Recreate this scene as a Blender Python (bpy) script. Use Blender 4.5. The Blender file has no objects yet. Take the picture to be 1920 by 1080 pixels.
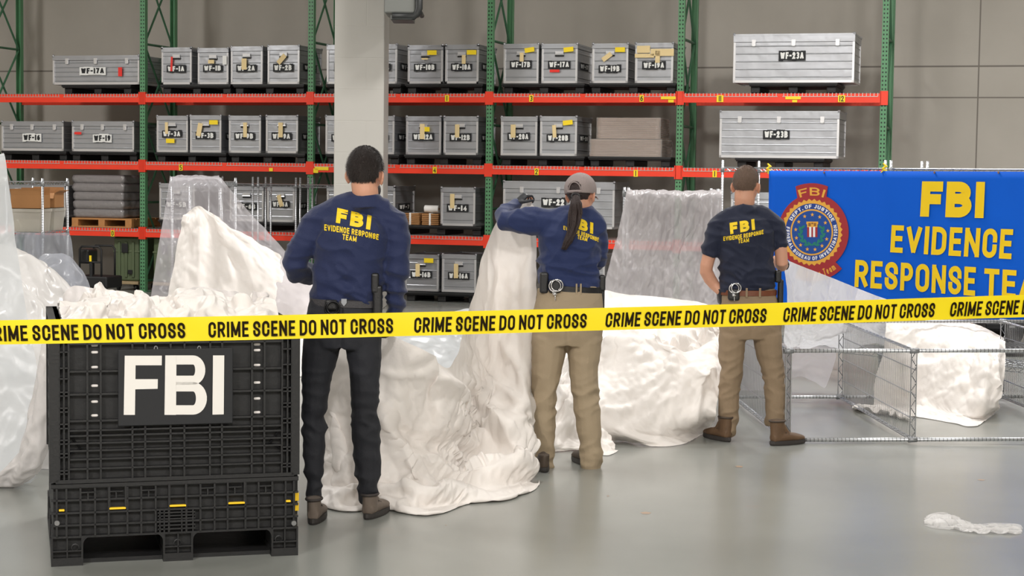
import bpy, bmesh, math, random
import numpy as np
from mathutils import Vector, Matrix, noise
from mathutils.bvhtree import BVHTree
random.seed(7); np.random.seed(7)
SC = bpy.context.scene
COL = SC.collection
# ------------------------------------------------------------------ camera
F_PX, PITCH, ROLL, EYE = 3247.8, 0.0643, 0.0133, 1.68
FWD = Vector((0, math.cos(PITCH), -math.sin(PITCH)))
UP0 = Vector((0, math.sin(PITCH), math.cos(PITCH)))
RT0 = Vector((1, 0, 0))
RT = math.cos(ROLL) * RT0 + math.sin(ROLL) * UP0
UP = -math.sin(ROLL) * RT0 + math.cos(ROLL) * UP0
CAM = Vector((0, 0, EYE))
cd = bpy.data.cameras.new('camera'); cam = bpy.data.objects.new('camera', cd); COL.objects.link(cam)
cd.sensor_width = 36.0; cd.lens = F_PX / 1920 * 36.0; cd.clip_end = 200
M = Matrix.Identity(4)
for i in range(3):
    M[i][0] = RT[i]; M[i][1] = UP[i]; M[i][2] = -FWD[i]; M[i][3] = CAM[i]
cam.matrix_world = M
SC.camera = cam
# ------------------------------------------------------------------ colour management, world, lights
SC.view_settings.view_transform = 'Standard'; SC.view_settings.look = 'None'
SC.view_settings.exposure = 0.0; SC.view_settings.gamma = 1.0
SC.view_settings.use_curve_mapping = False
try: SC.cycles.use_denoising = True
except Exception: pass
SC.cycles.max_bounces = 10; SC.cycles.diffuse_bounces = 4; SC.cycles.transparent_max_bounces = 24
w = bpy.data.worlds.new('world'); SC.world = w; w.use_nodes = True
w.node_tree.nodes['Background'].inputs[0].default_value = (0.9, 0.95, 1, 1)
w.node_tree.nodes['Background'].inputs[1].default_value = 0.3

def area(name, loc, sx, sy, power, col=(1, .975, .945), spread=180):
    l = bpy.data.lights.new(name, 'AREA'); l.shape = 'RECTANGLE'; l.size = sx; l.size_y = sy
    l.energy = power; l.color = col; l.spread = math.radians(spread)
    o = bpy.data.objects.new(name, l); COL.objects.link(o); o.location = loc
    return o
LP = 1.4
for (x, y, e) in ((-8.0, 18.0, 400), (0.9, 16.5, 215), (4.4, 16, 190), (8.5, 14.5, 205),
                  (-6.5, 11, 120), (-1.0, 10.5, 80), (4.6, 11, 60),
                  (-5.0, -2, 800), (0.6, -2, 660), (6.0, -2, 480)):
    area('ceiling_lamp_light', (x, y, 6.3), 0.6, 1.6, e * LP)

# ------------------------------------------------------------------ pixel <-> world
def ray(px, py):
    px = float(px); py = float(py)
    return FWD + (px - 960) / F_PX * RT + (540 - py) / F_PX * UP
def at(px, py, Y):
    d = ray(px, py); return CAM + d * (Y / d.y)
def gnd(px, py, z=0.0):
    d = ray(px, py); return CAM + d * ((z - EYE) / d.z)
R_AL = 0.2916
R_O = Vector((-5.1695, 24.184, 0))
R_U = Vector((math.cos(R_AL), -math.sin(R_AL), 0)); R_V = Vector((math.sin(R_AL), math.cos(R_AL), 0))
R_B = 2.5268; R_Z = (0.879, 1.815, 2.752)
def rk(px, py, v=0.0):
    d = ray(px, py); t = (v - (CAM - R_O).dot(R_V)) / d.dot(R_V); p = CAM + d * t
    return (p - R_O).dot(R_U), p.z
def rw(u, v, z): return R_O + R_U * u + R_V * v + Vector((0, 0, z))

# ------------------------------------------------------------------ materials
def srgb(r, g, b):
    f = lambda c: ((c / 255 + .055) / 1.055) ** 2.4 if c > 10 else c / 255 / 12.92
    return (f(r), f(g), f(b), 1)
MATS = {}
def mat(name, col, rough=.5, metal=0., bump=0., bscale=40., var=0., vscale=3., spec=.5, sheen=0., coat=0., trans=0., aniso=None):
    if name in MATS: return MATS[name]
    m = bpy.data.materials.new(name); m.use_nodes = True; nt = m.node_tree; N = nt.nodes; L = nt.links
    b = N['Principled BSDF']; b.inputs['Base Color'].default_value = col; b.inputs['Roughness'].default_value = rough
    b.inputs['Metallic'].default_value = metal; b.inputs['Specular IOR Level'].default_value = spec
    if sheen: b.inputs['Sheen Weight'].default_value = sheen
    if coat: b.inputs['Coat Weight'].default_value = coat
    tc = N.new('ShaderNodeTexCoord')
    if var:
        n = N.new('ShaderNodeTexNoise'); n.inputs['Scale'].default_value = vscale; n.inputs['Detail'].default_value = 5
        L.new(tc.outputs['Object'], n.inputs['Vector'])
        mx = N.new('ShaderNodeMix'); mx.data_type = 'RGBA'
        mx.inputs[6].default_value = tuple(c * (1 - var) for c in col[:3]) + (1,)
        mx.inputs[7].default_value = tuple(min(1, c * (1 + var)) for c in col[:3]) + (1,)
        L.new(n.outputs['Fac'], mx.inputs[0]); L.new(mx.outputs[2], b.inputs['Base Color'])
    if bump:
        n2 = N.new('ShaderNodeTexNoise'); n2.inputs['Scale'].default_value = bscale; n2.inputs['Detail'].default_value = 4
        L.new(tc.outputs['Object'], n2.inputs['Vector'])
        bp = N.new('ShaderNodeBump'); bp.inputs['Strength'].default_value = bump; bp.inputs['Distance'].default_value = .01
        L.new(n2.outputs['Fac'], bp.inputs['Height']); L.new(bp.outputs[0], b.inputs['Normal'])
    MATS[name] = m
    return m
def film(name, col, alpha, rough=.25, translucent=.3, bump=0., bscale=30., ridge=0., rscale=5., stretch=(1, 1, 1)):
    """thin plastic or balloon skin: part clear, part lit, some light passing through"""
    m = bpy.data.materials.new(name); m.use_nodes = True; nt = m.node_tree; N = nt.nodes; L = nt.links
    b = N['Principled BSDF']; b.inputs['Base Color'].default_value = col; b.inputs['Roughness'].default_value = rough
    tl = N.new('ShaderNodeBsdfTranslucent'); tl.inputs[0].default_value = col
    m1 = N.new('ShaderNodeMixShader'); m1.inputs[0].default_value = translucent
    L.new(b.outputs[0], m1.inputs[1]); L.new(tl.outputs[0], m1.inputs[2])
    out = N['Material Output']; last = m1
    if alpha < 1:
        tr = N.new('ShaderNodeBsdfTransparent'); m2 = N.new('ShaderNodeMixShader'); m2.inputs[0].default_value = alpha
        L.new(tr.outputs[0], m2.inputs[1]); L.new(m1.outputs[0], m2.inputs[2]); last = m2
    if bump:
        tc = N.new('ShaderNodeTexCoord'); n2 = N.new('ShaderNodeTexNoise'); n2.inputs['Scale'].default_value = bscale
        n2.inputs['Detail'].default_value = 6; n2.inputs['Distortion'].default_value = .6
        L.new(tc.outputs['Object'], n2.inputs['Vector'])
        bp = N.new('ShaderNodeBump'); bp.inputs['Strength'].default_value = bump; bp.inputs['Distance'].default_value = .02
        L.new(n2.outputs['Fac'], bp.inputs['Height'])
        if ridge:                                       # sharp crumple creases
            mp = N.new('ShaderNodeMapping'); mp.inputs['Scale'].default_value = stretch; L.new(tc.outputs['Object'], mp.inputs[0])
            n3 = N.new('ShaderNodeTexNoise'); n3.noise_type = 'RIDGED_MULTIFRACTAL'; n3.inputs['Scale'].default_value = rscale; n3.inputs['Detail'].default_value = 3
            n3.inputs['Distortion'].default_value = .4; n3.inputs['Roughness'].default_value = .45; L.new(mp.outputs[0], n3.inputs['Vector'])
            b2 = N.new('ShaderNodeBump'); b2.inputs['Strength'].default_value = ridge; b2.inputs['Distance'].default_value = .03
            L.new(n3.outputs['Fac'], b2.inputs['Height']); L.new(b2.outputs[0], bp.inputs['Normal'])
        L.new(bp.outputs[0], b.inputs['Normal']); L.new(bp.outputs[0], tl.inputs['Normal'])
    L.new(last.outputs[0], out.inputs['Surface'])
    MATS[name] = m
    return m

# ------------------------------------------------------------------ objects
def props(o, label=None, cat=None, group=None, kind=None):
    if label: o['label'] = label
    if cat: o['category'] = cat
    if group: o['group'] = group
    if kind: o['kind'] = kind
    return o
def thing(name, label, cat, loc=(0, 0, 0), rotz=0., group=None):
    o = bpy.data.objects.new(name, None); COL.objects.link(o); o.empty_display_size = .1
    o.location = loc; o.rotation_euler = (0, 0, rotz)
    return props(o, label, cat, group)
def link(name, me, m, parent=None, smooth=False, bev=0., seg=2):
    o = bpy.data.objects.new(name, me); COL.objects.link(o)
    if m is not None:
        for x in (m if isinstance(m, (list, tuple)) else (m,)): me.materials.append(x)
    if parent is not None: o.parent = parent
    if smooth: me.polygons.foreach_set('use_smooth', [True] * len(me.polygons))
    if bev:
        b = o.modifiers.new('bevel', 'BEVEL'); b.width = bev; b.segments = seg; b.limit_method = 'ANGLE'; b.angle_limit = math.radians(40)
    return o
class MB:
    def __init__(s): s.v = []; s.f = []; s.mi = []
    def add(s, vs, fs, mi=0):
        b = len(s.v); s.v += [tuple(p) for p in vs]; s.f += [tuple(i + b for i in f) for f in fs]; s.mi += [mi] * len(fs); return s
    def box(s, c, d, rz=0., mi=0, T=None):
        hx, hy, hz = d[0] / 2, d[1] / 2, d[2] / 2
        vs = [Vector((x, y, z)) for x in (-hx, hx) for y in (-hy, hy) for z in (-hz, hz)]
        if rz: R = Matrix.Rotation(rz, 3, 'Z'); vs = [R @ p for p in vs]
        if T is not None: vs = [T @ p for p in vs]
        vs = [p + Vector(c) for p in vs]
        return s.add(vs, [(0, 1, 3, 2), (4, 6, 7, 5), (0, 4, 5, 1), (2, 3, 7, 6), (0, 2, 6, 4), (1, 5, 7, 3)], mi)
    def bx(s, x0, x1, y0, y1, z0, z1, mi=0):
        return s.box(((x0 + x1) / 2, (y0 + y1) / 2, (z0 + z1) / 2), (x1 - x0, y1 - y0, z1 - z0), 0, mi)
    def tube(s, pts, r, n=8, cap=True, mi=0, closed=False, up=None):
        pts = [Vector(p) for p in pts]; k = len(pts)
        rs = r if isinstance(r, list) else [r] * k
        rs = [q if isinstance(q, (list, tuple)) else (q, q) for q in rs]
        b = len(s.v); prev = None
        for i in range(k):
            if closed: t = (pts[(i + 1) % k] - pts[i - 1])
            else: t = pts[min(i + 1, k - 1)] - pts[max(i - 1, 0)]
            t = t.normalized() if t.length > 1e-9 else Vector((0, 0, 1))
            if up is not None: a = Vector(up)
            elif prev is None: a = Vector((0, 0, 1)) if abs(t.z) < .9 else Vector((0, 1, 0))
            else: a = prev
            e1 = (a - t * a.dot(t)); e1 = e1.normalized() if e1.length > 1e-6 else t.orthogonal().normalized()
            prev = e1; e2 = t.cross(e1)
            for j in range(n):
                q = 2 * math.pi * j / n
                s.v.append(tuple(pts[i] + e2 * (math.cos(q) * rs[i][0]) + e1 * (math.sin(q) * rs[i][1])))
        m = k if closed else k - 1
        for i in range(m):
            for j in range(n):
                i2 = (i + 1) % k
                s.f.append((b + i * n + j, b + i * n + (j + 1) % n, b + i2 * n + (j + 1) % n, b + i2 * n + j)); s.mi.append(mi)
        if cap and not closed:
            s.f.append(tuple(b + j for j in reversed(range(n)))); s.mi.append(mi)
            s.f.append(tuple(b + (k - 1) * n + j for j in range(n))); s.mi.append(mi)
        return s
    def cyl(s, p0, p1, r, n=12, mi=0): return s.tube([p0, p1], r, n, True, mi)
    def ell(s, c, rad, R=None, n=16, m=10, mi=0):
        vs = []; fs = []
        for i in range(m + 1):
            th = math.pi * i / m
            for j in range(n):
                ph = 2 * math.pi * j / n
                p = Vector((rad[0] * math.sin(th) * math.cos(ph), rad[1] * math.sin(th) * math.sin(ph), rad[2] * math.cos(th)))
                if R is not None: p = R @ p
                vs.append(p + Vector(c))
        for i in range(m):
            for j in range(n):
                a, b_, c_, d_ = i * n + j, i * n + (j + 1) % n, (i + 1) * n + (j + 1) % n, (i + 1) * n + j
                fs.append((a, d_, c_, b_))
        return s.add(vs, fs, mi)
    def prism(s, poly, y0, y1, mi=0):
        """polygon in x,z swept from y0 to y1"""
        n = len(poly); vs = [(p[0], y0, p[1]) for p in poly] + [(p[0], y1, p[1]) for p in poly]
        fs = [tuple(range(n)), tuple(reversed(range(n, 2 * n)))]
        fs += [(i, i + n, (i + 1) % n + n, (i + 1) % n) for i in range(n)]
        return s.add(vs, fs, mi)
    def mesh(s, name='mesh', merge=0.):
        me = bpy.data.meshes.new(name); me.from_pydata(s.v, [], s.f); me.update()
        if any(s.mi): me.polygons.foreach_set('material_index', s.mi)
        bm = bmesh.new(); bm.from_mesh(me)
        if merge: bmesh.ops.remove_doubles(bm, verts=bm.verts, dist=merge)
        bmesh.ops.recalc_face_normals(bm, faces=bm.faces); bm.to_mesh(me); bm.free()
        return me
    def build(s, name, m, parent=None, smooth=False, bev=0., seg=2, merge=0.):
        return link(name, s.mesh(name, merge), m, parent, smooth, bev, seg)
def dup(o, parent=None):
    c = o.copy(); COL.objects.link(c)
    if parent is not None: c.parent = parent
    for ch in list(o.children): dup(ch, c)
    return c
def struct(name, mb, m, **k):
    o = mb.build(name, m, **k); o['kind'] = 'structure'; return o

# ------------------------------------------------------------------ stroke lettering
def arc(cx, cy, rx, ry, a0, a1, n=9):
    return [(cx + rx * math.cos(math.radians(a0 + (a1 - a0) * i / (n - 1))), cy + ry * math.sin(math.radians(a0 + (a1 - a0) * i / (n - 1)))) for i in range(n)]
def bowl(x0, x1, y0, y1, q=.5):
    rx = (x1 - x0) * q; ry = min((y1 - y0) / 2, .28 if y1 - y0 > .8 else 9)
    return [(x0, y1)] + arc(x1 - rx, y1 - ry, rx, ry, 90, 0, 7) + arc(x1 - rx, y0 + ry, rx, ry, 0, -90, 7) + [(x0, y0)]
RX, RY = .5, .25
O_ = arc(.5, 1 - RY, RX, RY, 90, 180, 7) + arc(.5, RY, RX, RY, 180, 270, 7) + arc(.5, RY, RX, RY, 270, 360, 7) + arc(.5, 1 - RY, RX, RY, 0, 90, 7)
GL = {
 'A': (1.0, [[(0, 0), (.5, 1)], [(1, 0), (.5, 1)], [(.19, .3), (.81, .3)]]),
 'B': (.92, [[(0, 0), (0, 1)], bowl(0, .92, .53, 1), bowl(0, 1, 0, .53)]),
 'C': (.92, [[(1, .66)] + arc(.5, 1 - RY, RX, RY, 0, 180, 12) + arc(.5, RY, RX, RY, 180, 360, 12) + [(1, .34)]]),
 'D': (.94, [[(0, 0), (0, 1)], bowl(0, 1, 0, 1, .6)]),
 'E': (.78, [[(1, 1), (0, 1), (0, 0), (1, 0)], [(0, .52), (.88, .52)]]),
 'F': (.74, [[(1, 1), (0, 1), (0, 0)], [(0, .5), (.88, .5)]]),
 'G': (.96, [[(1, .7)] + arc(.5, 1 - RY, RX, RY, 0, 180, 12) + arc(.5, RY, RX, RY, 180, 360, 12) + [(1, .47), (.55, .47)]]),
 'H': (.95, [[(0, 0), (0, 1)], [(1, 0), (1, 1)], [(0, .52), (1, .52)]]),
 'I': (.0, [[(.5, 0), (.5, 1)]]),
 'J': (.7, [[(1, 1), (1, .25)] + arc(.5, RY, RX, RY, 0, -180, 10)]),
 'L': (.74, [[(0, 1), (0, 0), (1, 0)]]),
 'M': (1.2, [[(0, 0), (0, 1)], [(1, 0), (1, 1)], [(0, 1), (.5, .1)], [(1, 1), (.5, .1)]]),
 'N': (.98, [[(0, 0), (0, 1)], [(1, 0), (1, 1)], [(0, 1), (1, 0)]]),
 'O': (.95, [O_]), '0': (.8, [O_]),
 'P': (.86, [[(0, 0), (0, 1)], bowl(0, 1, .43, 1)]),
 'R': (.92, [[(0, 0), (0, 1)], bowl(0, 1, .47, 1), [(.5, .47), (1, 0)]]),
 'S': (.9, [[(1, .7)] + arc(.5, .77, .5, .23, 0, 200, 12) + [(.18, .58), (.82, .42)] + arc(.5, .23, .5, .23, 20, -180, 12) + [(0, .3)]]),
 'T': (.86, [[(0, 1), (1, 1)], [(.5, 0), (.5, 1)]]),
 'U': (.92, [[(0, 1)] + arc(.5, RY, RX, RY, 180, 360, 12) + [(1, 1)]]),
 'V': (1.0, [[(0, 1), (.5, 0)], [(1, 1), (.5, 0)]]),
 'W': (1.3, [[(0, 1), (.25, 0)], [(.5, .9), (.25, 0)], [(.5, .9), (.75, 0)], [(1, 1), (.75, 0)]]),
 '1': (.0, [[(.5, 0), (.5, 1)]]),
 '2': (.8, [[(0, .72)] + arc(.5, .74, .5, .26, 175, -25, 10) + [(0, 0), (1, 0)]]),
 '3': (.8, [arc(.5, .76, .5, .24, 160, -80, 10) + arc(.5, .26, .5, .26, 80, -160, 10)]),
 '4': (.85, [[(.75, 0), (.75, 1), (0, .3), (1, .3)]]),
 '5': (.8, [[(.95, 1), (.1, 1), (.05, .55)] + arc(.5, .3, .5, .3, 120, -160, 10)]),
 '6': (.8, [[(.85, .95), (.3, .8), (0, .4)], arc(.5, .3, .5, .3, 0, 360, 14)]),
 '9': (.8, [[(.15, .05), (.7, .2), (1, .6)], arc(.5, .7, .5, .3, 0, 360, 14)]),
 '8': (.8, [arc(.5, .76, .45, .24, 0, 360, 14), arc(.5, .26, .5, .26, 0, 360, 14)]),
 '7': (.8, [[(0, 1), (1, 1), (.3, 0)]]),
 '-': (.55, [[(0, .48), (1, .48)]]), '.': (.05, [[(.4, 0), (.4, .04)]]),
 'e': (.7, [[(0, .34), (1, .34)] + arc(.5, .33, .5, .33, 0, 310, 12)]),
 'a': (.7, [[(1, 0), (1, .62)], arc(.5, .32, .5, .32, 0, 360, 14)]),
 'm': (1.1, [[(0, 0), (0, .66)], [(0, .5)] + arc(.25, .45, .25, .2, 180, 0, 7) + [(.5, 0)], [(.5, .45)] + arc(.75, .45, .25, .2, 180, 0, 7) + [(1, 0)]]),
 'n': (.7, [[(0, 0), (0, .66)], [(0, .45)] + arc(.5, .42, .5, .24, 180, 0, 8) + [(1, 0)]]),
 's': (.65, [arc(.5, .5, .5, .16, 20, 200, 8) + [(.8, .28)] + arc(.5, .16, .5, .16, 20, -170, 8)]),
 'p': (.7, [[(0, -.3), (0, .66)], arc(.5, .33, .5, .33, 0, 360, 14)]),
 'o': (.7, [arc(.5, .33, .5, .33, 0, 360, 14)]),
}
GL['D'] = (.94, [[(0, 0), (0, 1)], bowl(0, 1, 0, 1, .6)])
def stroke(pl, sw, capped=True):
    """centre line -> quads with mitred joints"""
    p = [Vector(q) for q in pl]
    q = [p[0]]
    for a in p[1:]:
        if (a - q[-1]).length > 1e-6: q.append(a)
    p = q; k = len(p)
    closed = (p[0] - p[-1]).length < 1e-5
    if closed: p = p[:-1]; k -= 1
    if capped and not closed:
        for e, o in ((0, 1), (-1, -2)):
            d = p[e] - p[o]
            if abs(d.x) < .02 * d.length or abs(d.y) < .02 * d.length or k <= 3: p[e] = p[e] + d.normalized() * sw / 2 * (1 if min(abs(d.x), abs(d.y)) < .02 * d.length else .6)
    L = []; Rr = []
    for i in range(k):
        if closed: a, b = p[i] - p[i - 1], p[(i + 1) % k] - p[i]
        else: a = p[i] - p[i - 1] if i else p[1] - p[0]; b = p[i + 1] - p[i] if i < k - 1 else a
        a = a.normalized(); b = b.normalized(); n1 = Vector((-a.y, a.x)); n2 = Vector((-b.y, b.x)); m = n1 + n2
        m = m.normalized() if m.length > 1e-4 else n1
        d = sw / 2 / max(.42, m.dot(n1))
        L.append(p[i] + m * d); Rr.append(p[i] - m * d)
    qs = []
    for i in range(k if closed else k - 1):
        j = (i + 1) % k
        qs.append((Rr[i], Rr[j], L[j], L[i]))
    return qs
def lettering(txt, h, sw, wf=.62, gap=None, slant=0., space=.35):
    """quads of a line of text, base line at 0, centred on x=0; returns (quads, width)"""
    gap = sw * .8 if gap is None else gap
    x = 0; out = []
    cy_ = lambda v: Vector((v.x, min(max(v.y, 0 if ch not in 'p' else -9), h)))
    for ch in txt:
        if ch == ' ': x += h * space; continue
        g = GL[ch]; gw = g[0] * wf * h; cw = max(gw, sw) if ch in 'I1' else gw + sw * .4
        for pl in g[1]:
            ww = cw - sw
            pts = [(x + sw / 2 + a * ww if ww > 1e-6 else x + sw / 2, sw / 2 + b * (h - sw)) for a, b in pl]
            out += [tuple(cy_(v) for v in q) for q in stroke(pts, sw)]
        x += cw + gap
    W = x - gap
    if slant: out = [tuple(Vector((p.x + slant * p.y, p.y)) for p in q) for q in out]
    return [tuple(Vector((p.x - W / 2, p.y)) for p in q) for q in out], W
def letters(mb, txt, h, sw, f, wf=.62, gap=None, slant=0., width=None, mi=0, space=.35, front=(0, -1, 0)):
    q, W = lettering(txt, h, sw, wf, gap, slant, space)
    s = width / W if width else 1
    for k, a in enumerate(q): mb.add([Vector(f(p.x * s, p.y)) + Vector(front) * (STAG * (k % 37)) for p in a], [(0, 1, 2, 3)], mi)
    return W * s
STAG = 3e-5
# ================================================================== setting
# floor: pale grey-green sealed concrete with gloss, scuffs and small stains
def floor_mat():
    m = mat('floor_epoxy', srgb(176, 177, 170), .28); nt = m.node_tree; N = nt.nodes; L = nt.links; b = N['Principled BSDF']
    tc = N.new('ShaderNodeTexCoord')
    n = N.new('ShaderNodeTexNoise'); n.inputs['Scale'].default_value = .5; n.inputs['Detail'].default_value = 4; n.inputs['Roughness'].default_value = .5
    L.new(tc.outputs['Object'], n.inputs['Vector'])
    r = N.new('ShaderNodeValToRGB'); r.color_ramp.elements[0].position = .3; r.color_ramp.elements[0].color = srgb(134, 136, 131)
    r.color_ramp.elements[1].position = .7; r.color_ramp.elements[1].color = srgb(148, 150, 145)
    L.new(n.outputs['Fac'], r.inputs[0])
    n3 = N.new('ShaderNodeTexNoise'); n3.inputs['Scale'].default_value = 2.3; n3.inputs['Detail'].default_value = 3
    L.new(tc.outputs['Object'], n3.inputs['Vector'])
    st = N.new('ShaderNodeValToRGB'); st.color_ramp.elements[0].position = .66; st.color_ramp.elements[1].position = .8
    L.new(n3.outputs['Fac'], st.inputs[0])
    mx = N.new('ShaderNodeMix'); mx.data_type = 'RGBA'; mx.inputs[7].default_value = srgb(150, 138, 128)
    ml = N.new('ShaderNodeMath'); ml.operation = 'MULTIPLY'; ml.inputs[1].default_value = .5
    L.new(st.outputs[0], ml.inputs[0]); L.new(ml.outputs[0], mx.inputs[0]); L.new(r.outputs[0], mx.inputs[6]); L.new(mx.outputs[2], b.inputs['Base Color'])
    n2 = N.new('ShaderNodeTexNoise'); n2.inputs['Scale'].default_value = 3; n2.inputs['Detail'].default_value = 6
    L.new(tc.outputs['Object'], n2.inputs['Vector'])
    mr = N.new('ShaderNodeMapRange'); mr.inputs[3].default_value = .2; mr.inputs[4].default_value = .27
    L.new(n2.outputs['Fac'], mr.inputs[0]); L.new(mr.outputs[0], b.inputs['Roughness'])
    return m
X0, X1, YB, ZC = -13., 13., -5., 6.6
WV = 1.75                                              # back wall stands this far behind the rack front
wl = rw(-12, WV, 0); wr = rw(22, WV, 0)
flr = struct('floor', MB().bx(-14, 17, -6, 30, -.2, 0), floor_mat())
M_STAIN = mat('rusty_stain', srgb(158, 132, 108), .5)
for (px, py, a_, b_) in ((1211, 962, .026, .03), (1386, 875, .022, .03), (836, 985, .004, .006), (1140, 930, .006, .012), (1840, 900, .02, .02)):
    p = gnd(px, py); m = MB(); m.add([(p.x + a_ * math.cos(i * .449) * (1 + .25 * math.sin(i * 2.3)), p.y + b_ * math.sin(i * .449), .0008) for i in range(14)], [tuple(range(14))]); m.build('stain', M_STAIN, flr)
struct('ceiling', MB().bx(-14, 17, -6, 30, ZC, ZC + .2), mat('ceiling_paint', srgb(205, 203, 198), .8))
# back wall: painted precast panels; grooves between the panels are part of the material
mw = mat('wall_paint', srgb(176, 169, 160), .75); nt = mw.node_tree; N = nt.nodes; L = nt.links
tc = N.new('ShaderNodeTexCoord'); sp = N.new('ShaderNodeSeparateXYZ'); L.new(tc.outputs['Object'], sp.inputs[0])
def line_mask(sock, pos, wd):
    a = N.new('ShaderNodeMath'); a.operation = 'SUBTRACT'; a.inputs[1].default_value = pos; L.new(sock, a.inputs[0])
    c = N.new('ShaderNodeMath'); c.operation = 'ABSOLUTE'; L.new(a.outputs[0], c.inputs[0])
    d = N.new('ShaderNodeMath'); d.operation = 'LESS_THAN'; d.inputs[1].default_value = wd; L.new(c.outputs[0], d.inputs[0]); return d.outputs[0]
u1, z1 = rk(1830, 300, WV); _, zA = rk(1760, 124.5, WV); _, zB = rk(1760, 183, WV)
masks = [line_mask(sp.outputs['X'], u1 + k * 3.6, .009) for k in range(0, 2)] + [line_mask(sp.outputs['Z'], zA, .011), line_mask(sp.outputs['Z'], zB, .009)]
acc = masks[0]
for q in masks[1:]:
    a = N.new('ShaderNodeMath'); a.operation = 'MAXIMUM'; L.new(acc, a.inputs[0]); L.new(q, a.inputs[1]); acc = a.outputs[0]
nn = N.new('ShaderNodeTexNoise'); nn.inputs['Scale'].default_value = 1.2; nn.inputs['Detail'].default_value = 6; L.new(tc.outputs['Object'], nn.inputs['Vector'])
rp = N.new('ShaderNodeValToRGB'); rp.color_ramp.elements[0].color = srgb(166, 160, 151); rp.color_ramp.elements[1].color = srgb(184, 178, 169); L.new(nn.outputs['Fac'], rp.inputs[0])
mx = N.new('ShaderNodeMix'); mx.data_type = 'RGBA'; mx.inputs[7].default_value = srgb(118, 112, 105); L.new(acc, mx.inputs[0]); L.new(rp.outputs[0], mx.inputs[6]); L.new(mx.outputs[2], N['Principled BSDF'].inputs['Base Color'])
o = struct('wall_back', MB().bx(-11, 22, 0, .2, 0, ZC), mw); o.location = rw(0, WV, 0); o.rotation_euler = (0, 0, -R_AL)
mp = mat('side_wall_paint', srgb(176, 169, 160), .8)
struct('wall_left', MB().bx(X0 - .2, X0, YB, 29.3, 0, ZC), mp)
struct('wall_right', MB().bx(14, 14.2, YB, 21.4, 0, ZC), mp)
struct('wall_front', MB().bx(X0 - .2, 14.2, YB - .2, YB, 0, ZC), mp)
# painted block pillar, standing in front of the rack
PY = 21.6
pl, pr = at(626.5, 200, PY), at(720, 200, PY)
pw = pr.x - pl.x
mpil = mat('pillar_block_paint', srgb(190, 187, 181), .55); nt = mpil.node_tree; N = nt.nodes; L = nt.links
tc = N.new('ShaderNodeTexCoord'); mp_ = N.new('ShaderNodeMapping'); mp_.inputs['Rotation'].default_value = (math.pi / 2, 0, 0)
L.new(tc.outputs['Object'], mp_.inputs[0])
br = N.new('ShaderNodeTexBrick'); br.inputs['Scale'].default_value = 1; br.inputs['Brick Width'].default_value = .8; br.inputs['Row Height'].default_value = .39
br.inputs['Mortar Size'].default_value = .008; br.inputs['Mortar Smooth'].default_value = .6
br.inputs['Color1'].default_value = (1, 1, 1, 1); br.inputs['Color2'].default_value = (1, 1, 1, 1); br.inputs['Mortar'].default_value = (0, 0, 0, 1)
L.new(mp_.outputs[0], br.inputs['Vector'])
bp = N.new('ShaderNodeBump'); bp.inputs['Strength'].default_value = .25; bp.inputs['Distance'].default_value = .006
L.new(br.outputs['Color'], bp.inputs['Height']); L.new(bp.outputs[0], N['Principled BSDF'].inputs['Normal'])
o = struct('pillar', MB().bx(0, pw, 0, pw, 0, ZC), mpil, bev=.012); o.location = (pl.x, PY, 0); o.rotation_euler = (0, 0, -.02)
# hanging ventilation unit, mostly above the frame
vy = 20.5
a, b_ = at(735, 38, vy), at(786, -60, vy)
t = thing('ventilation_unit', 'grey metal ventilation unit with black rim hanging beside the top of the pillar', 'ventilation unit', (a.x, vy, 0))
W = b_.x - a.x
MB().bx(-.1, W - .03, .06, .7, a.z + .09, ZC).build('casing', mat('duct_grey', srgb(120, 122, 118), .5), t, bev=.02)
mbk = mat('black_steel', srgb(38, 40, 40), .45)
m_ = MB(); m_.tube([(.0, .03, a.z + .05), (W - .06, .03, a.z + .05), (W - .02, .03, a.z + .09), (W, .03, a.z + .14), (W, .03, a.z + .6)], (.03, .045), 10)
m_.tube([(W, .03, a.z + .12), (W, .7, a.z + .12)], (.03, .03), 8); m_.build('rim', mbk, t, smooth=True)
MB().bx(-.02, W - .08, .01, .6, a.z + .015, a.z + .06).build('louvre', mat('louvre_grey', srgb(90, 92, 90), .4, .4), t)
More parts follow.
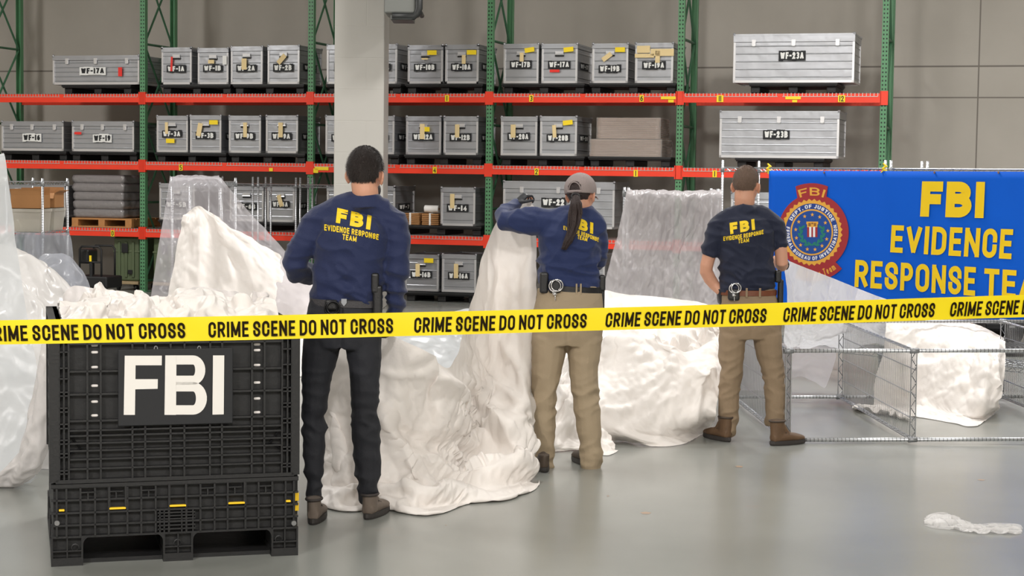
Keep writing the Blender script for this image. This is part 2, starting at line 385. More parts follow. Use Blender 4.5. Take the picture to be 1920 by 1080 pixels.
# ================================================================== pallet rack
M_GREEN = mat('rack_green', srgb(62, 104, 76), .45, var=.15, vscale=6)
M_RED = mat('rack_red', srgb(236, 62, 36), .4, var=.08, vscale=4)
M_WIRE = mat('galvanised_wire', srgb(205, 203, 200), .35, .6)
M_YEL = mat('label_yellow', srgb(245, 214, 30), .5)
M_BLK = mat('print_black', srgb(22, 22, 24), .6)
def perforated(name, col, horiz):
    """green upright with two columns of punched holes painted dark"""
    m = mat(name, col, .45); nt = m.node_tree; N = nt.nodes; L = nt.links
    tc = N.new('ShaderNodeTexCoord'); s = N.new('ShaderNodeSeparateXYZ'); L.new(tc.outputs['Object'], s.inputs[0])
    def op(o_, a, v=None, b=None):
        q = N.new('ShaderNodeMath'); q.operation = o_; L.new(a, q.inputs[0])
        if v is not None: q.inputs[1].default_value = v
        if b is not None: L.new(b, q.inputs[1])
        return q.outputs[0]
    ax = op('ABSOLUTE', s.outputs['X']); dx = op('SUBTRACT', ax, .019); dx = op('ABSOLUTE', dx); hx = op('LESS_THAN', dx, .0085)
    zz = op('PINGPONG', s.outputs['Z'], .0255); hz = op('LESS_THAN', zz, .0105)
    fy = op('LESS_THAN', s.outputs['Y'], .004)
    h = op('MULTIPLY', hx, b=hz); h = op('MULTIPLY', h, b=fy)
    mx = N.new('ShaderNodeMix'); mx.data_type = 'RGBA'; mx.inputs[6].default_value = col; mx.inputs[7].default_value = srgb(12, 22, 16)  # shade inside the punched holes is put into the colour as dark spots
    L.new(h, mx.inputs[0]); L.new(mx.outputs[2], N['Principled BSDF'].inputs['Base Color'])
    return m
M_PERF = perforated('rack_green_perforated', srgb(86, 138, 98), 0)
RD = .95
rack = thing('pallet_rack', 'long green and red pallet rack with three shelves standing along the back wall', 'pallet rack', R_O, -R_AL)
PH = 5.2
pm = MB().bx(-.04, .04, 0, .006, 0, PH).bx(-.04, -.034, .006, .075, 0, PH).bx(.034, .04, .006, .075, 0, PH).mesh('post')
bm_ = MB().bx(-.08, .08, -.03, .1, 0, .012).mesh('foot_plate')
first = True
for k in range(-1, 5):
    o = link('post', pm, M_PERF if k == -1 else None, rack); o.location = (k * R_B, 0, 0)
    fp = link('foot_plate', bm_, M_GREEN if k == -1 else None, o)
    o2 = link('post', pm, None, rack); o2.location = (k * R_B, RD, 0); o2.rotation_euler = (0, 0, math.pi)
    zs = [.15, 1.25, 2.35, 3.45, 4.55]
    br_ = MB()
    for i in range(4):
        za, zb = zs[i], zs[i + 1]
        if i % 2 == 0:
            br_.tube([(0, .06, za), (0, RD - .06, zb)], .016, 6); br_.tube([(0, .06, zb), (0, RD - .06, za)], .016, 6)
        else:
            br_.tube([(0, .06, za), (0, RD - .06, zb)], .016, 6); br_.tube([(0, .06, zb), (0, RD - .06, za)], .016, 6)
        br_.tube([(0, .06, za), (0, RD - .06, za)], .018, 6)
    q = br_.build('bracing', M_GREEN, rack); q.location = (k * R_B, 0, 0)
BH = .112
def beam_mesh():
    m = MB(); x0, x1 = .042, R_B - .042
    m.bx(x0, x1, -.012, .03, -BH, 0); m.bx(x0, x1, .03, .05, -BH, -.035)
    return m.mesh('beam')
def conn_mesh():
    m = MB(); m.bx(-.052, .04, -.018, -.004, -BH - .03, .03); m.bx(.03, .044, -.018, .05, -BH - .03, .03); return m.mesh('beam_connector')
bme, cme = beam_mesh(), conn_mesh()
bme.materials.append(M_RED); cme.materials.append(M_RED)
def deck_mesh():
    m = MB(); n = 52; x0 = .07; st = (R_B - .14) / n
    for i in range(n + 1):
        x = x0 + i * st
        if n // 2 - 0 == i: continue
        m.bx(x - .003, x + .003, -.017, RD + .02, .002, .008); m.bx(x - .0035, x + .0035, -.019, -.013, -.036, .006)
    for (a, c) in ((x0, R_B / 2 - .03), (R_B / 2 + .03, R_B - .07)):
        m.bx(a, c, -.019, -.013, -.04, -.034)
        for y in (.1, .3, .5, .7, .9): m.bx(a, c, y - .004, y + .004, -.003, .002)
    return m.mesh('wire_deck')
dme = deck_mesh(); dme.materials.append(M_WIRE)
for l, z in enumerate(R_Z):
    for k in range(-1, 4):
        o = link('front_beam', bme, None, rack); o.location = (k * R_B, 0, z)
        for e, fl in ((0, 1), (R_B, -1)):
            c = link('beam_connector', cme, None, o); c.location = (e, 0, 0); c.scale = (fl, 1, 1)
        o2 = link('rear_beam', bme, None, rack); o2.location = ((k + 1) * R_B, RD, z); o2.rotation_euler = (0, 0, math.pi)
        d = link('wire_deck', dme, None, rack); d.location = (k * R_B, 0, z)
        # yellow stickers with numbers
def sticker(px, py, w, h, txt=None, v=-.021, kids=rack):
    u, z = rk(px, py, v)
    m = MB().bx(u - w / 2, u + w / 2, v, v + .002, z - h / 2, z + h / 2, 0)
    if txt: letters(m, txt, h * .8, h * .13, lambda x, y: (u + x, v - .001, z - h * .4 + y), .55, mi=1)
    m.build('number_label', [M_YEL, M_BLK], kids)
for (px, py, txt) in ((838, 184.5, '1'), (996, 184.5, '3'), (1203, 184.5, '6'), (1350, 185, '11'), (1578, 185, '12'),
                      (339, 314, '5'), (508, 318, None), (815, 319, '4'), (1006, 322, '2'), (1192, 325, '1'), (1340, 326, '1'), (211, 437.5, '0')):
    sticker(px, py, .055 if len(txt or '') < 2 else .085, .085 if txt else .045, txt)
for (px, py, w_, h_) in ((1253, 183.5, .19, .035), (1258, 189.5, .07, .035), (1487, 183.5, .19, .035), (1490, 189.5, .06, .03), (603, 316, .2, .045), (592, 320, .07, .06)):
    sticker(px, py, w_, h_)

# ------------------------------------------------------------------ shelf loads
def alu():
    m = mat('aluminium_sheet', srgb(182, 184, 189), .33, .8, spec=.6); nt = m.node_tree; N = nt.nodes; L = nt.links; b = N['Principled BSDF']
    tc = N.new('ShaderNodeTexCoord'); n = N.new('ShaderNodeTexNoise'); n.inputs['Scale'].default_value = 9; n.inputs['Detail'].default_value = 6
    L.new(tc.outputs['Object'], n.inputs['Vector'])
    mr = N.new('ShaderNodeMapRange'); mr.inputs[3].default_value = .28; mr.inputs[4].default_value = .46; L.new(n.outputs['Fac'], mr.inputs[0]); L.new(mr.outputs[0], b.inputs['Roughness'])
    n2 = N.new('ShaderNodeTexNoise'); n2.inputs['Scale'].default_value = 5; n2.inputs['Detail'].default_value = 2; L.new(tc.outputs['Object'], n2.inputs['Vector'])
    bp = N.new('ShaderNodeBump'); bp.inputs['Strength'].default_value = .25; bp.inputs['Distance'].default_value = .03
    L.new(n2.outputs['Fac'], bp.inputs['Height']); L.new(bp.outputs[0], b.inputs['Normal'])
    return m
M_ALU = alu()
M_ALUF = mat('aluminium_profile', srgb(226, 226, 228), .3, .75)
M_SPRAYB = mat('stencil_black_paint', srgb(26, 27, 30), .7)
M_SPRAYW = mat('stencil_white_paint', srgb(225, 225, 222), .7)
M_TAG = mat('manila_card', srgb(226, 202, 150), .7)
M_REDTAG = mat('red_card', srgb(225, 45, 35), .6)
M_PLAS = mat('black_pallet_plastic', srgb(24, 24, 25), .55, bump=.2)
M_WOOD = mat('pallet_wood', srgb(176, 124, 72), .7, var=.25, vscale=14)
M_KRAFT = mat('kraft_cardboard', srgb(164, 116, 70), .75, var=.12, vscale=6)
CASEMESH = {}
def case_meshes(w, d, h, long):
    key = (round(w, 2), round(d, 2), round(h, 2), long)
    if key in CASEMESH: return CASEMESH[key]
    lid = .13 * h if not long else .17 * h
    hb = h - lid
    b = MB(); e = .012
    b.bx(-w / 2 + e, w / 2 - e, e, d - e, 0.01, hb)
    nb = 4 if not long else 5
    for i in range(nb):
        z = hb * (i + .75) / (nb + .25)
        b.tube([(-w / 2 + .03, e, z), (w / 2 - .03, e, z)], (.007, .009), 6)
        b.tube([(w / 2 - e, .03, z), (w / 2 - e, d - .03, z)], (.007, .009), 6)
        b.tube([(-w / 2 + e, .03, z), (-w / 2 + e, d - .03, z)], (.007, .009), 6)
    fr = MB(); t = .026
    for sx in (-1, 1):
        for (y0, y1) in ((0, t), (d - t, d)):
            fr.bx(min(sx * w / 2, sx * (w / 2 - t)), max(sx * w / 2, sx * (w / 2 - t)), y0, y1, 0, hb)
        for i in range(9):
            z = hb * (i + .5) / 9
            fr.bx(sx * (w / 2 - .013) - .004, sx * (w / 2 - .013) + .004, -.004, 0, z - .004, z + .004)
    fr.bx(-w / 2, w / 2, 0, .018, 0, .03); fr.bx(-w / 2, w / 2, d - .018, d, 0, .03)
    for sx in (-1, 1): fr.bx(min(sx * w / 2, sx * (w / 2 - .018)), max(sx * w / 2, sx * (w / 2 - .018)), 0, d, 0, .03)
    ld = MB(); ld.bx(-w / 2 - .002, w / 2 + .002, -.003, d + .002, hb + .004, h - .02)
    for y in (-.006, d - .02): ld.bx(-w / 2 - .006, w / 2 + .006, y, y + .028, h - .022, h)
    for x in (-w / 2 - .006, w / 2 - .022): ld.bx(x, x + .028, -.006, d + .008, h - .022, h)
    for sx in (-1, 1):
        for y in (.005, d - .005): ld.ell((sx * (w / 2 - .008), y, h), (.02, .02, .016), n=8, m=5)
    CASEMESH[key] = r = (b.mesh('case_body'), fr.mesh('case_frame'), ld.mesh('lid'), hb, lid)
    r[0].materials.append(M_ALU); r[1].materials.append(M_ALUF); r[2].materials.append(M_ALU)
    return r
hm = MB(); hm.bx(-.055, .055, -.012, 0, -.012, .025); hm.tube([(-.06, -.014, -.018), (.06, -.014, -.018)], .009, 8)
HANDLE = hm.mesh('spring_handle'); HANDLE.materials.append(M_ALUF)
hs = MB(); hs.bx(-.06, .06, -.003, 0, -.045, -.012); HSH = hs.mesh('handle_recess_shade'); HSH.materials.append(M_BLK)  # flat black plate stands in for the shade in the handle recess
lm = MB(); lm.bx(-.024, .024, -.014, 0, -.045, .03); lm.bx(-.015, .015, -.02, -.014, -.05, -.005); LATCH = lm.mesh('latch'); LATCH.materials.append(M_ALUF)
def case(code, x0, x1, yt, yb, lvl, label, v=.06, d=.78, long=False, white=False, tags=(), stick=(), lx=.5, lz=.42, lw=.62, side=None, zb=.139, rot=0., lat=3, ltilt=0.):
    ua, za = rk(x0, yt, v); ub, zc = rk(x1, yb, v)
    z0 = (R_Z[lvl] if lvl >= 0 else 0.) + zb
    w_ = ub - ua - .014; h_ = rk((x0 + x1) / 2, yt, v)[1] - z0
    P = rw((ua + ub) / 2, v, z0)
    o = thing('aluminium_case', label, 'case', P, -R_AL + rot, 'aluminium transit cases on the pallet rack')
    b, fr, ld, hb, lid = case_meshes(w_, d, h_, long)
    link('case_body', b, None, o); link('corner_frame', fr, None, o); link('lid', ld, None, o)
    if long:
        for fx in ((.17, .5, .86) if lat == 3 else (.2, .5, .8)): q = link('latch', LATCH, None, o); q.location = ((fx - .5) * w_, 0, hb)
    else:
        q = link('spring_handle', HANDLE, None, o); q.location = (0, 0, hb - .055)
        q = link('handle_recess_shade', HSH, None, q)
    if code:
        W = lw * w_ if not long else (.22 if not white else .3) * w_; H = min(.14, h_ * (.2 if not white else .27))
        cx = (lx - .5) * w_; cz = lz * h_
        m = MB()
        ca, sa = math.cos(ltilt), math.sin(ltilt)
        for i in range(6):                              # sprayed patch with uneven edge
            j = (i - 2.5) / 6 * W
            a1, a2 = random.uniform(-.006, .006), random.uniform(-.006, .006)
            T = Matrix.Rotation(ltilt, 3, 'Y')
            m.box((cx + j * ca, -.0115 + .0003 * i + .0, cz + j * -sa + (a1 + a2) / 2), (W / 6 + .002, .008, H + a1 - a2), T=T)
        letters(m, code, H * .7, H * .17, lambda x, y: (cx + x * ca + (y - H * .34) * sa, -.0172, cz + (y - H * .34) * ca - x * sa), .5, gap=H * .09, width=W * .88, mi=1)
        m.build('stencil_marking', [M_SPRAYW, M_SPRAYB] if white else [M_SPRAYB, M_SPRAYW], o)
    for (fx, fz, ang, c, tw, th) in tags:
        m = MB(); T = Matrix.Rotation(ang, 3, 'Y')
        p = Vector(((fx - .5) * w_, -.022, fz * h_))
        m.box(p, (tw, .003, th), T=T)
        m.build({'m': 'paper_tag', 'r': 'red_tag', 'y': 'yellow_sticker', 'w': 'white_sticker'}[c], {'m': M_TAG, 'r': M_REDTAG, 'y': M_YEL, 'w': M_SPRAYW}[c], o)
    if side:
        m = MB().bx(w_ / 2 - .008, w_ / 2 + .001, d * .2, d * .75, h_ * .36, h_ * .54); m2 = m
        letters(m, side, h_ * .11, h_ * .026, lambda x, y: (w_ / 2 + .002, d * .47 + x, h_ * .4 + y), .5, mi=1, width=d * .48, front=(1, 0, 0))
        m.build('side_marking', [M_SPRAYB, M_SPRAYW], o)
    return o, ua, ub
T1 = lambda fx, fz, a=0., c='m', w=.052, h=.115: (fx, fz, a, c, w, h)
S1 = lambda fx, fz, c='y', w=.13, h=.06, a=0.: (fx, fz, a, c, w, h)
def pallet(px0, px1, lvl, label, v=.03, d=.9, wood=False, h=.128, blocks=3):
    ua = rk(px0, 170 + (2 - lvl) * 130, v)[0]; ub = rk(px1, 170 + (2 - lvl) * 130, v)[0]; w_ = ub - ua
    z0 = R_Z[lvl] + .0085 if lvl >= 0 else 0.001
    o = thing('wooden_pallet' if wood else 'plastic_pallet', label, 'pallet', rw((ua + ub) / 2, v, z0), -R_AL, 'pallets on the rack')
    mt = M_WOOD if wood else M_PLAS
    if wood:
        m = MB(); n = 6
        for i in range(n): m.bx(-w_ / 2, w_ / 2, i * d / n + .01, (i + 1) * d / n - .012, h - .022, h)
        m.build('deck_board', mt, o)
        for x in (-w_ / 2 + .05, 0, w_ / 2 - .05): MB().bx(x - .05, x + .05, .01, d - .01, .018, h - .022).build('stringer', mt, o)
        m = MB()
        for y in (0, d / 2 - .05, d - .1): m.bx(-w_ / 2, w_ / 2, y, y + .1, 0, .018)
        m.build('base_board', mt, o)
    else:
        m = MB(); m.bx(-w_ / 2, w_ / 2, 0, d, h - .03, h); m.bx(-w_ / 2 + .01, w_ / 2 - .01, .01, d - .01, h - .045, h - .03); m.build('deck', mt, o, bev=.006)
        for i in range(blocks):
            x = -w_ / 2 + .08 + i * (w_ - .16) / (blocks - 1)
            m = MB(); m.prism([(x - .055, 0), (x + .055, 0), (x + .06, h - .045), (x - .06, h - .045)], .05, d - .05)
            m.build('runner', mt, o, bev=.01)
    return o
# ---- top shelf
case('WF-17A', 98, 262, 104, 160.5, 2, 'long aluminium case with white sprayed WF-17A marking and a red tag, top shelf', long=True, white=True, tags=(T1(.79, .43, 0, 'r', .06, .125),), lx=.47, lz=.47, d=.74)
case('WF-1A', 302, 360, 89, 160, 2, 'aluminium case stencilled WF-1A with a red stripe, first of four square cases', tags=(T1(.36, .55, .05, 'r', .03, .2),), v=.08)
case('WF-1B', 370, 429, 90, 160, 2, 'aluminium case stencilled WF-1B on the top shelf', tags=(S1(.46, .62, 'm', .09, .05), T1(.9, .66, 0, 'w', .06, .12)), lz=.44)
case('WF-2A', 432, 493, 87, 160, 2, 'aluminium case stencilled WF-2A with an upright manila tag, top shelf', tags=(T1(.44, .53, 0, 'm', .075, .15),))
case('WF-2B', 501, 562, 85, 160, 2, 'aluminium case stencilled WF-2B with a slanting manila tag, top shelf', tags=(T1(.46, .64, .75, 'm', .065, .15),), side='WF-2')
case('WF-9A', 612, 675, 84, 159, 2, 'aluminium case on the top shelf mostly hidden behind the pillar', lx=.55)
case('WF-11A', 683, 745, 83, 158, 2, 'aluminium case half hidden by the pillar, right edge showing, top shelf', side='WF-11')
case('WF-10B', 764, 831, 84.5, 158, 2, 'aluminium case stencilled WF-10B with a yellow sticker on the top shelf', tags=(S1(.7, .8), S1(.5, .64, 'm', .09, .02)))
case('WF-10A', 834, 898, 84, 158, 2, 'aluminium case stencilled WF-10A with manila tag and yellow sticker, top shelf', tags=(T1(.57, .62), S1(.8, .8)), side='WF-10')
case('WF-17B', 944, 1010, 82, 157, 2, 'aluminium case stencilled WF-17B on the top shelf', tags=(T1(.53, .66), S1(.75, .84, a=-.15)), lz=.47)
case('WF-17A', 1015, 1083, 82, 157, 2, 'square aluminium case stencilled WF-17A on black, orange smear below, top shelf', tags=(S1(.38, .31, 'r', .13, .035), S1(.76, .85, a=-.1)), side='WF-17', lz=.47)
case('WF-19B', 1110, 1178, 81.5, 157, 2, 'aluminium case stencilled WF-19B with a tilted manila tag, top shelf', tags=(T1(.42, .66, .95, 'm', .06, .14), S1(.78, .84)), lz=.36)
case('WF-19A', 1191, 1262, 80.5, 157, 2, 'aluminium case stencilled WF-19A with torn brown tape across its front', tags=(T1(.6, .65, 0, 'm', .06, .15), S1(.22, .84, 'm', .17, .09), S1(.72, .76, 'm', .3, .09), S1(.25, .68, 'm', .25, .05)), lz=.44)
case('WF-23A', 1375, 1602, 63, 158, 2, 'large long aluminium case stencilled WF-23A, the rightmost on the top shelf', long=True, lx=.49, lz=.55, d=.8)
# ---- middle shelf
case('WF-16', 2, 120, 227.5, 286, 1, 'long aluminium case with white sprayed WF-16 marking, middle shelf', long=True, white=True, lx=.5, lz=.45, d=.7)
case('WF-19', 134, 252, 227.5, 286, 1, 'long aluminium case with white sprayed WF-19 marking and a pink stripe, middle shelf', long=True, white=True, lx=.5, lz=.44, d=.7, tags=(S1(.11, .6, 'r', .11, .035),))
case('WF-3A', 293, 353, 217, 288, 1, 'aluminium case stencilled WF-3A with a yellow sticker below the marking', tags=(T1(.34, .66, -.02, 'm', .045, .16), S1(.46, .31)), lz=.5)
case('WF-3B', 356, 415, 217, 288, 1, 'aluminium case stencilled WF-3B with a yellow sticker at its upper corner', tags=(T1(.32, .62, .2, 'm', .07, .18), S1(.78, .82)), side='WF-3', lz=.46)
case('WF-9B', 428, 490, 217, 289, 1, 'aluminium case stencilled WF-9B on the middle shelf', tags=(T1(.53, .62, 0, 'm', .055, .2),), lz=.45)
case('WF-9A', 498, 559, 217, 289, 1, 'aluminium case stencilled WF-9A on the middle shelf', tags=(T1(.48, .62, 0, 'm', .065, .2),), side='WF-9', lz=.45)
case('WF-8A', 610, 672, 217, 290, 1, 'aluminium case on the middle shelf mostly hidden behind the pillar')
case('WF-8A', 678, 740, 217, 291, 1, 'aluminium case half hidden by the pillar, right edge showing, middle shelf', side='WF-8')
case('WF-12A', 761, 827, 218, 292, 1, 'aluminium case stencilled WF-12A on the middle shelf', tags=(T1(.48, .6, 0, 'm', .065, .2), S1(.62, .66, 'y', .07, .06)), lz=.46)
case('WF-12B', 831, 897, 218, 292, 1, 'aluminium case stencilled WF-12B on the middle shelf', tags=(T1(.41, .62, 0, 'm', .06, .17),), side='WF-12', lz=.45)
case('WF-20A', 939, 1007, 218, 293, 1, 'aluminium case stencilled WF-20A on the middle shelf', tags=(T1(.35, .62, 0, 'm', .065, .17),), lz=.48)
case('WF-20B', 1012, 1082, 218, 294, 1, 'aluminium case stencilled WF-20B on the middle shelf', tags=(T1(.4, .62, -.08, 'm', .05, .16), S1(.76, .84, a=-.12)), side='WF-20', lz=.45)
case('WF-23B', 1349, 1573, 208, 302, 1, 'large long aluminium case stencilled WF-23B, the rightmost on the middle shelf', long=True, lx=.48, lz=.5, d=.8)
# ---- lower shelf
case(None, 12, 124, 347, 421, 0, 'long aluminium case behind the opened cardboard boxes, lower shelf', long=True, d=.7)
case('WF-5B', 298, 366, 344, 415, 0, 'aluminium case seen through the draped plastic, lower shelf')
case('WF-6B', 430, 495, 349, 419, 0, 'aluminium case stencilled WF-6B behind chrome posts, lower shelf')
case('WF-6A', 500, 553, 350, 419, 0, 'aluminium case stencilled WF-6A with a tilted manila tag, lower shelf', tags=(T1(.5, .6, -.3, 'm', .06, .16),), lz=.5, side='WF-6')
case('WF-7A', 612, 672, 350, 421, 0, 'aluminium case on the lower shelf mostly hidden behind the pillar')
case('WF-7A', 678, 741, 349, 422, 0, 'aluminium case half hidden by the pillar, right edge showing, lower shelf', side='WF-7')
case('WF-14', 826, 891, 351, 427, 0, 'aluminium case stencilled WF-14 beside the flat cardboard boxes', tags=(T1(.35, .64, 0, 'm', .06, .19),), lz=.46)
case('WF-22', 943, 1152, 341.5, 434, 0, 'long aluminium case stencilled WF-22 behind the woman in the cap', long=True, lx=.46, lz=.56, d=.8)
case(None, 1370, 1590, 362, 452, 0, 'long ribbed aluminium case behind the blue banner, lower shelf', long=True, d=.8)
# ---- floor level
case('WF-16B', 758, 823, 477, 553, -1, 'aluminium case stencilled WF-16B standing on a pallet at floor level', tags=(T1(.4, .57, 0, 'm', .06, .17), S1(.72, .84)), lz=.45)
case('WF-16A', 828, 893, 478, 555, -1, 'aluminium case stencilled WF-16A standing on a pallet at floor level', tags=(T1(.43, .57, 0, 'm', .06, .19),), lz=.44)
case(None, 1066, 1134, 478, 560, -1, 'aluminium case at floor level behind the woman in the cap')
# ---- pallets
pallet(115, 245, 2, 'black pallet under the long case marked with white WF-17A')
pallet(300, 432, 2, 'black pallet under cases WF-1A and WF-1B'); pallet(436, 570, 2, 'black pallet under cases WF-2A and WF-2B')
pallet(612, 752, 2, 'black pallet on the top shelf behind the pillar'); pallet(759, 905, 2, 'black pallet under cases WF-10B and WF-10A')
pallet(940, 1096, 2, 'black pallet under square cases WF-17B and WF-17A'); pallet(1104, 1268, 2, 'black pallet under cases WF-19B and WF-19A')
pallet(1403, 1570, 2, 'black pallet under the large case WF-23A')
pallet(2, 124, 1, 'black pallet under long case WF-16'); pallet(130, 256, 1, 'black pallet under long case WF-19')
pallet(290, 424, 1, 'black pallet under cases WF-3A and WF-3B'); pallet(428, 572, 1, 'black pallet under cases WF-9B and WF-9A')
pallet(610, 748, 1, 'black pallet on the middle shelf behind the pillar'); pallet(757, 903, 1, 'black pallet under cases WF-12A and WF-12B')
pallet(936, 1096, 1, 'black pallet under cases WF-20A and WF-20B'); pallet(1102, 1258, 1, 'black pallet under the wrapped cardboard stacks')
pallet(1378, 1546, 1, 'black pallet under the large case WF-23B')
pallet(8, 124, 0, 'black pallet under the long case on the lower left shelf'); pallet(296, 380, 0, 'black pallet seen through the draped plastic')
pallet(428, 568, 0, 'black pallet under cases WF-6B and WF-6A'); pallet(608, 744, 0, 'black pallet on the lower shelf behind the pillar')
pallet(748, 902, 0, 'black pallet under flat boxes and case WF-14'); pallet(940, 1100, 0, 'black pallet under long case WF-22')
pallet(1390, 1560, 0, 'black pallet behind the blue banner')
pallet(757, 895, -1, 'black pallet on the floor under cases WF-16B and WF-16A'); pallet(1060, 1140, -1, 'black pallet on the floor behind the woman')
pallet(134, 246, 0, 'wooden pallet under the plastic wrapped stack', wood=True, d=.85)
# ================================================================== wire shelving
M_CHROME = mat('chrome_wire', srgb(168, 170, 174), .3, .85)
M_CHROMEP = mat('chrome_post', srgb(206, 208, 212), .32, .7)
def grooves(m):                                         # shade of the fine post grooves, an inch apart, painted as dark rings
    nt = m.node_tree; N = nt.nodes; L = nt.links; tc = N.new('ShaderNodeTexCoord'); s = N.new('ShaderNodeSeparateXYZ'); L.new(tc.outputs['Object'], s.inputs[0])
    a = N.new('ShaderNodeMath'); a.operation = 'PINGPONG'; a.inputs[1].default_value = .0127; L.new(s.outputs['Z'], a.inputs[0])
    b = N.new('ShaderNodeMath'); b.operation = 'LESS_THAN'; b.inputs[1].default_value = .0016; L.new(a.outputs[0], b.inputs[0])
    mx = N.new('ShaderNodeMix'); mx.data_type = 'RGBA'; mx.inputs[6].default_value = srgb(206, 208, 212); mx.inputs[7].default_value = srgb(60, 62, 66)
    L.new(b.outputs[0], mx.inputs[0]); L.new(mx.outputs[2], N['Principled BSDF'].inputs['Base Color'])
grooves(M_CHROMEP)
M_CLIP = mat('shelf_collar', srgb(150, 152, 155), .4, .5)
def shelf_mesh(w, d, pitch=.03, rr=.0022, rt=.0042, zig=.05):
    m = MB(); hgt = .034; i0 = .0
    for z in (0, -hgt):
        for (a, b) in (((0, 0), (w, 0)), ((0, d), (w, d)), ((0, 0), (0, d)), ((w, 0), (w, d))):
            m.tube([(a[0], a[1], z), (b[0], b[1], z)], rt, 5)
    for (a, b) in (((0, 0), (w, 0)), ((0, d), (w, d)), ((0, 0), (0, d)), ((w, 0), (w, d))):
        L = math.hypot(b[0] - a[0], b[1] - a[1]); n = max(2, int(L / zig))
        pts = [(a[0] + (b[0] - a[0]) * i / n, a[1] + (b[1] - a[1]) * i / n, 0 if i % 2 else -hgt) for i in range(n + 1)]
        m.tube(pts, rt * .8, 4)
    n = int(w / pitch)
    for i in range(1, n):
        x = w * i / n; m.tube([(x, 0, .004), (x, d, .004)], rr, 4, cap=False)
    for f in (.22, .5, .78): m.tube([(0, d * f, -.002), (w, d * f, -.002)], rt * .9, 4)
    return m.mesh('shelf')
def wire_rack(name, label, P, w, d, h, rotz, shelves, pitch=.04, group=None, pr=.0127, rr=.0022):
    o = thing(name, label, 'wire shelving', P, rotz, group)
    pme = MB().cyl((0, 0, 0), (0, 0, h), pr, 12).mesh('post'); pme.materials.append(M_CHROMEP)
    sme = shelf_mesh(w, d, pitch, rr); sme.materials.append(M_CHROME)
    cm = MB().tube([(0, 0, -.045), (0, 0, .012)], [pr + .007, pr + .004], 12).mesh('collar'); cm.materials.append(M_CLIP)
    ft = MB().tube([(0, 0, 0), (0, 0, .02)], [pr + .006, pr + .003], 10).mesh('foot'); ft.materials.append(M_CLIP)
    for (x, y) in ((0, 0), (w, 0), (0, d), (w, d)):
        p = link('post', pme, None, o, smooth=True); p.location = (x, y, .0)
        q = link('levelling_foot', ft, None, p)
        for z in shelves:
            c = link('collar', cm, None, p, smooth=True); c.location = (0, 0, z)
    for z in shelves:
        s_ = link('wire_shelf', sme, None, o); s_.location = (0, 0, z)
    return o
GRP = 'chrome wire shelving units'
# left unit holding the cardboard boxes, end-on to the camera
A = at(12, 400, 17.0); A2 = at(80, 400, 17.0)
wire_rack('wire_rack', 'chrome wire rack at far left holding opened cardboard boxes and cloudy tubs', (A.x, 17.0, 0), A2.x - A.x, .95, 1.6, 0, (.35, 1.065, 1.565), group=GRP)
sx = A.x
M_TUB = film('cloudy_tub_plastic', srgb(208, 204, 194), .75, .35, .3)
def carton(name, label, cx, cy, z, w, d, h, flaps, col=M_KRAFT, rot=0.):
    o = thing(name, label, 'cardboard box', (cx, cy, z), rot)
    m = MB(); t = .006
    m.bx(-w / 2, w / 2, -d / 2, -d / 2 + t, 0, h); m.bx(-w / 2, w / 2, d / 2 - t, d / 2, 0, h)
    m.bx(-w / 2, -w / 2 + t, -d / 2 + t, d / 2 - t, 0, h); m.bx(w / 2 - t, w / 2, -d / 2 + t, d / 2 - t, 0, h); m.bx(-w / 2, w / 2, -d / 2, d / 2, 0, t)
    m.build('box_body', col, o)
    for (side, ang, L) in flaps:
        m = MB(); wd = w if side in 'fb' else d
        T = Matrix.Rotation(ang, 3, 'X'); vs = []
        for x in (-wd / 2, wd / 2):
            for y in (0, L):
                for z_ in (0, t): vs.append(T @ Vector((x, y, z_)))
        R = {'f': Matrix.Rotation(math.pi, 3, 'Z'), 'b': Matrix.Identity(3), 'l': Matrix.Rotation(math.pi / 2, 3, 'Z'), 'r': Matrix.Rotation(-math.pi / 2, 3, 'Z')}[side]
        off = {'f': (0, -d / 2, h), 'b': (0, d / 2, h), 'l': (-w / 2, 0, h), 'r': (w / 2, 0, h)}[side]
        m.add([R @ p + Vector(off) for p in vs], [(0, 1, 3, 2), (4, 6, 7, 5), (0, 4, 5, 1), (2, 3, 7, 6), (0, 2, 6, 4), (1, 5, 7, 3)])
        m.build('flap', col, o)
    return o
def tub(label, cx, cy, z, w, d, h):
    o = thing('plastic_tub', label, 'plastic tub', (cx, cy, z))
    m = MB(); t = .006
    b = .9
    def wall(s_, z0, z1, k0, k1): 
        m.add([(-w / 2 * k0, -d / 2 * k0, z0), (w / 2 * k0, -d / 2 * k0, z0), (w / 2 * k0, d / 2 * k0, z0), (-w / 2 * k0, d / 2 * k0, z0),
               (-w / 2 * k1, -d / 2 * k1, z1), (w / 2 * k1, -d / 2 * k1, z1), (w / 2 * k1, d / 2 * k1, z1), (-w / 2 * k1, d / 2 * k1, z1)],
              [(0, 1, 5, 4), (1, 2, 6, 5), (2, 3, 7, 6), (3, 0, 4, 7)] + ([(0, 3, 2, 1)] if s_ else []))
    wall(True, 0, h - .03, b, 1); wall(False, h - .03, h - .03 + 1e-4, 1, 1.05); wall(False, h - .0299, h, 1.05, 1.05)
    m.build('tub_body', M_TUB, o)
    m = MB().bx(-w * .4, w * .4, -d * .4, d * .4, .01, h * .55); m.build('contents', mat('pale_cloth_in_tub', srgb(226, 220, 208), .8), o, bev=.03, seg=3)
zs = 1.065 + .007
p1, p2 = at(38, 500, 17.22), at(80, 500, 17.22)
tub('cloudy plastic tub under the darker opened cardboard box, far left rack', sx + .172, 17.24, zs, .30, .4, .225)
carton('cardboard_box', 'opened brown cardboard box with raised flap, on the left cloudy tub', sx + .172, 17.24, zs + .226, .29, .36, .135, (('f', 1.5, .06), ('l', 1.35, .06), ('b', 1.5, .07)))
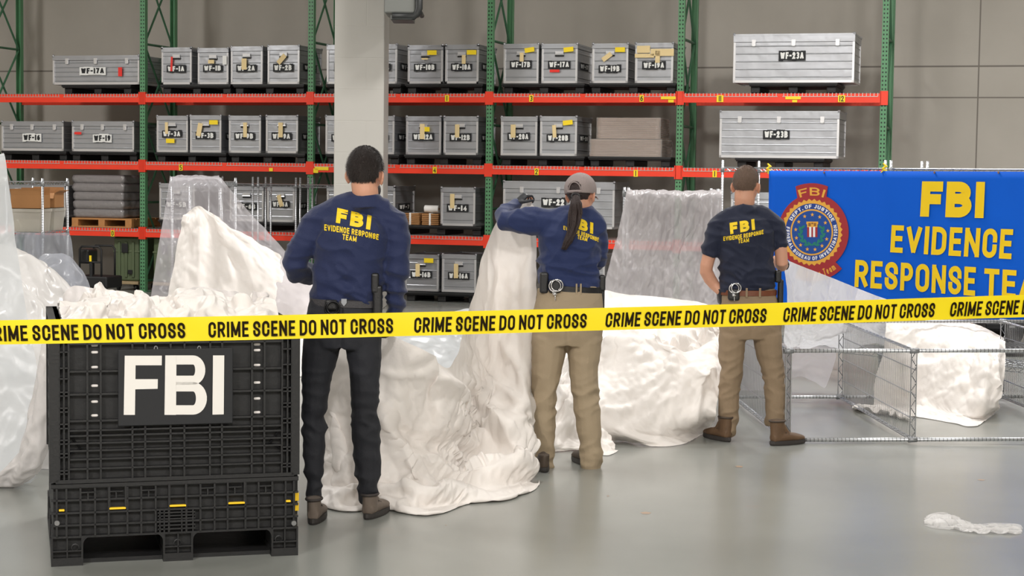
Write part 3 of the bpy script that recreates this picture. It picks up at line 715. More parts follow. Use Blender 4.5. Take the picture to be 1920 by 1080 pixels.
tub('cloudy plastic tub at the back right of the far left wire rack', sx + .178, 17.71, zs, .32, .4, .225)
carton('cardboard_box', 'brown cardboard box with its light flap folded down, right back on left rack', sx + .178, 17.71, zs + .226, .31, .36, .15, (('f', -.9, .07), ('b', 1.4, .06), ('r', .5, .06)))
# covered lower part of the left rack is in the sheets section

# ---- wire racks standing in a row before the pallet rack
y_ = 22.2
for (xa, xb, lab) in ((392, 474, 'chrome wire rack behind the draped plastic, left of the paired posts'),
                      (484, 555, 'chrome wire rack between the paired posts and the dark shirted man'),
                      (563, 668, 'chrome wire rack with its end behind the pillar and dark haired man')):
    ua, za = rk(xa, 343, -.75); ub, _ = rk(xb, 343, -.75)
    wire_rack('wire_rack', lab, rw(ua, -.75, 0), ub - ua, .4, 1.63, -R_AL, (.3, 1.535), group=GRP)
# ---- rack under the draped plastic in the middle
RB_Y = 16.4
B0, B1 = at(323, 345, RB_Y), at(413, 345, RB_Y)
wire_rack('wire_rack', 'chrome wire rack draped with clear plastic behind the black bulk box', (B0.x, RB_Y, 0), B1.x - B0.x, .9, 1.63, 0, (.25, 1.59), group=GRP)
# ---- rack under the grey drape beside the crew-cut man
RC_Y = 14.6
C0, C1 = at(1178, 360, RC_Y), at(1346, 360, RC_Y)
wire_rack('wire_rack', 'chrome wire rack under crumpled clear plastic between the woman and the crew cut man', (C0.x, RC_Y, 0), C1.x - C0.x, .5, 1.6, 0, (.2, .9, 1.56), group=GRP)
# ---- long rack carrying the blue banner
BNL = at(1355, 312, 16.4); BNR = at(1995, 316, 13.55)
bdir = Vector((BNR.x - BNL.x, BNR.y - BNL.y, 0)); blen = bdir.length; bdir.normalize(); brot = math.atan2(bdir.y, bdir.x)
bnrm = Vector((bdir.y, -bdir.x, 0))                     # towards the camera
def brk(px, py, off=.0):
    d = ray(px, py); o = Vector((BNL.x, BNL.y, 0)) + bnrm * off
    t = (o - CAM).dot(bnrm) / d.dot(bnrm); return CAM + d * t
ztop = 1.79
pm_ = brk(1660, 315); sm = (pm_ - Vector((BNL.x, BNL.y, pm_.z))).dot(bdir)
wire_rack('wire_rack', 'tall chrome wire rack behind the crew cut man, carrying the banner left half', (BNL.x, BNL.y, 0), sm, .5, 1.86, brot, (.2, .7, ztop), group=GRP, pitch=.05)
q_ = Vector((BNL.x, BNL.y, 0)) + bdir * (sm + .06)
wire_rack('wire_rack', 'tall chrome wire rack carrying the right half of the blue banner', (q_.x, q_.y, 0), blen - sm + .4, .5, 1.86, brot, (.2, .7, ztop), group=GRP, pitch=.05)

# ---- wire rack lying on its side on the floor
LO = gnd(1467, 830); 
yaw = .035
ex = Vector((math.cos(yaw), math.sin(yaw), 0)) ; ey = Vector((-math.sin(yaw) - .02, math.cos(yaw), 0)).normalized()
o = wire_rack('wire_rack', 'empty chrome wire rack lying on its side on the floor at right', (0, 0, 0), 2.0, .575, 2.25, 0, (.05, .86, 2.1), pitch=.0254, group=GRP, rr=.0017)
mm = Matrix.Identity(4); cols = (ey, Vector((0, 0, 1)), ex)
for j in range(3):
    for i in range(3): mm[i][j] = cols[j][i]
mm.translation = Vector((LO.x, LO.y, .0175)); o.matrix_world = mm

# ================================================================== banner
def layer(mb, pts, off, mi=0):
    off = .085 + (off - .098) * .2; mb.add([brk(x, y, off) for x, y in pts], [tuple(range(len(pts)))], mi)
M_BBLUE = mat('banner_blue', srgb(0, 90, 205), .7, var=.05, vscale=3, spec=.2)
M_BYEL = mat('banner_yellow', srgb(240, 202, 34), .65, spec=.2)
ban = thing('banner', 'blue cloth banner with large yellow lettering and a round seal, tied to wire racks', 'banner', (0, 0, 0))
m = MB(); nu, nv = 60, 20
BL, BR = 1442, 1992
for i in range(nu + 1):
    px = BL + (BR - BL) * i / nu
    for j in range(nv + 1):
        yt = 320 + (px - BL) * .004; yb = 578 + (px - BL) * .055
        py = yt + (yb - yt) * j / nv
        off = .075 + .003 * math.sin(i * .55) * (j / nv) + .006 * math.exp(-((px - 1655) / 14) ** 2)
        m.v.append(tuple(brk(px - (2 if i == 0 else 0) * j / nv, py, off)))
for i in range(nu):
    for j in range(nv):
        a = i * (nv + 1) + j; m.f.append((a, a + 1, a + nv + 2, a + nv + 1)); m.mi.append(0)
cl = m.build('cloth', M_BBLUE, ban, smooth=True); s_ = cl.modifiers.new('thickness', 'SOLIDIFY'); s_.thickness = .003; s_.offset = 0
def btext(txt, q, sw, wf, name='lettering', m_=None, off=.0845, mt=None, gap=None):
    """q: px corners top-left, top-right, bottom-right, bottom-left"""
    mb = m_ or MB(); quads, W = lettering(txt, 1., sw, wf, gap)
    tl, tr, br_, bl = [Vector(a) for a in q]
    for k_, a in enumerate(quads):
        vs = []
        for p in a:
            s = p.x / W + .5; t = p.y
            v = (bl * (1 - s) + br_ * s) * (1 - t) + (tl * (1 - s) + tr * s) * t
            vs.append(brk(v.x, v.y, off + STAG * (k_ % 37)))
        mb.add(vs, [(0, 1, 2, 3)])
    if m_ is None: mb.build(name, mt or M_BYEL, ban)
btext('FBI', ((1729, 340), (1847, 341), (1844, 409), (1725, 406)), .285, .78, gap=.12)
btext('EVIDENCE', ((1672, 422), (1900, 430), (1896, 486), (1669, 473)), .19, .6, gap=.13)
btext('RESPONSE', ((1604, 487), (1830, 501), (1828, 555), (1602, 538)), .19, .6, gap=.13)
btext('TEAM', ((1846, 503), (1988, 512), (1986, 568), (1844, 556)), .19, .62, gap=.13)
# round seal
sc_ = (1522., 435.5)
KX = .92
def P_(r, a, c=sc_): return (c[0] + r * KX * math.cos(math.radians(a)), c[1] - r * math.sin(math.radians(a)))
def disc(mb, r, off, mi, n=72, tooth=0., nt=36):
    pts = []
    for i in range(n): pts.append(P_(r + (tooth if i % 2 else 0), 360 * i / n))
    layer(mb, pts, off, mi)
m = MB()
cr_ = (1525., 435.5)
layer(m, [P_(72, 360 * i / 72, cr_) for i in range(72)], .1, 0)
layer(m, [P_(61, 63 + 54 * i / 16) for i in range(17)] + [P_(92, 111 - 42 * i / 16) for i in range(17)] , .1005, 0)
layer(m, [P_(64, 250 + 60 * i / 16) for i in range(17)] + [P_(92, 312 - 64 * i / 16) for i in range(17)], .1005, 0)
disc(m, 59, .102, 1, 72, 4)
disc(m, 54, .104, 2); disc(m, 43.5, .106, 1); disc(m, 40.5, .108, 3)
def arctext(txt, r, a0, a1, h, sw, mi, inward=False, off=.106, wf=.6):
    quads, W = lettering(txt, h, sw, wf, gap=h * .2)
    for k_, q in enumerate(quads):
        vs = []
        for p in q:
            s = p.x / W + .5; a = a0 + (a1 - a0) * s
            vs.append(brk(*P_(r - p.y if inward else r + p.y, a), .085 + (off - .098) * .2 + STAG * .4 * (k_ % 37)))
        m.add(vs, [(0, 1, 2, 3)], mi)
arctext('DEPT. OF JUSTICE', 45.2, 152, 26, 7, 1.5, 4)
arctext('FEDERAL BUREAU OF INVESTIGATION', 52.4, 168, 376, 7, 1.5, 4, True)
arctext('FBI', 69, 110, 70, 15, 2.4, 1, wf=.75, off=.103)
arctext('Response Team', 85, 248, 306, 13, 2.0, 1, True, wf=.5, off=.103)
for i in range(13):                                     # thirteen stars
    a = 88 + 360 * i / 13; c = P_(33, a); pts = []
    for k in range(10):
        r = 4.1 if k % 2 == 0 else 1.7; b = math.radians(90 + 36 * k); pts.append((c[0] + r * KX * math.cos(b), c[1] - r * math.sin(b)))
    layer(m, pts, .111, 1)
for sg in (-1, 1):                                      # green laurel branches round the shield
    for k in range(9):
        a = 90 + sg * (60 + k * 13.5); rr_ = 21 + (k % 2) * 4
        c = P_(rr_, a + 0, (sc_[0], sc_[1] + 1)); pts = []
        for i in range(8):
            b = math.radians(45 * i); t_ = math.radians(a + 90 + sg * (25 if k % 2 else -25))
            dx, dy = 5.6 * math.cos(b), 2.4 * math.sin(b)
            pts.append((c[0] + (dx * math.cos(t_) - dy * math.sin(t_)) * KX, c[1] - (dx * math.sin(t_) + dy * math.cos(t_))))
        layer(m, pts, .111 + .0002 * k, 5)
cx, cy = sc_[0] + 1, sc_[1]
R4 = lambda x0, y0, x1, y1, o_, mi: layer(m, [(cx + x0 * KX, cy + y0), (cx + x1 * KX, cy + y0), (cx + x1 * KX, cy + y1), (cx + x0 * KX, cy + y1)], o_, mi)
R4(-10.5, -10, 10.5, 9, .113, 0)
for x in (-6.3, 1.5): R4(x, -10, x + 4.4, 9, .114, 4)
R4(-12, -20, 12, -15, .114, 1); R4(-10.5, -16, 10.5, -9.5, .1135, 1); R4(-8, -17.5, -3, -11.5, .1145, 6); R4(3, -17.5, 8, -11.5, .1145, 6); R4(-2, -18, 2, -15, .115, 6)
m.build('emblem', [mat('emblem_red', srgb(160, 38, 44), .55), mat('emblem_gold', srgb(228, 168, 62), .55), mat('emblem_ring_blue', srgb(22, 60, 140), .55),
                   mat('emblem_inner_blue', srgb(8, 70, 150), .55), mat('emblem_white', srgb(232, 232, 235), .55), mat('emblem_green', srgb(20, 120, 104), .55),
                   mat('emblem_ochre', srgb(150, 100, 40), .55)], ban)
m = MB()
for px in (1545, 1752, 1872): p = brk(px, 323.5, .081); m.tube([p + bnrm * .002, p - bnrm * .004], .009, 10)
m.build('eyelet', mat('eyelet_brass', srgb(150, 120, 110), .4, .6), ban)
for px in (1441, 1658):
    p = brk(px, 316, .07); tm = MB()
    tm.tube([p + Vector((.0, 0, -.05)), p + Vector((.012, 0, -.02)), p + Vector((-.012, 0, .0)), p + Vector((.015, 0, .02)), p + Vector((-.01, 0, .045))], [.012, .018, .012, .016, .006], 8)
    tm.tube([p + Vector((0, 0, -.01)), p + Vector((-.03, 0, -.035))], [.008, .003], 6)
    tm.build('tape_tie', M_YEL, ban)

# ================================================================== other goods around the rack
# stacks of flat cardboard wrapped in plastic on the middle shelf
M_WRAP = film('stretch_wrap', srgb(225, 220, 215), .34, .12, .1, bump=.5, bscale=14)
def flat_stack(label, x0, x1, yt, yb, lvl, v, d, zb, col, n=12, wrap=True, strap=False):
    ua, zt = rk(x0, yt, v); ub, _ = rk(x1, yb, v); w_ = ub - ua; z0 = (R_Z[lvl]) + zb; h = zt - z0
    o = thing('cardboard_stack', label, 'cardboard stack', rw((ua + ub) / 2, v, z0), -R_AL)
    m = MB()
    for i in range(n):
        j = random.uniform(-.012, .012); k = random.uniform(0, .01)
        m.bx(-w_ / 2 + .012 + j * .6, w_ / 2 - .012 + j * .6, k, d - .01 + k, h * i / n + .0035, h * (i + 1) / n - .0035)
    m.build('flattened_boxes', col, o); o.children[0]['kind'] = 'stuff'
    if strap: MB().bx(-.012, .012, -.004, d + .012, -.0, h + .004).build('strap', mat('white_strap', srgb(232, 230, 225), .5), o)
    if wrap:
        mw_ = MB(); N_ = 28
        for i in range(N_):
            a = i / N_; pts = []
        ring = []
        per = [(-w_ / 2, -.008), (w_ / 2, -.008), (w_ / 2, d + .01), (-w_ / 2, d + .01)]
        pl_ = []
        for k in range(4):
            p, q = Vector(per[k]), Vector(per[(k + 1) % 4])
            for i in range(12): pl_.append(p + (q - p) * i / 12)
        nz = 14
        for j in range(nz + 1):
            for p in pl_:
                b = .009 * noise.noise(Vector((p.x * 8, p.y * 8, j * .9)))
                c = Vector((p.x * (1 + b), p.y + b, -.002 + (h + .006) * j / nz)); mw_.v.append(tuple(c))
        K = len(pl_)
        for j in range(nz):
            for i in range(K): mw_.f.append((j * K + i, j * K + (i + 1) % K, (j + 1) * K + (i + 1) % K, (j + 1) * K + i)); mw_.mi.append(0)
        mw_.f.append(tuple(range(nz * K, nz * K + K))); mw_.mi.append(0)
        mw_.build('stretch_wrap', M_WRAP, o, smooth=True)
    return o, ua, ub, h
M_KRAFT2 = mat('grey_brown_cardboard', srgb(146, 112, 88), .8, var=.12, vscale=6)
flat_stack('plastic wrapped stack of flat cardboard boxes, wider lower bundle on the middle shelf', 1106, 1240, 261, 296, 1, .06, .7, .139, M_KRAFT2, 10)
_, zmid = rk(1170, 261, .06)
flat_stack('plastic wrapped stack of flat cardboard boxes, upper bundle on the middle shelf', 1119, 1238, 221, 262, 1, .1, .62, zmid - R_Z[1] + .006, M_KRAFT2, 11)
flat_stack('left bundle of strapped brown flat boxes beside case WF-14', 751, 787, 399, 426, 0, .12, .5, .139, M_KRAFT, 6, False, True)
flat_stack('right bundle of strapped brown flat boxes beside case WF-14', 789, 823, 400, 427, 0, .12, .5, .139, M_KRAFT, 6, False, True)
ua, za = rk(796, 388, .2); ub, zb_ = rk(822, 399.5, .2); _, zz0 = rk(806, 399.5, .12)
t = thing('paper_roll', 'white paper roll lying on the strapped brown boxes', 'paper roll', rw((ua + ub) / 2, .22, zz0 + .006 + .048), -R_AL)
MB().cyl((-(ub - ua) / 2, 0, 0), ((ub - ua) / 2, 0, 0), .048, 20).build('paper', mat('roll_paper', srgb(228, 226, 222), .7), t, bev=.003)
m = MB().tube([(-(ub - ua) / 2 - .004, 0, 0), ((ub - ua) / 2 + .004, 0, 0)], .018, 12); m.build('core', M_KRAFT, t)
# tall wrapped pallet load on the lower shelf at left
ua, zt = rk(136, 327, .1); ub, _ = rk(232, 411, .1); w_ = ub - ua; z0 = R_Z[0] + .139; h = zt - z0
t = thing('wrapped_pallet_load', 'stack of grey goods wrapped in shiny plastic on a wooden pallet', 'wrapped goods', rw((ua + ub) / 2, .1, z0), -R_AL)
M_SHINY = mat('silver_wrap', srgb(128, 124, 124), .22, 0, bump=1., bscale=14, spec=.8, coat=.4)
lay = 5
for i in range(lay):
    m = MB(); zz0, zz1 = h * i / lay, h * (i + 1) / lay; ns = 18
    pts = []
    ins = (i == 0) * 0 + random.uniform(0, .012)
    for j in range(7):
        f = j / 6; bul = .014 * math.sin(math.pi * f) - .012 * (f in (0, 1)) - ins - .045 * (1 - (zz0 + (zz1 - zz0) * f) / h) * .5
        row = []
        for k in range(4):
            p = [(-1, 0), (1, 0), (1, 1), (-1, 1)][k]; q = [(1, 0), (1, 1), (-1, 1), (-1, 0)][k]
            for s in range(ns):
                u_ = p[0] + (q[0] - p[0]) * s / ns; v_ = p[1] + (q[1] - p[1]) * s / ns
                nz_ = .012 * noise.noise(Vector((u_ * 5, v_ * 5, i * 3 + f * 3)))
                row.append((u_ * (w_ / 2 + bul + nz_), .35 + (v_ - .5) * .7 * (1 + 2 * (bul + nz_)), zz0 + (zz1 - zz0) * f))
        pts.append(row)
    K = len(pts[0])
    for row in pts: m.v += row
    for j in range(6):
        for s in range(K): m.f.append((j * K + s, j * K + (s + 1) % K, (j + 1) * K + (s + 1) % K, (j + 1) * K + s)); m.mi.append(0)
    m.f.append(tuple(range(6 * K, 7 * K))); m.mi.append(0); m.f.append(tuple(reversed(range(K)))); m.mi.append(0)
    m.build('wrapped_layer', M_SHINY, t, smooth=True)
# green transit cases on dollies, one either side of the green post
M_OLIVE = mat('olive_plastic', srgb(86, 98, 70), .5, var=.1, bump=.1)
for (xa, xb, lab, lab2) in ((213, 261, 'olive green moulded transit case standing on a dolly left of the green post', 'low tan dolly with casters under the left olive green case'),
                            (287, 335, 'olive green moulded transit case right of the green post, partly behind the plastic drape', 'low tan dolly with casters under the right olive green case')):
    ua, _ = rk(xa, 500, .12); ub, _ = rk(xb, 500, .12); w_ = ub - ua
    t = thing('transit_case', lab, 'case', rw((ua + ub) / 2, .12, .137), -R_AL, 'olive green transit cases')
    MB().bx(-w_ / 2, w_ / 2, 0, .55, 0, .62).build('case_shell', M_OLIVE, t, bev=.03, seg=3)
    for x in (-.11, .0, .11): MB().bx(x - .022, x + .022, -.02, .01, .05, .56).build('rib', M_OLIVE, t, bev=.012)
    MB().bx(-w_ / 2 - .006, w_ / 2 + .006, -.006, .556, .40, .43).build('lid_seam', M_OLIVE, t, bev=.008)
    MB().bx(-.06, .04, -.035, -.02, .4, .53).build('latch', M_BLK, t, bev=.006)
    MB().bx(.04, .11, -.035, -.02, .1, .16).build('handle', M_BLK, t, bev=.006)
    d_ = thing('dolly', lab2, 'dolly', rw((ua + ub) / 2, .1, 0), -R_AL, 'tan dollies')
    MB().bx(-w_ / 2 + .005, w_ / 2 - .005, .0, .6, .09, .134).build('deck', mat('dolly_board', srgb(168, 146, 112), .6), d_, bev=.006)
    for x in (-w_ / 2 + .06, w_ / 2 - .06):
        for y in (.06, .54): MB().cyl((x - .015, y, .0415), (x + .015, y, .0415), .04, 14).build('caster', M_BLK, d_)
# black generator cart
P = at(165, 520, 23.4)
t = thing('generator_cart', 'black wheeled generator with tube handle frame beside the green case', 'generator', (P.x, 23.35, 0), -R_AL)
MB().bx(-.22, .30, 0, .42, .1, .26).build('base', M_BLK, t, bev=.02)
m = MB(); hx = .20
for y in (.03, .39): m.tube([(-.13, y, .2), (-.13, y, .62), (-.1, y, .66), (.16, y, .66), (hx, y, .62), (hx, y, .2)], .014, 8)
m.tube([(-.13, .03, .45), (hx, .03, .45)], .012, 8); m.build('tube_frame', M_BLK, t, smooth=True)
MB().bx(-.2, -.04, .1, .36, .42, .62).build('engine', mat('engine_black', srgb(30, 30, 31), .4), t, bev=.03, seg=3)
MB().cyl((.04, .02, .46), (.04, .02, .54), .016, 10).build('cap', M_YEL, t)
MB().cyl((.04, .04, .25), (.04, .04, .45), .025, 10).build('filler_neck', M_BLK, t)
for x in (-.16, .22):
    MB().cyl((x, -.03, .08), (x, .03, .08), .079, 18).build('wheel', M_BLK, t)
# trailer and box seen below the tape at far right
P = at(1855, 600, 17.2)
t = thing('equipment_trailer', 'white trailer panel with red sticker and black bumper behind the lying wire rack', 'trailer', (P.x, 17.2, 0))
zt = lambda py: at(1890, py, 17.2).z
MB().bx(0, 2.2, .06, 1.2, zt(606), 1.25).build('body_panel', mat('trailer_white', srgb(224, 224, 226), .35), t, bev=.01)
MB().bx(-.03, 2.25, 0, .2, zt(618), zt(607)).build('bumper', M_BLK, t, bev=.008)
m = MB(); m.bx(.13, .31, .05, .06, zt(603), zt(595)); m.build('red_sticker', M_REDTAG, t)
m = MB(); m.bx(.02, .09, .05, .06, zt(604), zt(594)); m.build('label', mat('label_grey', srgb(170, 172, 175), .5), t)
MB().bx(.2, .26, -.005, .0, zt(614.5), zt(610.5)).build('number_plate', mat('plate_grey', srgb(150, 150, 150), .5), t)
MB().bx(-.05, 2.3, -.5, .05, zt(650) - .02, zt(645)).build('step', mat('step_grey', srgb(110, 112, 112), .4, .5), t)
m = MB()
for i in range(46): x = -.04 + i * .05; m.bx(x, x + .02, -.5, .03, zt(645) + .0, zt(641))
m.build('step_grating', M_CHROME, t)
for x in (.3, 1.9): MB().cyl((x, .4, .17), (x, .62, .17), .17, 20).build('wheel', M_BLK, t)
MB().bx(-.02, 2.2, .1, 1.1, .2, zt(620)).build('chassis', mat('chassis_dark', srgb(40, 40, 42), .5), t)
P = at(1795, 602, 16.6)
carton('cardboard_box', 'brown cardboard box beyond the white sheet at right, under the tape', P.x, 16.85, .003, .33, .4, .43, (('f', -.2, .0),))
P = at(1838, 602, 17.0)
t = thing('tool_bag', 'dark tool bag with a red trim beside the trailer', 'bag', (P.x - .05, 16.95, .0))
MB().bx(-.1, .1, 0, .3, .002, .40).build('bag_body', mat('bag_dark', srgb(46, 42, 42), .7), t, bev=.05, seg=3)
MB().bx(-.06, .06, -.012, 0, .34, .37).build('trim', M_REDTAG, t)

# ================================================================== crime scene tape
TX = [0, 200, 400, 780, 1160, 1520, 1920]; TT = [600.3, 597.3, 593.3, 585.4, 576.6, 566, 552.5]; TB = [646, 642.5, 639, 629.8, 618.5, 608, 594.5]
tA, tB = at(0, 600, 5.3), at(1920, 600, 6.15)
tA.z = tB.z = 0; tdir = (tB - tA); tlen = tdir.length; tdir.normalize(); tn = Vector((tdir.y, -tdir.x, 0))
def tape_hit(px, py):
    d = ray(px, py); t = (tA - CAM).dot(tn) / d.dot(tn); return CAM + d * t
_s = []; _zt = []; _zb = []
for px in range(-120, 2060, 20):
    k = min(max(px, 0), 1920)
    yt = np.interp(k, TX, TT) + (px - k) * -.02; yb = np.interp(k, TX, TB) + (px - k) * -.02
    a, b = tape_hit(px, yt), tape_hit(px, yb); _s.append((a - tA).dot(tdir)); _zt.append(a.z); _zb.append(b.z)
def ker(a): a = np.array(a); return np.convolve(np.pad(a, 4, 'edge'), np.ones(9) / 9, 'valid')
_zt, _zb = ker(_zt), ker(_zb)
def tape_pt(s, t, off=0.):
    s = float(s); off = float(off)
    p = tA + tdir * s + tn * off; a, b = np.interp(s, _s, _zb), np.interp(s, _s, _zt); p.z = float(a + (b - a) * t)
    return p
tape = thing('barrier_tape', 'yellow barrier tape with black capitals stretched across the whole scene', 'barrier tape', (0, 0, 0))
m = MB()
for i, s in enumerate(_s):
    for j in range(5): m.v.append(tuple(tape_pt(s, j / 4, .0015 * math.sin(i * .7 + j))))
for i in range(len(_s) - 1):
    for j in range(4): a = i * 5 + j; m.f.append((a, a + 5, a + 6, a + 1)); m.mi.append(0)
film('tape_yellow', srgb(214, 192, 2), 1., .4, .1)
tp = m.build('tape_strip', MATS['tape_yellow'], tape, smooth=True)
M_TAPEK = mat('tape_print', srgb(24, 16, 4), .8, spec=.1)
for (a, b, sl) in ((-20 - 10, 348, -.06), (391, 737, -.02), (776, 1099, .04), (1134, 1435, .1), (1467, 1750, .12), (1779, 2052, .15)):
    sa, sb = (tape_hit(a, 610) - tA).dot(tdir), (tape_hit(b, 610) - tA).dot(tdir); c = (sa + sb) / 2; H_ = .048
    mb = MB()
    letters(mb, 'CRIME SCENE DO NOT CROSS', H_, H_ * .165, lambda x, y: tape_pt(c + x, .135 + .64 * y / H_, .0028), .5, gap=H_ * .12, slant=sl, width=sb - sa, space=.2)
    mb.build('lettering', M_TAPEK, tape)
# two stanchions hold the tape, outside the frame
for s, e in ((_s[0], 'left'), (_s[-1], 'right')):
    p = tape_pt(s, .5)
    t = thing('stanchion', 'black stanchion post holding the barrier tape outside the %s of the view' % e, 'post', (p.x, p.y, 0))
    t.location = t.location - tn * .045
    MB().cyl((0, 0, .02), (0, 0, p.z + .08), .025, 14).build('pole', M_BLK, t); MB().cyl((0, 0, 0), (0, 0, .025), .17, 24).build('base', M_BLK, t)
# ================================================================== black collapsible bulk box
M_BOX = mat('bulk_box_plastic', srgb(23, 23, 24), .5, bump=.12, bscale=60, var=.2, vscale=5)
M_BOXP = mat('bulk_box_panel', srgb(15, 15, 16), .6, bump=.2, bscale=30, var=.3, vscale=4)
M_HOLE = mat('bulk_box_recess', srgb(13, 13, 14), .8)
FL, FR = gnd(96, 1063), gnd(559, 1041)
bx_ = Vector((FR.x - FL.x, FR.y - FL.y, 0)); BW = bx_.length; bx_.normalize(); by_ = Vector((-bx_.y, bx_.x, 0)); BRZ = math.atan2(bx_.y, bx_.x)
def face(px, py, dep=0.):
    d = ray(px, py); o = FL + by_ * dep; t = (o - CAM).dot(by_) / d.dot(by_); p = CAM + d * t - FL
    return p.dot(bx_), p.z
BD = 1.12
box = thing('bulk_box', 'black ribbed collapsible bulk box with white letter sign, full of white sheeting', 'bulk box', FL, BRZ)
fx = lambda px, py: face(px, py)[0]
fz = lambda py, px=150: face(px, py)[1]
ZB = fz(909, 150); ZT = fz(612, 100)                    # base height, wall height
zr = lambda left_y: fz(left_y, 150)
def wall_panel(m, x0, x1, z0, z1): m.bx(x0, x1, .035, .05, z0, z1)
RIB = .004; D0 = .006
# --- upper front wall
up = MB(); W0, W1 = .0, BW
up.bx(.045, BW - .045, .034, .05, ZB + .012, ZT, 1)                      # recessed skin
VX = [fx(x, 800) for x in (129, 164, 189, 248.5, 272.5, 320, 346, 394, 416.5, 472.5, 496, 529)]
for x in VX: up.bx(x - RIB, x + RIB, D0, .036, ZB + .012, ZT - .01)
for yl in (645, 697, 740, 790): up.bx(fx(129, 800), fx(529, 800), D0, .036, zr(yl) - .0042, zr(yl) + .0042)
for yl in (808, 818, 832, 846, 862, 880, 904): up.bx(fx(129, 800), fx(529, 800), D0, .036, zr(yl) - .0038, zr(yl) + .0038)
for (xa, xb) in ((92, 110), (547, 562)): up.bx(fx(xa, 800), fx(xb, 800), 0, .05, ZB + .012, ZT)     # side stiles
for (xs) in ((111, 120, 129), (529, 539, 547)):
    for x in xs: up.bx(fx(x, 800) - .0035, fx(x, 800) + .0035, .002, .036, ZB + .012, ZT)
    for yl in (640, 660, 690, 710, 735, 742, 765, 772, 795, 803, 825, 832, 850, 857, 882, 888):
        up.bx(fx(xs[0], 800), fx(xs[2], 800), .002, .036, zr(yl) - .003, zr(yl) + .003)
up.bx(.0, BW, .0, .05, ZT - .012, ZT); up.bx(0.02, BW - .02, 0, .05, ZB + .006, ZB + .022)
for s in (-1, 1):                                                        # diagonal gussets
    X = lambda px: fx(px, 820) if s < 0 else fx(560 + 97 - px, 820)
    for (a, b) in (((131, 815), (150, 842)), ((131, 853), (150, 842)), ((150, 842), (164, 845))):
        pa, pb = Vector((X(a[0]), .02, zr(a[1]))), Vector((X(b[0]), .02, zr(b[1]))); up.tube([pa, pb], (.004, .014), 4, up=(0, 1, 0))
up.build('front_wall', [M_BOX, M_BOXP], box)
m = MB()
for px, ys in ((178, (649, 662, 690, 725, 755, 781)), (484, (647, 658, 686, 719, 749, 775))):
    for y in ys:
        x, z = face(px, y); m.tube([(x - .0095, .0335, z), (x + .0095, .0335, z)], (.0052, .0016), 8, up=(0, 1, 0)); m.ell((x - .0095, .0335, z), (.0052, .0016, .0052), n=8, m=6); m.ell((x + .0095, .0335, z), (.0052, .0016, .0052), n=8, m=6)
sl = m.build('slot', mat('slot_liner_white', srgb(222, 216, 212), .6), box); sl['label'] = 'slots showing the white liner behind'; sl['kind'] = 'stuff'
# --- base with fork openings
bs = MB(); zr2 = lambda yl: fz(yl, 150)
zo = zr2(1007)
bs.bx(.01, BW - .01, .03, BD - .03, zo + .005, ZB, 1)                     # core above openings
VB = [fx(x, 960) for x in (106.5, 124.6, 151, 178.3, 204, 239, 265, 292, 317, 349.6, 376, 402.6, 427, 460.5, 485, 510.6, 535.6, 551)]
for i, x in enumerate(VB): bs.bx(x - RIB, x + RIB, .004, .034, zo, ZB)
for yl in (914, 938, 962, 985, 1007): bs.bx(.0, BW, .004, .034, zr2(yl) - .0042, zr2(yl) + .0042)
bs.bx(0, BW, 0, .04, ZB - .012, ZB + .003)
for i, px in enumerate((151, 204, 265, 376, 427, 485)):                   # small upper cells
    x = fx(px, 930); bs.bx(x + .004, x + .06, .004, .034, zr2(924) - .003, zr2(924) + .003); bs.bx(x + .028, x + .034, .004, .034, zr2(936), zr2(924))
for px in (205.5, 236, 318, 349, 427.5, 459): x = fx(px, 930); bs.bx(x - .005, x + .003, .0, .034, zr2(957), zr2(914))
# centre grille
for px in (300, 308, 341, 350, 362): x = fx(px, 980); bs.bx(x - .003, x + .003, .002, .034, zo, zr2(962))
for yl in (968, 974, 980, 992, 999): bs.bx(fx(296, 980), fx(366, 980), .002, .034, zr2(yl) - .003, zr2(yl) + .003)
o1, o2, o3, o4 = fx(156, 1030), fx(306, 1030), fx(362, 1030), fx(509, 1030)
for (a, b) in ((0, o1), (o2, o3), (o4, BW)):
    for (ya, yb) in ((.0, .22), (BD / 2 - .1, BD / 2 + .1), (BD - .2, BD)):
        bs.bx(a + .004, b - .004, ya + .03, yb, .0, zo + .006, 1)
    bs.bx(a, b, .0, .2, 0.0, .035); bs.bx(a, a + .008, .002, .034, .02, zo); bs.bx(b - .008, b, .002, .034, .02, zo)
    n = 3 if b - a > .14 else 2
    for i in range(1, n): x = a + (b - a) * i / n; bs.bx(x - .003, x + .003, .004, .034, .02, zo)
    bs.bx(a, b, .004, .034, .06, .066)
    bs.bx(a + .002, b - .002, .03, BD - .03, .0, .022)
bs.bx(o1, o4, .05, BD - .05, .0, .018, 1)
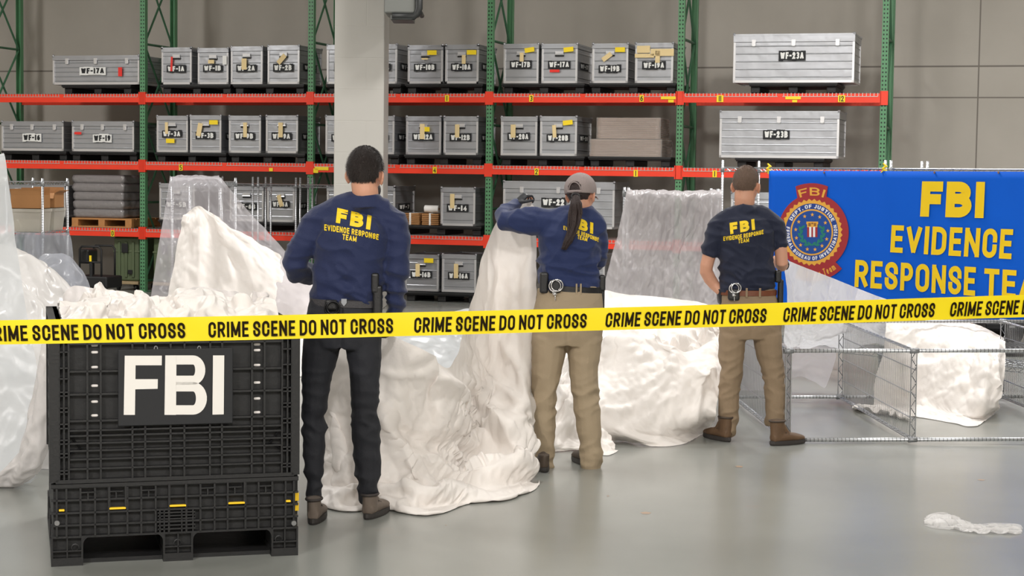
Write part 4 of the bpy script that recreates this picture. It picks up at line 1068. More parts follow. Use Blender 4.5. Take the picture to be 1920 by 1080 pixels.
# corner fillets of the openings
for (xc, sg) in ((o1, 1), (o2, -1), (o3, 1), (o4, -1)):
    poly = [(xc, zo), (xc + sg * .035, zo)] + [(xc + sg * (.035 - .035 * math.sin(math.radians(q))), zo - .035 + .035 * math.cos(math.radians(q))) for q in range(0, 91, 15)]
    bs.prism(poly, .003, .05)
bs.build('base', [M_BOX, M_BOXP], box)
for (px, py) in ((107, 981), (551, 981)): x, z = face(px, py); MB().tube([(x, -.003, z), (x, .01, z)], .011, 12).build('pin', mat('steel_pin', srgb(130, 130, 130), .4, .5), box)
for (px, py) in ((141, 1027), (333, 1018), (523, 1011)):
    m = MB(); x, z = face(px, py); m.tube([(x + .014 * math.cos(q * .524), .008, z + .014 * math.sin(q * .524)) for q in range(12)], .0028, 5, closed=True)
    m.build('bolt_boss', M_BOX, box)
for (xa, xb, y) in ((110.5, 121, 957), (205, 236, 953), (318, 349, 948), (428, 459, 943), (536, 545, 939.5)):
    z = face((xa + xb) / 2, y)[1]; a, b = fx(xa, y), fx(xb, y)
    o = MB().bx(a, b, -.006, .012, z - .004, z + .004).build('latch_strip', mat('latch_yellow', srgb(242, 196, 20), .45), box, bev=.002); o['label'] = 'yellow latch strip'
# --- the other walls
def side(name, rot, loc, L):
    m = MB(); m.bx(.04, L - .04, .03, .05, ZB + .012, ZT, 1)
    n = 13
    for i in range(n + 1): x = .04 + (L - .08) * i / n; m.bx(x - RIB, x + RIB, D0, .034, ZB + .012, ZT - .01)
    for i in range(9): z = ZB + .02 + (ZT - ZB - .03) * i / 8; m.bx(.04, L - .04, D0, .034, z - .004, z + .004)
    m.bx(0, L, 0, .05, ZT - .014, ZT); m.bx(0, .045, 0, .05, ZB + .012, ZT); m.bx(L - .045, L, 0, .05, ZB + .012, ZT)
    o = m.build(name, [M_BOX, M_BOXP], box); o.rotation_euler = (0, 0, rot); o.location = loc
side('left_wall', -math.pi / 2, (0.0, BD, 0), BD - .052); side('right_wall', math.pi / 2, (BW, .052, 0), BD - .052); side('rear_wall', math.pi, (BW - .055, BD, 0), BW - .11)
# sides of the base, standing a little proud, with yellow catches
ob = .022
MB().bx(BW - .03, BW + ob, .16, BD - .12, .03, ZB + .25).build('base_side', M_BOX, box, bev=.006)
for z in (.17, .215): MB().bx(BW + .0, BW + ob + .003, .145, .162, z, z + .035).build('side_catch', mat('latch_yellow', srgb(242, 196, 20), .45), box)
# --- letter sign hung on two hooks
SX0, ST = face(221, 655); SX1, SB = face(436, 793)
sg = thing('letter_sign', 'black sign board with three large white letters hung on the bulk box front', 'sign', FL + bx_ * SX0 + by_ * -.012, BRZ)
MB().bx(0, SX1 - SX0, .0, .008, SB, ST).build('board', mat('sign_black', srgb(22, 23, 26), .65), sg, bev=.003)
def seg_letter(polys):
    m = MB()
    for poly in polys:
        pts = []
        for px, py in poly: x, z = face(px, py, -.015); pts.append((x - SX0, z))
        n = len(pts); m.add([(p[0], -.0025, p[1]) for p in pts] + [(p[0], .0, p[1]) for p in pts], [tuple(range(n))] + [(i, (i + 1) % n, (i + 1) % n + n, i + n) for i in range(n)])
    return m
M_LW = mat('sign_white', srgb(224, 220, 214), .6)
seg_letter([[(232, 778), (234, 667), (254.5, 667), (253, 778)], [(254.4, 667), (303.5, 667), (303.2, 685), (254.2, 685)], [(253.9, 711), (296, 711), (295.6, 729), (253.6, 730)]]).build('letter', M_LW, sg)
q = MB()
def bowlstrip(cx, cy, rxo, ryo, rxi, ryi, x0):
    out = [(x0, cy - ryo)] + [(cx + rxo * math.sin(math.radians(a)), cy - ryo * math.cos(math.radians(a))) for a in range(0, 181, 12)] + [(x0, cy + ryo)]
    inn = [(x0, cy - ryi)] + [(cx + rxi * math.sin(math.radians(a)), cy - ryi * math.cos(math.radians(a))) for a in range(0, 181, 12)] + [(x0, cy + ryi)]
    return [[out[i], out[i + 1], inn[i + 1], inn[i]] for i in range(len(out) - 1)]
seg_letter([[(308.5, 778), (310, 666.5), (331, 666.5), (330, 778)]] + bowlstrip(362, 694, 23, 27.5, 4, 10.5, 330.5) + bowlstrip(362, 747, 26, 30.5, 5.5, 13.0, 330)).build('letter', M_LW, sg)
seg_letter([[(398.5, 777.5), (399.5, 666.5), (420.5, 666.5), (419.5, 777)]]).build('letter', M_LW, sg)
for px in (292, 373):
    x, z = face(px, 655); m = MB()
    m.tube([(x - SX0 + .007 * math.cos(a), .004, z + .003 + .012 * math.sin(a)) for a in [i * math.pi / 6 for i in range(12)]], .0022, 6, closed=True); m.build('hook', M_CHROME, sg)
# ================================================================== people
def remesh(mb, voxel, smooth=6, fold=None, merge=0., cut=None):
    """one continuous skin over overlapping limbs, then cloth folds"""
    me = mb.mesh('tmp'); o = bpy.data.objects.new('tmp', me); COL.objects.link(o)
    r = o.modifiers.new('r', 'REMESH'); r.mode = 'VOXEL'; r.voxel_size = voxel
    if smooth: s = o.modifiers.new('s', 'SMOOTH'); s.factor = .5; s.iterations = smooth
    dg = bpy.context.evaluated_depsgraph_get(); dg.update()
    m2 = bpy.data.meshes.new_from_object(o.evaluated_get(dg), depsgraph=dg)
    bpy.data.objects.remove(o); bpy.data.meshes.remove(me)
    if fold is not None:
        n = len(m2.vertices); co = np.empty(n * 3, np.float32); m2.vertices.foreach_get('co', co); co = co.reshape(-1, 3)
        nn = np.array([v.normal[:] for v in m2.vertices])
        d = np.array([fold(Vector(p.tolist())) for p in co])
        co = co + nn * d[:, None]; m2.vertices.foreach_set('co', co.astype(np.float32).ravel()); m2.update()
    return m2
def ridged(p): return 1 - abs(noise.noise(p)) * 2
M_SKIN = mat('skin', srgb(205, 152, 126), .5, bump=.15, bscale=90, var=.05, vscale=12)
M_SKIN.node_tree.nodes['Principled BSDF'].inputs['Subsurface Weight'].default_value = .08
M_NAVY = mat('navy_jersey', srgb(17, 31, 72), .75, bump=.25, bscale=220, sheen=.15)
M_NAVY2 = mat('navy_jersey_faded', srgb(20, 38, 84), .75, bump=.25, bscale=220, sheen=.15)
M_NAVY3 = mat('navy_jersey_dark', srgb(15, 24, 50), .75, bump=.25, bscale=220, sheen=.1)
M_KHAKI = mat('khaki_twill', srgb(158, 141, 116), .8, bump=.2, bscale=260)
M_KHAKI2 = mat('khaki_twill_dark', srgb(142, 122, 98), .8, bump=.2, bscale=260)
M_BLKCLOTH = mat('black_trouser_cloth', srgb(33, 34, 40), .8, bump=.2, bscale=240)
M_LEATHB = mat('black_leather', srgb(26, 26, 28), .4, bump=.15, bscale=120)
M_LEATHBR = mat('brown_leather', srgb(112, 62, 38), .4, bump=.15, bscale=120)
M_GLOVE = mat('black_glove', srgb(34, 36, 42), .5)
M_SHIRTY = mat('shirt_print_yellow', srgb(240, 205, 20), .6)
M_STEEL = mat('polished_steel', srgb(225, 225, 228), .15, 1.)
def hair_mat(name, c1, c2):
    m = mat(name, c1, .55, bump=.6, bscale=170, var=.0); nt = m.node_tree; N = nt.nodes; L = nt.links
    tc = N.new('ShaderNodeTexCoord'); mp = N.new('ShaderNodeMapping'); mp.inputs['Scale'].default_value = (240, 240, 40); L.new(tc.outputs['Object'], mp.inputs[0])
    n = N.new('ShaderNodeTexNoise'); n.inputs['Scale'].default_value = 1; n.inputs['Detail'].default_value = 3; L.new(mp.outputs[0], n.inputs['Vector'])
    mx = N.new('ShaderNodeMix'); mx.data_type = 'RGBA'; mx.inputs[6].default_value = c1; mx.inputs[7].default_value = c2
    L.new(n.outputs['Fac'], mx.inputs[0]); L.new(mx.outputs[2], N['Principled BSDF'].inputs['Base Color']); return m

def hand(mb, wrist, fdir, pnorm, thumb_side, L=.18, curl=(.5, .6, .5), thick=1., spread=.1):
    """palm, four unequal jointed fingers and a thumb. fdir: along fingers, pnorm: out of the palm, thumb_side: towards the thumb"""
    f = Vector(fdir).normalized(); n = Vector(pnorm); n = (n - f * n.dot(f)).normalized(); s = Vector(thumb_side); s = (s - f * s.dot(f) - n * s.dot(n)).normalized()
    w = Vector(wrist); pl = L * .52; r = .0092 * thick * L / .18
    mb.tube([w - f * .02, w + f * pl * .3, w + f * pl * .7, w + f * pl], [(.026 * thick, .021 * thick), (.034 * thick, .018 * thick), (.042 * thick, .016 * thick), (.041 * thick, .013 * thick)], 12, up=n)
    for i, (off, ln) in enumerate(((.031, .44), (.0105, .49), (-.0105, .46), (-.031, .36))):
        b = w + f * (pl * .93) + s * off; d = (f + s * off * spread * 12).normalized(); pts = [b - f * .015]; rs = [r * 1.05]; a = 0
        seg = [ln * L * q for q in (.46, .3, .24)]; p = b; pts.append(p); rs.append(r * 1.05)
        for q, c in zip(seg, curl):
            a += c; dd = d * math.cos(a) + n * math.sin(a); p = p + dd * q; pts.append(p); rs.append(r * (.97 if q > .04 else .85))
        mb.tube(pts, rs, 10); mb.ell(pts[-1], (rs[-1],) * 3, n=8, m=6)
    b = w + f * pl * .28 + s * .03; d = (f * .75 + s * .8 + n * .35).normalized(); p1 = b + d * L * .2; d2 = (f * .95 + s * .25 + n * .55).normalized(); p2 = p1 + d2 * L * .17; p3 = p2 + (f + n * .6).normalized() * L * .13
    mb.tube([b - d * .02, b, p1, p2, p3], [r * 1.5, r * 1.5, r * 1.2, r * 1.1, r * .85], 10); mb.ell(p3, (r * .85,) * 3, n=8, m=6)

class Person:
    def __init__(s, label, Y, foot, name='person'):
        s.Y = Y; s.s = Y / F_PX; s.root = thing(name, label, 'person', (0, 0, 0)); s.body = MB()
    def J(s, px, py, dy=0.): return at(px, py, s.Y + dy)
    def loft(s, mb, secs, dscale=1., grow=0., n=24):
        pts = [s.J(c[0], c[1], c[4] if len(c) > 4 else 0) for c in secs]
        mb.tube(pts, [(c[2] * s.s + grow, c[3] * dscale + grow) for c in secs], n, up=(0, 1, 0))
    def limb(s, mb, pts, grow=0., n=14, sq=1.):
        mb.tube([s.J(p[0], p[1], p[3] if len(p) > 3 else 0) for p in pts], [(p[2] * s.s + grow, p[2] * s.s * sq + grow) for p in pts], n)
        for p in (pts[0], pts[-1]): mb.ell(s.J(p[0], p[1], p[3] if len(p) > 3 else 0), (p[2] * s.s + grow,) * 3, n=12, m=8)
    def head(s, px, py, yaw, tilt=0., roll=0., H=.235, dy=0.):
        """cranium, face, nose, brow, lips, eyes and ears on one skull; +y is where the face looks"""
        c = s.J(px, py, dy); R = Matrix.Rotation(-yaw, 3, 'Z') @ Matrix.Rotation(roll, 3, 'Y') @ Matrix.Rotation(tilt, 3, 'X'); k = H / .235
        s.hc, s.hR, s.hk = c, R, k
        T = lambda v: c + R @ (Vector(v) * k)
        E = lambda v, r, q=None: s.body.ell(T(v), tuple(a * k for a in r), R if q is None else R @ q, n=18, m=14)
        E((0, -.012, .03), (.074, .092, .084)); E((0, .03, -.02), (.062, .062, .085)); E((0, .045, -.068), (.046, .05, .042)); E((0, .02, -.05), (.058, .06, .05))
        E((0, .075, .012), (.055, .022, .014)); E((0, .098, -.022), (.012, .018, .02)); E((0, .09, .0), (.009, .014, .024))
        for sx in (-1, 1):
            E((sx * .03, .078, -.03), (.022, .018, .02)); E((sx * .03, .084, .002), (.012, .01, .009))
            E((sx * .083, -.004, -.008), (.0075, .02, .031), Matrix.Rotation(sx * .55, 3, 'Z')); E((sx * .08, .0, -.032), (.008, .011, .014)); E((sx * .076, .004, -.012), (.012, .014, .02))
        E((0, .094, -.056), (.02, .008, .005)); E((0, .093, -.066), (.018, .008, .006)); E((0, .085, -.09), (.018, .012, .013))
        return T
    def neck(s, px, py, r, dy=0.):
        b = s.J(px, py, dy); top = s.hc + s.hR @ Vector((0, -.02, -.03)) * s.hk
        s.body.tube([b + Vector((0, .04, -.04)), b + Vector((0, .01, 0)), b.lerp(top, .5), top], [r * .8, r * .95, r, r], 18)
    def finish_body(s, mtl=None):
        me = remesh(s.body, .0055, 3); o = link('body', me, mtl or M_SKIN, s.root, smooth=True); return o
    def wear(s, name, mb, m, voxel=.008, smooth=6, fold=None):
        me = remesh(mb, voxel, smooth, fold); return link(name, me, m, s.root, smooth=True)
    def text(s, shirt, lines, name='lettering'):
        me = shirt.data; bv = BVHTree.FromPolygons([v.co[:] for v in me.vertices], [p.vertices[:] for p in me.polygons])
        mb = MB()
        for txt, q, sw, wf, bend in lines:
            quads, W = lettering(txt, 1., sw, wf, sw * .75)
            tl, tr, br, bl = [Vector(a) for a in q]
            for k, a in enumerate(quads):
                e1, e2 = (a[1] - a[0]), (a[3] - a[0]); L1 = max(e1.length, (a[2] - a[3]).length); n1 = max(1, int(L1 / .1)); g = []
                n2 = 4 if (tl - bl).length > 15 else 1
                for i in range(n1 + 1):
                    for j in range(n2 + 1):
                        u, v = i / n1, j / n2
                        p = (a[0] * (1 - u) + a[1] * u) * (1 - v) + (a[3] * (1 - u) + a[2] * u) * v
                        x = p.x / W + .5; y = p.y
                        w_ = (bl * (1 - x) + br * x) * (1 - y) + (tl * (1 - x) + tr * x) * y; w_.y += bend * (1 - (2 * x - 1) ** 2)
                        d = ray(w_.x, w_.y).normalized(); h = bv.ray_cast(CAM, d)
                        g.append(h[0] - d * (.0032 + STAG * (k % 37)) if h[0] is not None else CAM + d * s.Y)
                mb.add(g, [(i * (n2 + 1) + j, (i + 1) * (n2 + 1) + j, (i + 1) * (n2 + 1) + j + 1, i * (n2 + 1) + j + 1) for i in range(n1) for j in range(n2)])
        return mb.build(name, M_SHIRTY, shirt, smooth=False)
    def belt(s, secs, h, m, grow=.006):
        """band round the waist following px points (cx, cy, hw, depth)"""
        mb = MB(); n = 40; cx, cy, hw, dp, slope = secs; c = s.J(cx, cy)
        for j, (o_, z) in enumerate(((0, -h / 2), (grow, -h / 2 + .002), (grow, h / 2 - .002), (0, h / 2))):
            for i in range(n):
                a = 2 * math.pi * i / n; x = (hw * s.s + o_) * math.cos(a); y = (dp + o_) * math.sin(a)
                mb.v.append((c.x + x, c.y + y, c.z + z - slope * x))
        for j in range(3):
            for i in range(n): mb.f.append((j * n + i, j * n + (i + 1) % n, (j + 1) * n + (i + 1) % n, (j + 1) * n + i)); mb.mi.append(0)
        o = mb.build('belt', m, s.root, smooth=False); return o
    def on_back(s, bv, px, py, off=.012):
        d = ray(px, py).normalized(); h = bv.ray_cast(CAM, d); return (h[0] if h[0] is not None else s.J(px, py, -.12)) - d * off
    def bvh(s, *objs):
        vs, fs = [], []
        for o in objs:
            b = len(vs); vs += [v.co[:] for v in o.data.vertices]; fs += [tuple(i + b for i in p.vertices) for p in o.data.polygons]
        return BVHTree.FromPolygons(vs, fs)
def shirt_fold(seed, amp=.0045, waist=None, arm=.5):
    o = Vector((seed * 3.1, seed * 1.7, seed))
    def f(p):
        q = Vector((p.x * 7, p.y * 5, p.z * 17 + p.x * 5)) + o
        wv = noise.noise(Vector((p.x * 4, p.y * 4, p.z * 4)) + o)
        a = ridged(q + Vector((wv, wv, wv)) * .8) - .55
        b = noise.noise(Vector((p.x * 26, p.y * 20, p.z * 40)) + o) * .18
        k = .45
        if waist is not None: k += 1.1 * math.exp(-((p.z - waist) / .1) ** 2)
        c = ridged(Vector((p.x * 3.5 + p.z * 5, p.y * 3, p.z * 7 - p.x * 4)) + o * 1.7) ** 3
        return amp * (a * k + b * k + .7 * c)
    return f
def trouser_fold(seed, knee, hem, amp=.006, seam=None):
    o = Vector((seed * 2.3, seed, seed * 1.9))
    def f(p):
        k = .3 + 1.1 * math.exp(-((p.z - knee) / .1) ** 2) + .9 * math.exp(-((p.z - hem) / .09) ** 2)
        q = Vector((p.x * 8, p.y * 7, p.z * 15 - abs(p.x) * 2)) + o
        wv = noise.noise(Vector((p.x * 5, p.y * 5, p.z * 4)) + o)
        sm = 0 if seam is None or p.y > seam.y else -.016 * math.exp(-((p.x - seam.x) / .016) ** 2) * max(0, 1 - abs(p.z - seam.z) / .17)
        return sm + amp * k * (ridged(q + Vector((wv, wv, wv)) * .7) - .6 + .25 * noise.noise(Vector((p.x * 20, p.y * 20, p.z * 30)) + o))
    return f
def shoe(P, heel, toe_dir, L, m_up, m_sole, h=.1, w=.048, name='shoe', col=None):
    """heel: point on the floor at the back of the heel"""
    d = Vector((toe_dir[0], toe_dir[1], 0)).normalized(); sd = Vector((-d.y, d.x, 0)); o = Vector((heel[0], heel[1], 0))
    g = lambda a, b, z: o + d * a + sd * b + Vector((0, 0, z))
    up = MB()
    up.tube([g(.012, 0, .045), g(.05, 0, .05), g(L * .45, 0, .05), g(L * .72, 0, .042), g(L * .93, 0, .034)], [(w * .62, .03), (w * .8, .036), (w * .86, .036), (w, .028), (w * .6, .018)], 14, up=(0, 0, 1))
    up.tube([g(.055, 0, .035), g(.05, 0, h * .75), g(.05, 0, h)], [(w * .8, .048), (w * .78, .05), (w * .8, .052)], 14, up=d)
    up.tube([g(.07, 0, h * .85), g(L * .45, 0, .07), g(L * .65, 0, .05)], [(w * .6, .03), (w * .62, .022), (w * .6, .014)], 12, up=(0, 0, 1))
    me = remesh(up, .005, 3); so = link(name, me, m_up, P.root, smooth=True)
    s2 = MB(); n = 22; ring = []
    for i in range(n):
        a = 2 * math.pi * i / n; x = L / 2 - .002 + (L / 2 + .004) * math.cos(a); wv = (w + .004) * math.sin(a) * (1 - .16 * math.cos(a - 0) * -1 if False else 1) * (.82 + .18 * (x / L))
        ring.append((x, wv))
    for z, k in ((.0, .96), (.012, 1.), (.03, .99)):
        for x, y in ring: s2.v.append(tuple(g(L / 2 + (x - L / 2) * k, y * k, z + (.002 if z == 0 else 0))))
    for j in range(2):
        for i in range(n): s2.f.append((j * n + i, j * n + (i + 1) % n, (j + 1) * n + (i + 1) % n, (j + 1) * n + i)); s2.mi.append(0)
    s2.f.append(tuple(reversed(range(n)))); s2.mi.append(0); s2.f.append(tuple(range(2 * n, 3 * n))); s2.mi.append(0)
    s2.build('sole', m_sole, so, smooth=False)
    if col is not None:                                # ankle collar and laces in another colour
        c = MB(); c.tube([g(.05 + .054 * math.cos(a), (w * .86) * math.sin(a), h - .004) for a in [i * math.pi / 8 for i in range(16)]], .007, 6, closed=True); c.build('collar', col, so, smooth=True)
        l = MB()
        for i in range(4): l.tube([g(.1 + i * .024, -w * .7, .078 - i * .008), g(.105 + i * .024, 0, .1 - i * .011), g(.1 + i * .024, w * .7, .078 - i * .008)], .003, 5)
        l.build('laces', col, so)
    return so
def cuffs(P, p, m1, R=.026, parent=None):
    """handcuffs: two ratchet rings standing out of a small pouch"""
    mb = MB()
    for dz, dx in ((0, 0), (.004, .012)):
        mb.tube([p + Vector((dx + R * math.cos(a), -.004 - dx, dz + R * math.sin(a))) for a in [i * math.pi / 10 for i in range(20)]], (.0045, .007), 6, closed=True)
    mb.tube([p + Vector((-.012, -.006, -R - .012)), p + Vector((.012, -.006, -R - .012))], .009, 8); mb.tube([p + Vector((0, -.008, -R - .012)), p + Vector((.004, -.008, -R - .05))], .003, 5)
    return mb.build('handcuffs', m1, P.root, smooth=True)

# ------------------------------------------------------------------ dark haired man beside the bulk box
P = Person('dark haired man in long navy lettered shirt and black trousers standing beside the bulk box', 8.41, None)
T = P.head(685, 328, .22, -.06, .03, .246, .02)
P.neck(687, 374, .064, -.005)
tor = [(648, 566, 66, .118, .0), (650, 540, 69, .122), (654, 510, 67, .122), (658, 475, 69, .128), (662, 445, 73, .135, .0), (665, 420, 71, .125), (668, 402, 55, .098)]
sh = MB(); P.loft(sh, tor)
yoke = [(600, 412, 27), (630, 396, 27), (660, 385, 25), (688, 382, 25), (714, 394, 24), (738, 419, 25)]
P.limb(sh, yoke, sq=.95)
armL = [(597, 413, 27), (583, 436, 26.5), (568, 462, 25.5, .0), (552, 494, 23, .02), (560, 508, 22, .08), (580, 513, 19, .18), (602, 517, 16, .28)]
armR = [(739, 420, 26), (744, 445, 25), (745, 475, 23), (744, 505, 21, -.02), (743, 535, 19.5, .0), (741, 565, 17, .03), (740, 584, 15.5, .05)]
P.limb(sh, armL); P.limb(sh, armR)
sh.tube([P.J(687, 392, -.005), P.J(687, 376, -.002), P.J(686, 367, .0)], [(.095, .085), (.078, .076), (.068, .07)], 24, up=(0, 1, 0))
shirt = P.wear('shirt', sh, M_NAVY, .0075, 7, shirt_fold(1, .014, P.J(650, 545).z))
P.text(shirt, [('FBI', ((632.6, 389.6), (697, 404.6), (694, 431), (629.6, 417.4)), .28, .8, 0), ('EVIDENCE RESPONSE', ((608, 420.3), (710.5, 439.5), (709.5, 450), (608, 432)), .21, .62, -1.5), ('TEAM', ((642.5, 438.5), (669, 443.5), (668, 453.5), (641.8, 449)), .21, .66, 0)])
# body under the clothes
P.loft(P.body, tor[:-1], .8, -.02)
P.limb(P.body, armL, -.019); P.limb(P.body, armR, -.019)
tr = MB()
hip = [(648, 558, 67, .118), (646, 580, 69, .125, -.0), (644, 605, 71, .135), (643, 630, 71, .13), (642, 652, 66, .115)]
P.loft(tr, hip)
legL = [(606, 630, 37, .0), (600, 668, 34), (593, 711, 28.5), (591, 760, 24.5), (590, 800, 23.5, .0), (588, 850, 21, -.02), (588, 895, 17.5, -.03), (588, 928, 14.5, -.03)]
legR = [(679, 630, 37, .0), (683, 668, 33), (684, 711, 28), (685, 760, 26.5), (686, 800, 26.5), (688, 850, 27), (689, 885, 25.5), (690, 910, 21), (688, 932, 17)]
P.limb(tr, legL, sq=1.08); P.limb(tr, legR, sq=1.08)
P.wear('trousers', tr, M_BLKCLOTH, .008, 6, trouser_fold(2, P.J(600, 790).z, P.J(600, 905).z, .013, P.J(642, 630)))
P.limb(P.body, [(a[0], a[1], a[2] * .6, (a[3] if len(a) > 3 else 0)) for a in legL]); P.limb(P.body, [(a[0], a[1], a[2] * .58, (a[3] if len(a) > 3 else 0)) for a in legR])
w1 = P.J(739, 586, .055)
hand(P.body, w1, (-.08, .25, -1), (-1, .3, 0), (.2, 1, 0), .165, (.35, .6, .5), .86)
gl = MB(); hand(gl, w1, (-.08, .25, -1), (-1, .3, 0), (.2, 1, 0), .17, (.35, .6, .5), 1.02); P.wear('glove', gl, M_GLOVE, .0045, 2)
w2 = P.J(606, 519, .3); hand(P.body, w2, (.5, 1, -.1), (.3, 0, -1), (.8, -.4, 0), .165, (.5, .6, .5), .86)
gl = MB(); hand(gl, w2, (.5, 1, -.1), (.3, 0, -1), (.8, -.4, 0), .17, (.5, .6, .5), 1.02); P.wear('glove', gl, M_GLOVE, .0045, 2)
P.finish_body()
# short dark hair with a tapered nape, and a beard
hm_ = hair_mat('dark_brown_hair', srgb(24, 18, 16), srgb(48, 36, 31))
def hairshell(P, grow, zlow_back, zlow_side, front, fn=None, top=.0):
    mb = MB(); R, k, c = P.hR, P.hk, P.hc
    e = MB(); e.ell((0, 0, 0), (1, 1, 1), n=96, m=80)
    rad = Vector((.074 + grow, .092 + grow, .084 + grow)); ctr = Vector((0, -.012, .03))
    out = MB(); vs = []
    def limit(p):
        t = (p.y - front) / (-.104 - front); t = max(0, min(1, t))
        lim = zlow_side + (zlow_back - zlow_side) * t ** 1.2
        if abs(p.x) > .055 and -.035 < p.y < .035: lim = max(lim, .022)
        return lim + .004 * noise.noise(p * 160)
    for v in e.v:
        p = Vector((v[0] * rad.x, v[1] * rad.y, v[2] * rad.z + (top * max(0, v[2])))) + ctr
        if p.z < .0: p.x *= 1 - .0 ; p.y = p.y if p.y > -.05 else p.y + (-p.z) * .05
        p += Vector(v) * noise.noise(Vector(v) * 9) * .0025 + Vector(v) * noise.noise(Vector(v) * 30) * .0014
        mg = max(0, min(1, (p.z - limit(p)) / .04)); mg = mg * mg * (3 - 2 * mg)
        p -= Vector(v) * (grow - .001) * (1 - mg)
        vs.append(p)
    def ok(p): return p.z > limit(p) and (p.y < front + .05 + p.z * .3)
    for f in e.f:
        if all(ok(vs[i]) for i in f): out.f.append(f); out.mi.append(0)
    out.v = [tuple(c + R @ (p * k)) for p in vs]
    me = out.mesh('hair', 1e-5); return me
def strands(P, me, n, ln, wd, lift, seed):
    """short hairs lying down along the scalp"""
    rr = random.Random(seed); bm = bmesh.new(); bm.from_mesh(me); fs = [f for f in bm.faces]; ar = np.cumsum([f.calc_area() for f in fs]); mb = MB()
    dn = P.hR @ Vector((0, -.25, -1))
    for i in range(n):
        f = fs[min(len(fs) - 1, int(np.searchsorted(ar, rr.random() * ar[-1])))]; vs = f.verts; a, b = rr.random(), rr.random()
        p = vs[0].co.lerp(vs[1].co, a).lerp(vs[-1].co.lerp(vs[2].co if len(vs) > 3 else vs[1].co, a), b); nn = (p - P.hc).normalized()
        t = dn - nn * dn.dot(nn); t = t.normalized() if t.length > .05 else Vector((0, 1, 0))
        t = (t + nn.cross(t) * rr.uniform(-.5, .5)).normalized(); l = ln * rr.uniform(.6, 1.2); s_ = nn.cross(t) * wd
        q = p + t * l * .55 + nn * l * lift; e = p + t * l + nn * l * lift * 1.1
        mb.add([p - s_, p + s_, q + s_ * .8, q - s_ * .8, e], [(0, 1, 2, 3), (3, 2, 4)])
    bm.free(); return mb
def add_hair(P, m, grow, zb, zs, front, top=0., hairs=None):
    me = hairshell(P, grow, zb, zs, front, top=top)
    bm = bmesh.new(); bm.from_mesh(me); bmesh.ops.delete(bm, geom=[v for v in bm.verts if not v.link_faces], context='VERTS'); bm.to_mesh(me); bm.free()
    o = link('hair', me, m, P.root, smooth=True)
    if hairs: strands(P, me, *hairs).build('hair_strands', m, o)['kind'] = 'stuff'
    s = o.modifiers.new('thickness', 'SOLIDIFY'); s.thickness = .006; s.offset = -1; return o
add_hair(P, hm_, .0085, -.088, -.035, .02, .012, (9000, .016, .0006, .22, 3))
bd = MB(); c, R, k = P.hc, P.hR, P.hk
for sx in (-1, 1): bd.ell(c + R @ Vector((sx * .046, .045, -.07)), (.02, .045, .036), R, n=12, m=8)
bd.ell(c + R @ Vector((0, .075, -.09)), (.036, .026, .03), R, n=12, m=8)
link('beard', remesh(bd, .005, 3), hm_, P.root, smooth=True)
b = P.belt((649, 567, 66.5, .122, .03), .036, mat('grey_webbing', srgb(66, 64, 66), .7, bump=.5, bscale=200))
bv = P.bvh(shirt, b)
p = P.on_back(bv, 645, 566.5, .002)
MB().prism([(p.x - .013, p.z + .016), (p.x + .013, p.z + .016), (p.x + .013, p.z - .004), (p.x, p.z - .02), (p.x - .013, p.z - .004)], p.y - .003, p.y).build('belt_patch', mat('belt_patch_grey', srgb(150, 152, 156), .5), P.root)
hp = MB(); q = P.on_back(bv, 708, 560, .02)
hp.box(q + Vector((.0, .0, -.01)), (.045, .05, .15)); hp.box(q + Vector((-.012, -.01, .075)), (.038, .035, .1)); hp.build('holster', M_LEATHB, P.root, bev=.012, seg=3)
p = P.on_back(bv, 621, 574, .014)
cf = cuffs(P, p + Vector((0, -.006, -.01)), mat('black_steel_cuffs', srgb(40, 40, 42), .3, .7), .03)
MB().box(p + Vector((0, .0, .006)), (.06, .03, .05)).build('pouch', M_LEATHB, P.root, bev=.01)
hl = gnd(583, 986); mt_, mso = mat('trail_shoe_brown', srgb(110, 98, 88), .7, var=.25, vscale=25), mat('rubber_dark', srgb(52, 48, 46), .7)
MRED = mat('red_lining', srgb(150, 30, 32), .6)
shoe(P, (hl.x + .005, hl.y + .01), (.05, 1), .29, mt_, mso, .125, .043, col=mat('shoe_trim_dark', srgb(60, 54, 52), .7))
hr = gnd(686, 976); shoe(P, (hr.x - .0, hr.y + .01), (.28, 1), .29, mt_, mso, .125, .046, col=mat('shoe_trim_dark', srgb(60, 54, 52), .7))

# ------------------------------------------------------------------ woman in the cap lifting the white sheet
P = Person('woman in grey cap and navy lettered shirt lifting the white sheet with a gloved hand', 9.96, None)
T = P.head(1089, 366, .4, -.1, -.06, .228, .03)
P.neck(1094, 396, .054, -.0)
tor = [(1069, 541, 60, .125), (1068, 520, 58, .122), (1066, 495, 57.5, .12), (1067, 468, 59, .125), (1070, 442, 60, .128), (1075, 420, 52, .115), (1082, 405, 36, .09)]
sh = MB(); P.loft(sh, tor)
yoke = [(1030, 416, 23), (1060, 407, 22), (1085, 401, 19), (1100, 404, 18), (1112, 415, 19), (1119, 430, 20)]
P.limb(sh, yoke, sq=1.)
armL = [(1032, 416, 24), (1005, 414, 24.5, .0), (975, 415, 23, .02), (946, 414, 19, .05), (944, 403, 17, .12), (955, 393, 15, .2), (966, 384, 12.5, .26)]
armR = [(1118, 432, 19), (1122, 452, 19, .03), (1122, 476, 17, .06), (1120, 488, 16, .14), (1112, 485, 14, .26), (1104, 480, 12, .34)]
P.limb(sh, armL); P.limb(sh, armR)
sh.tube([P.J(1094, 412, .0), P.J(1095, 397, .0), P.J(1096, 391, .0)], [(.085, .075), (.066, .064), (.058, .06)], 20, up=(0, 1, 0))
shirt = P.wear('shirt', sh, M_NAVY2, .0075, 7, shirt_fold(5, .016, P.J(1068, 505).z))
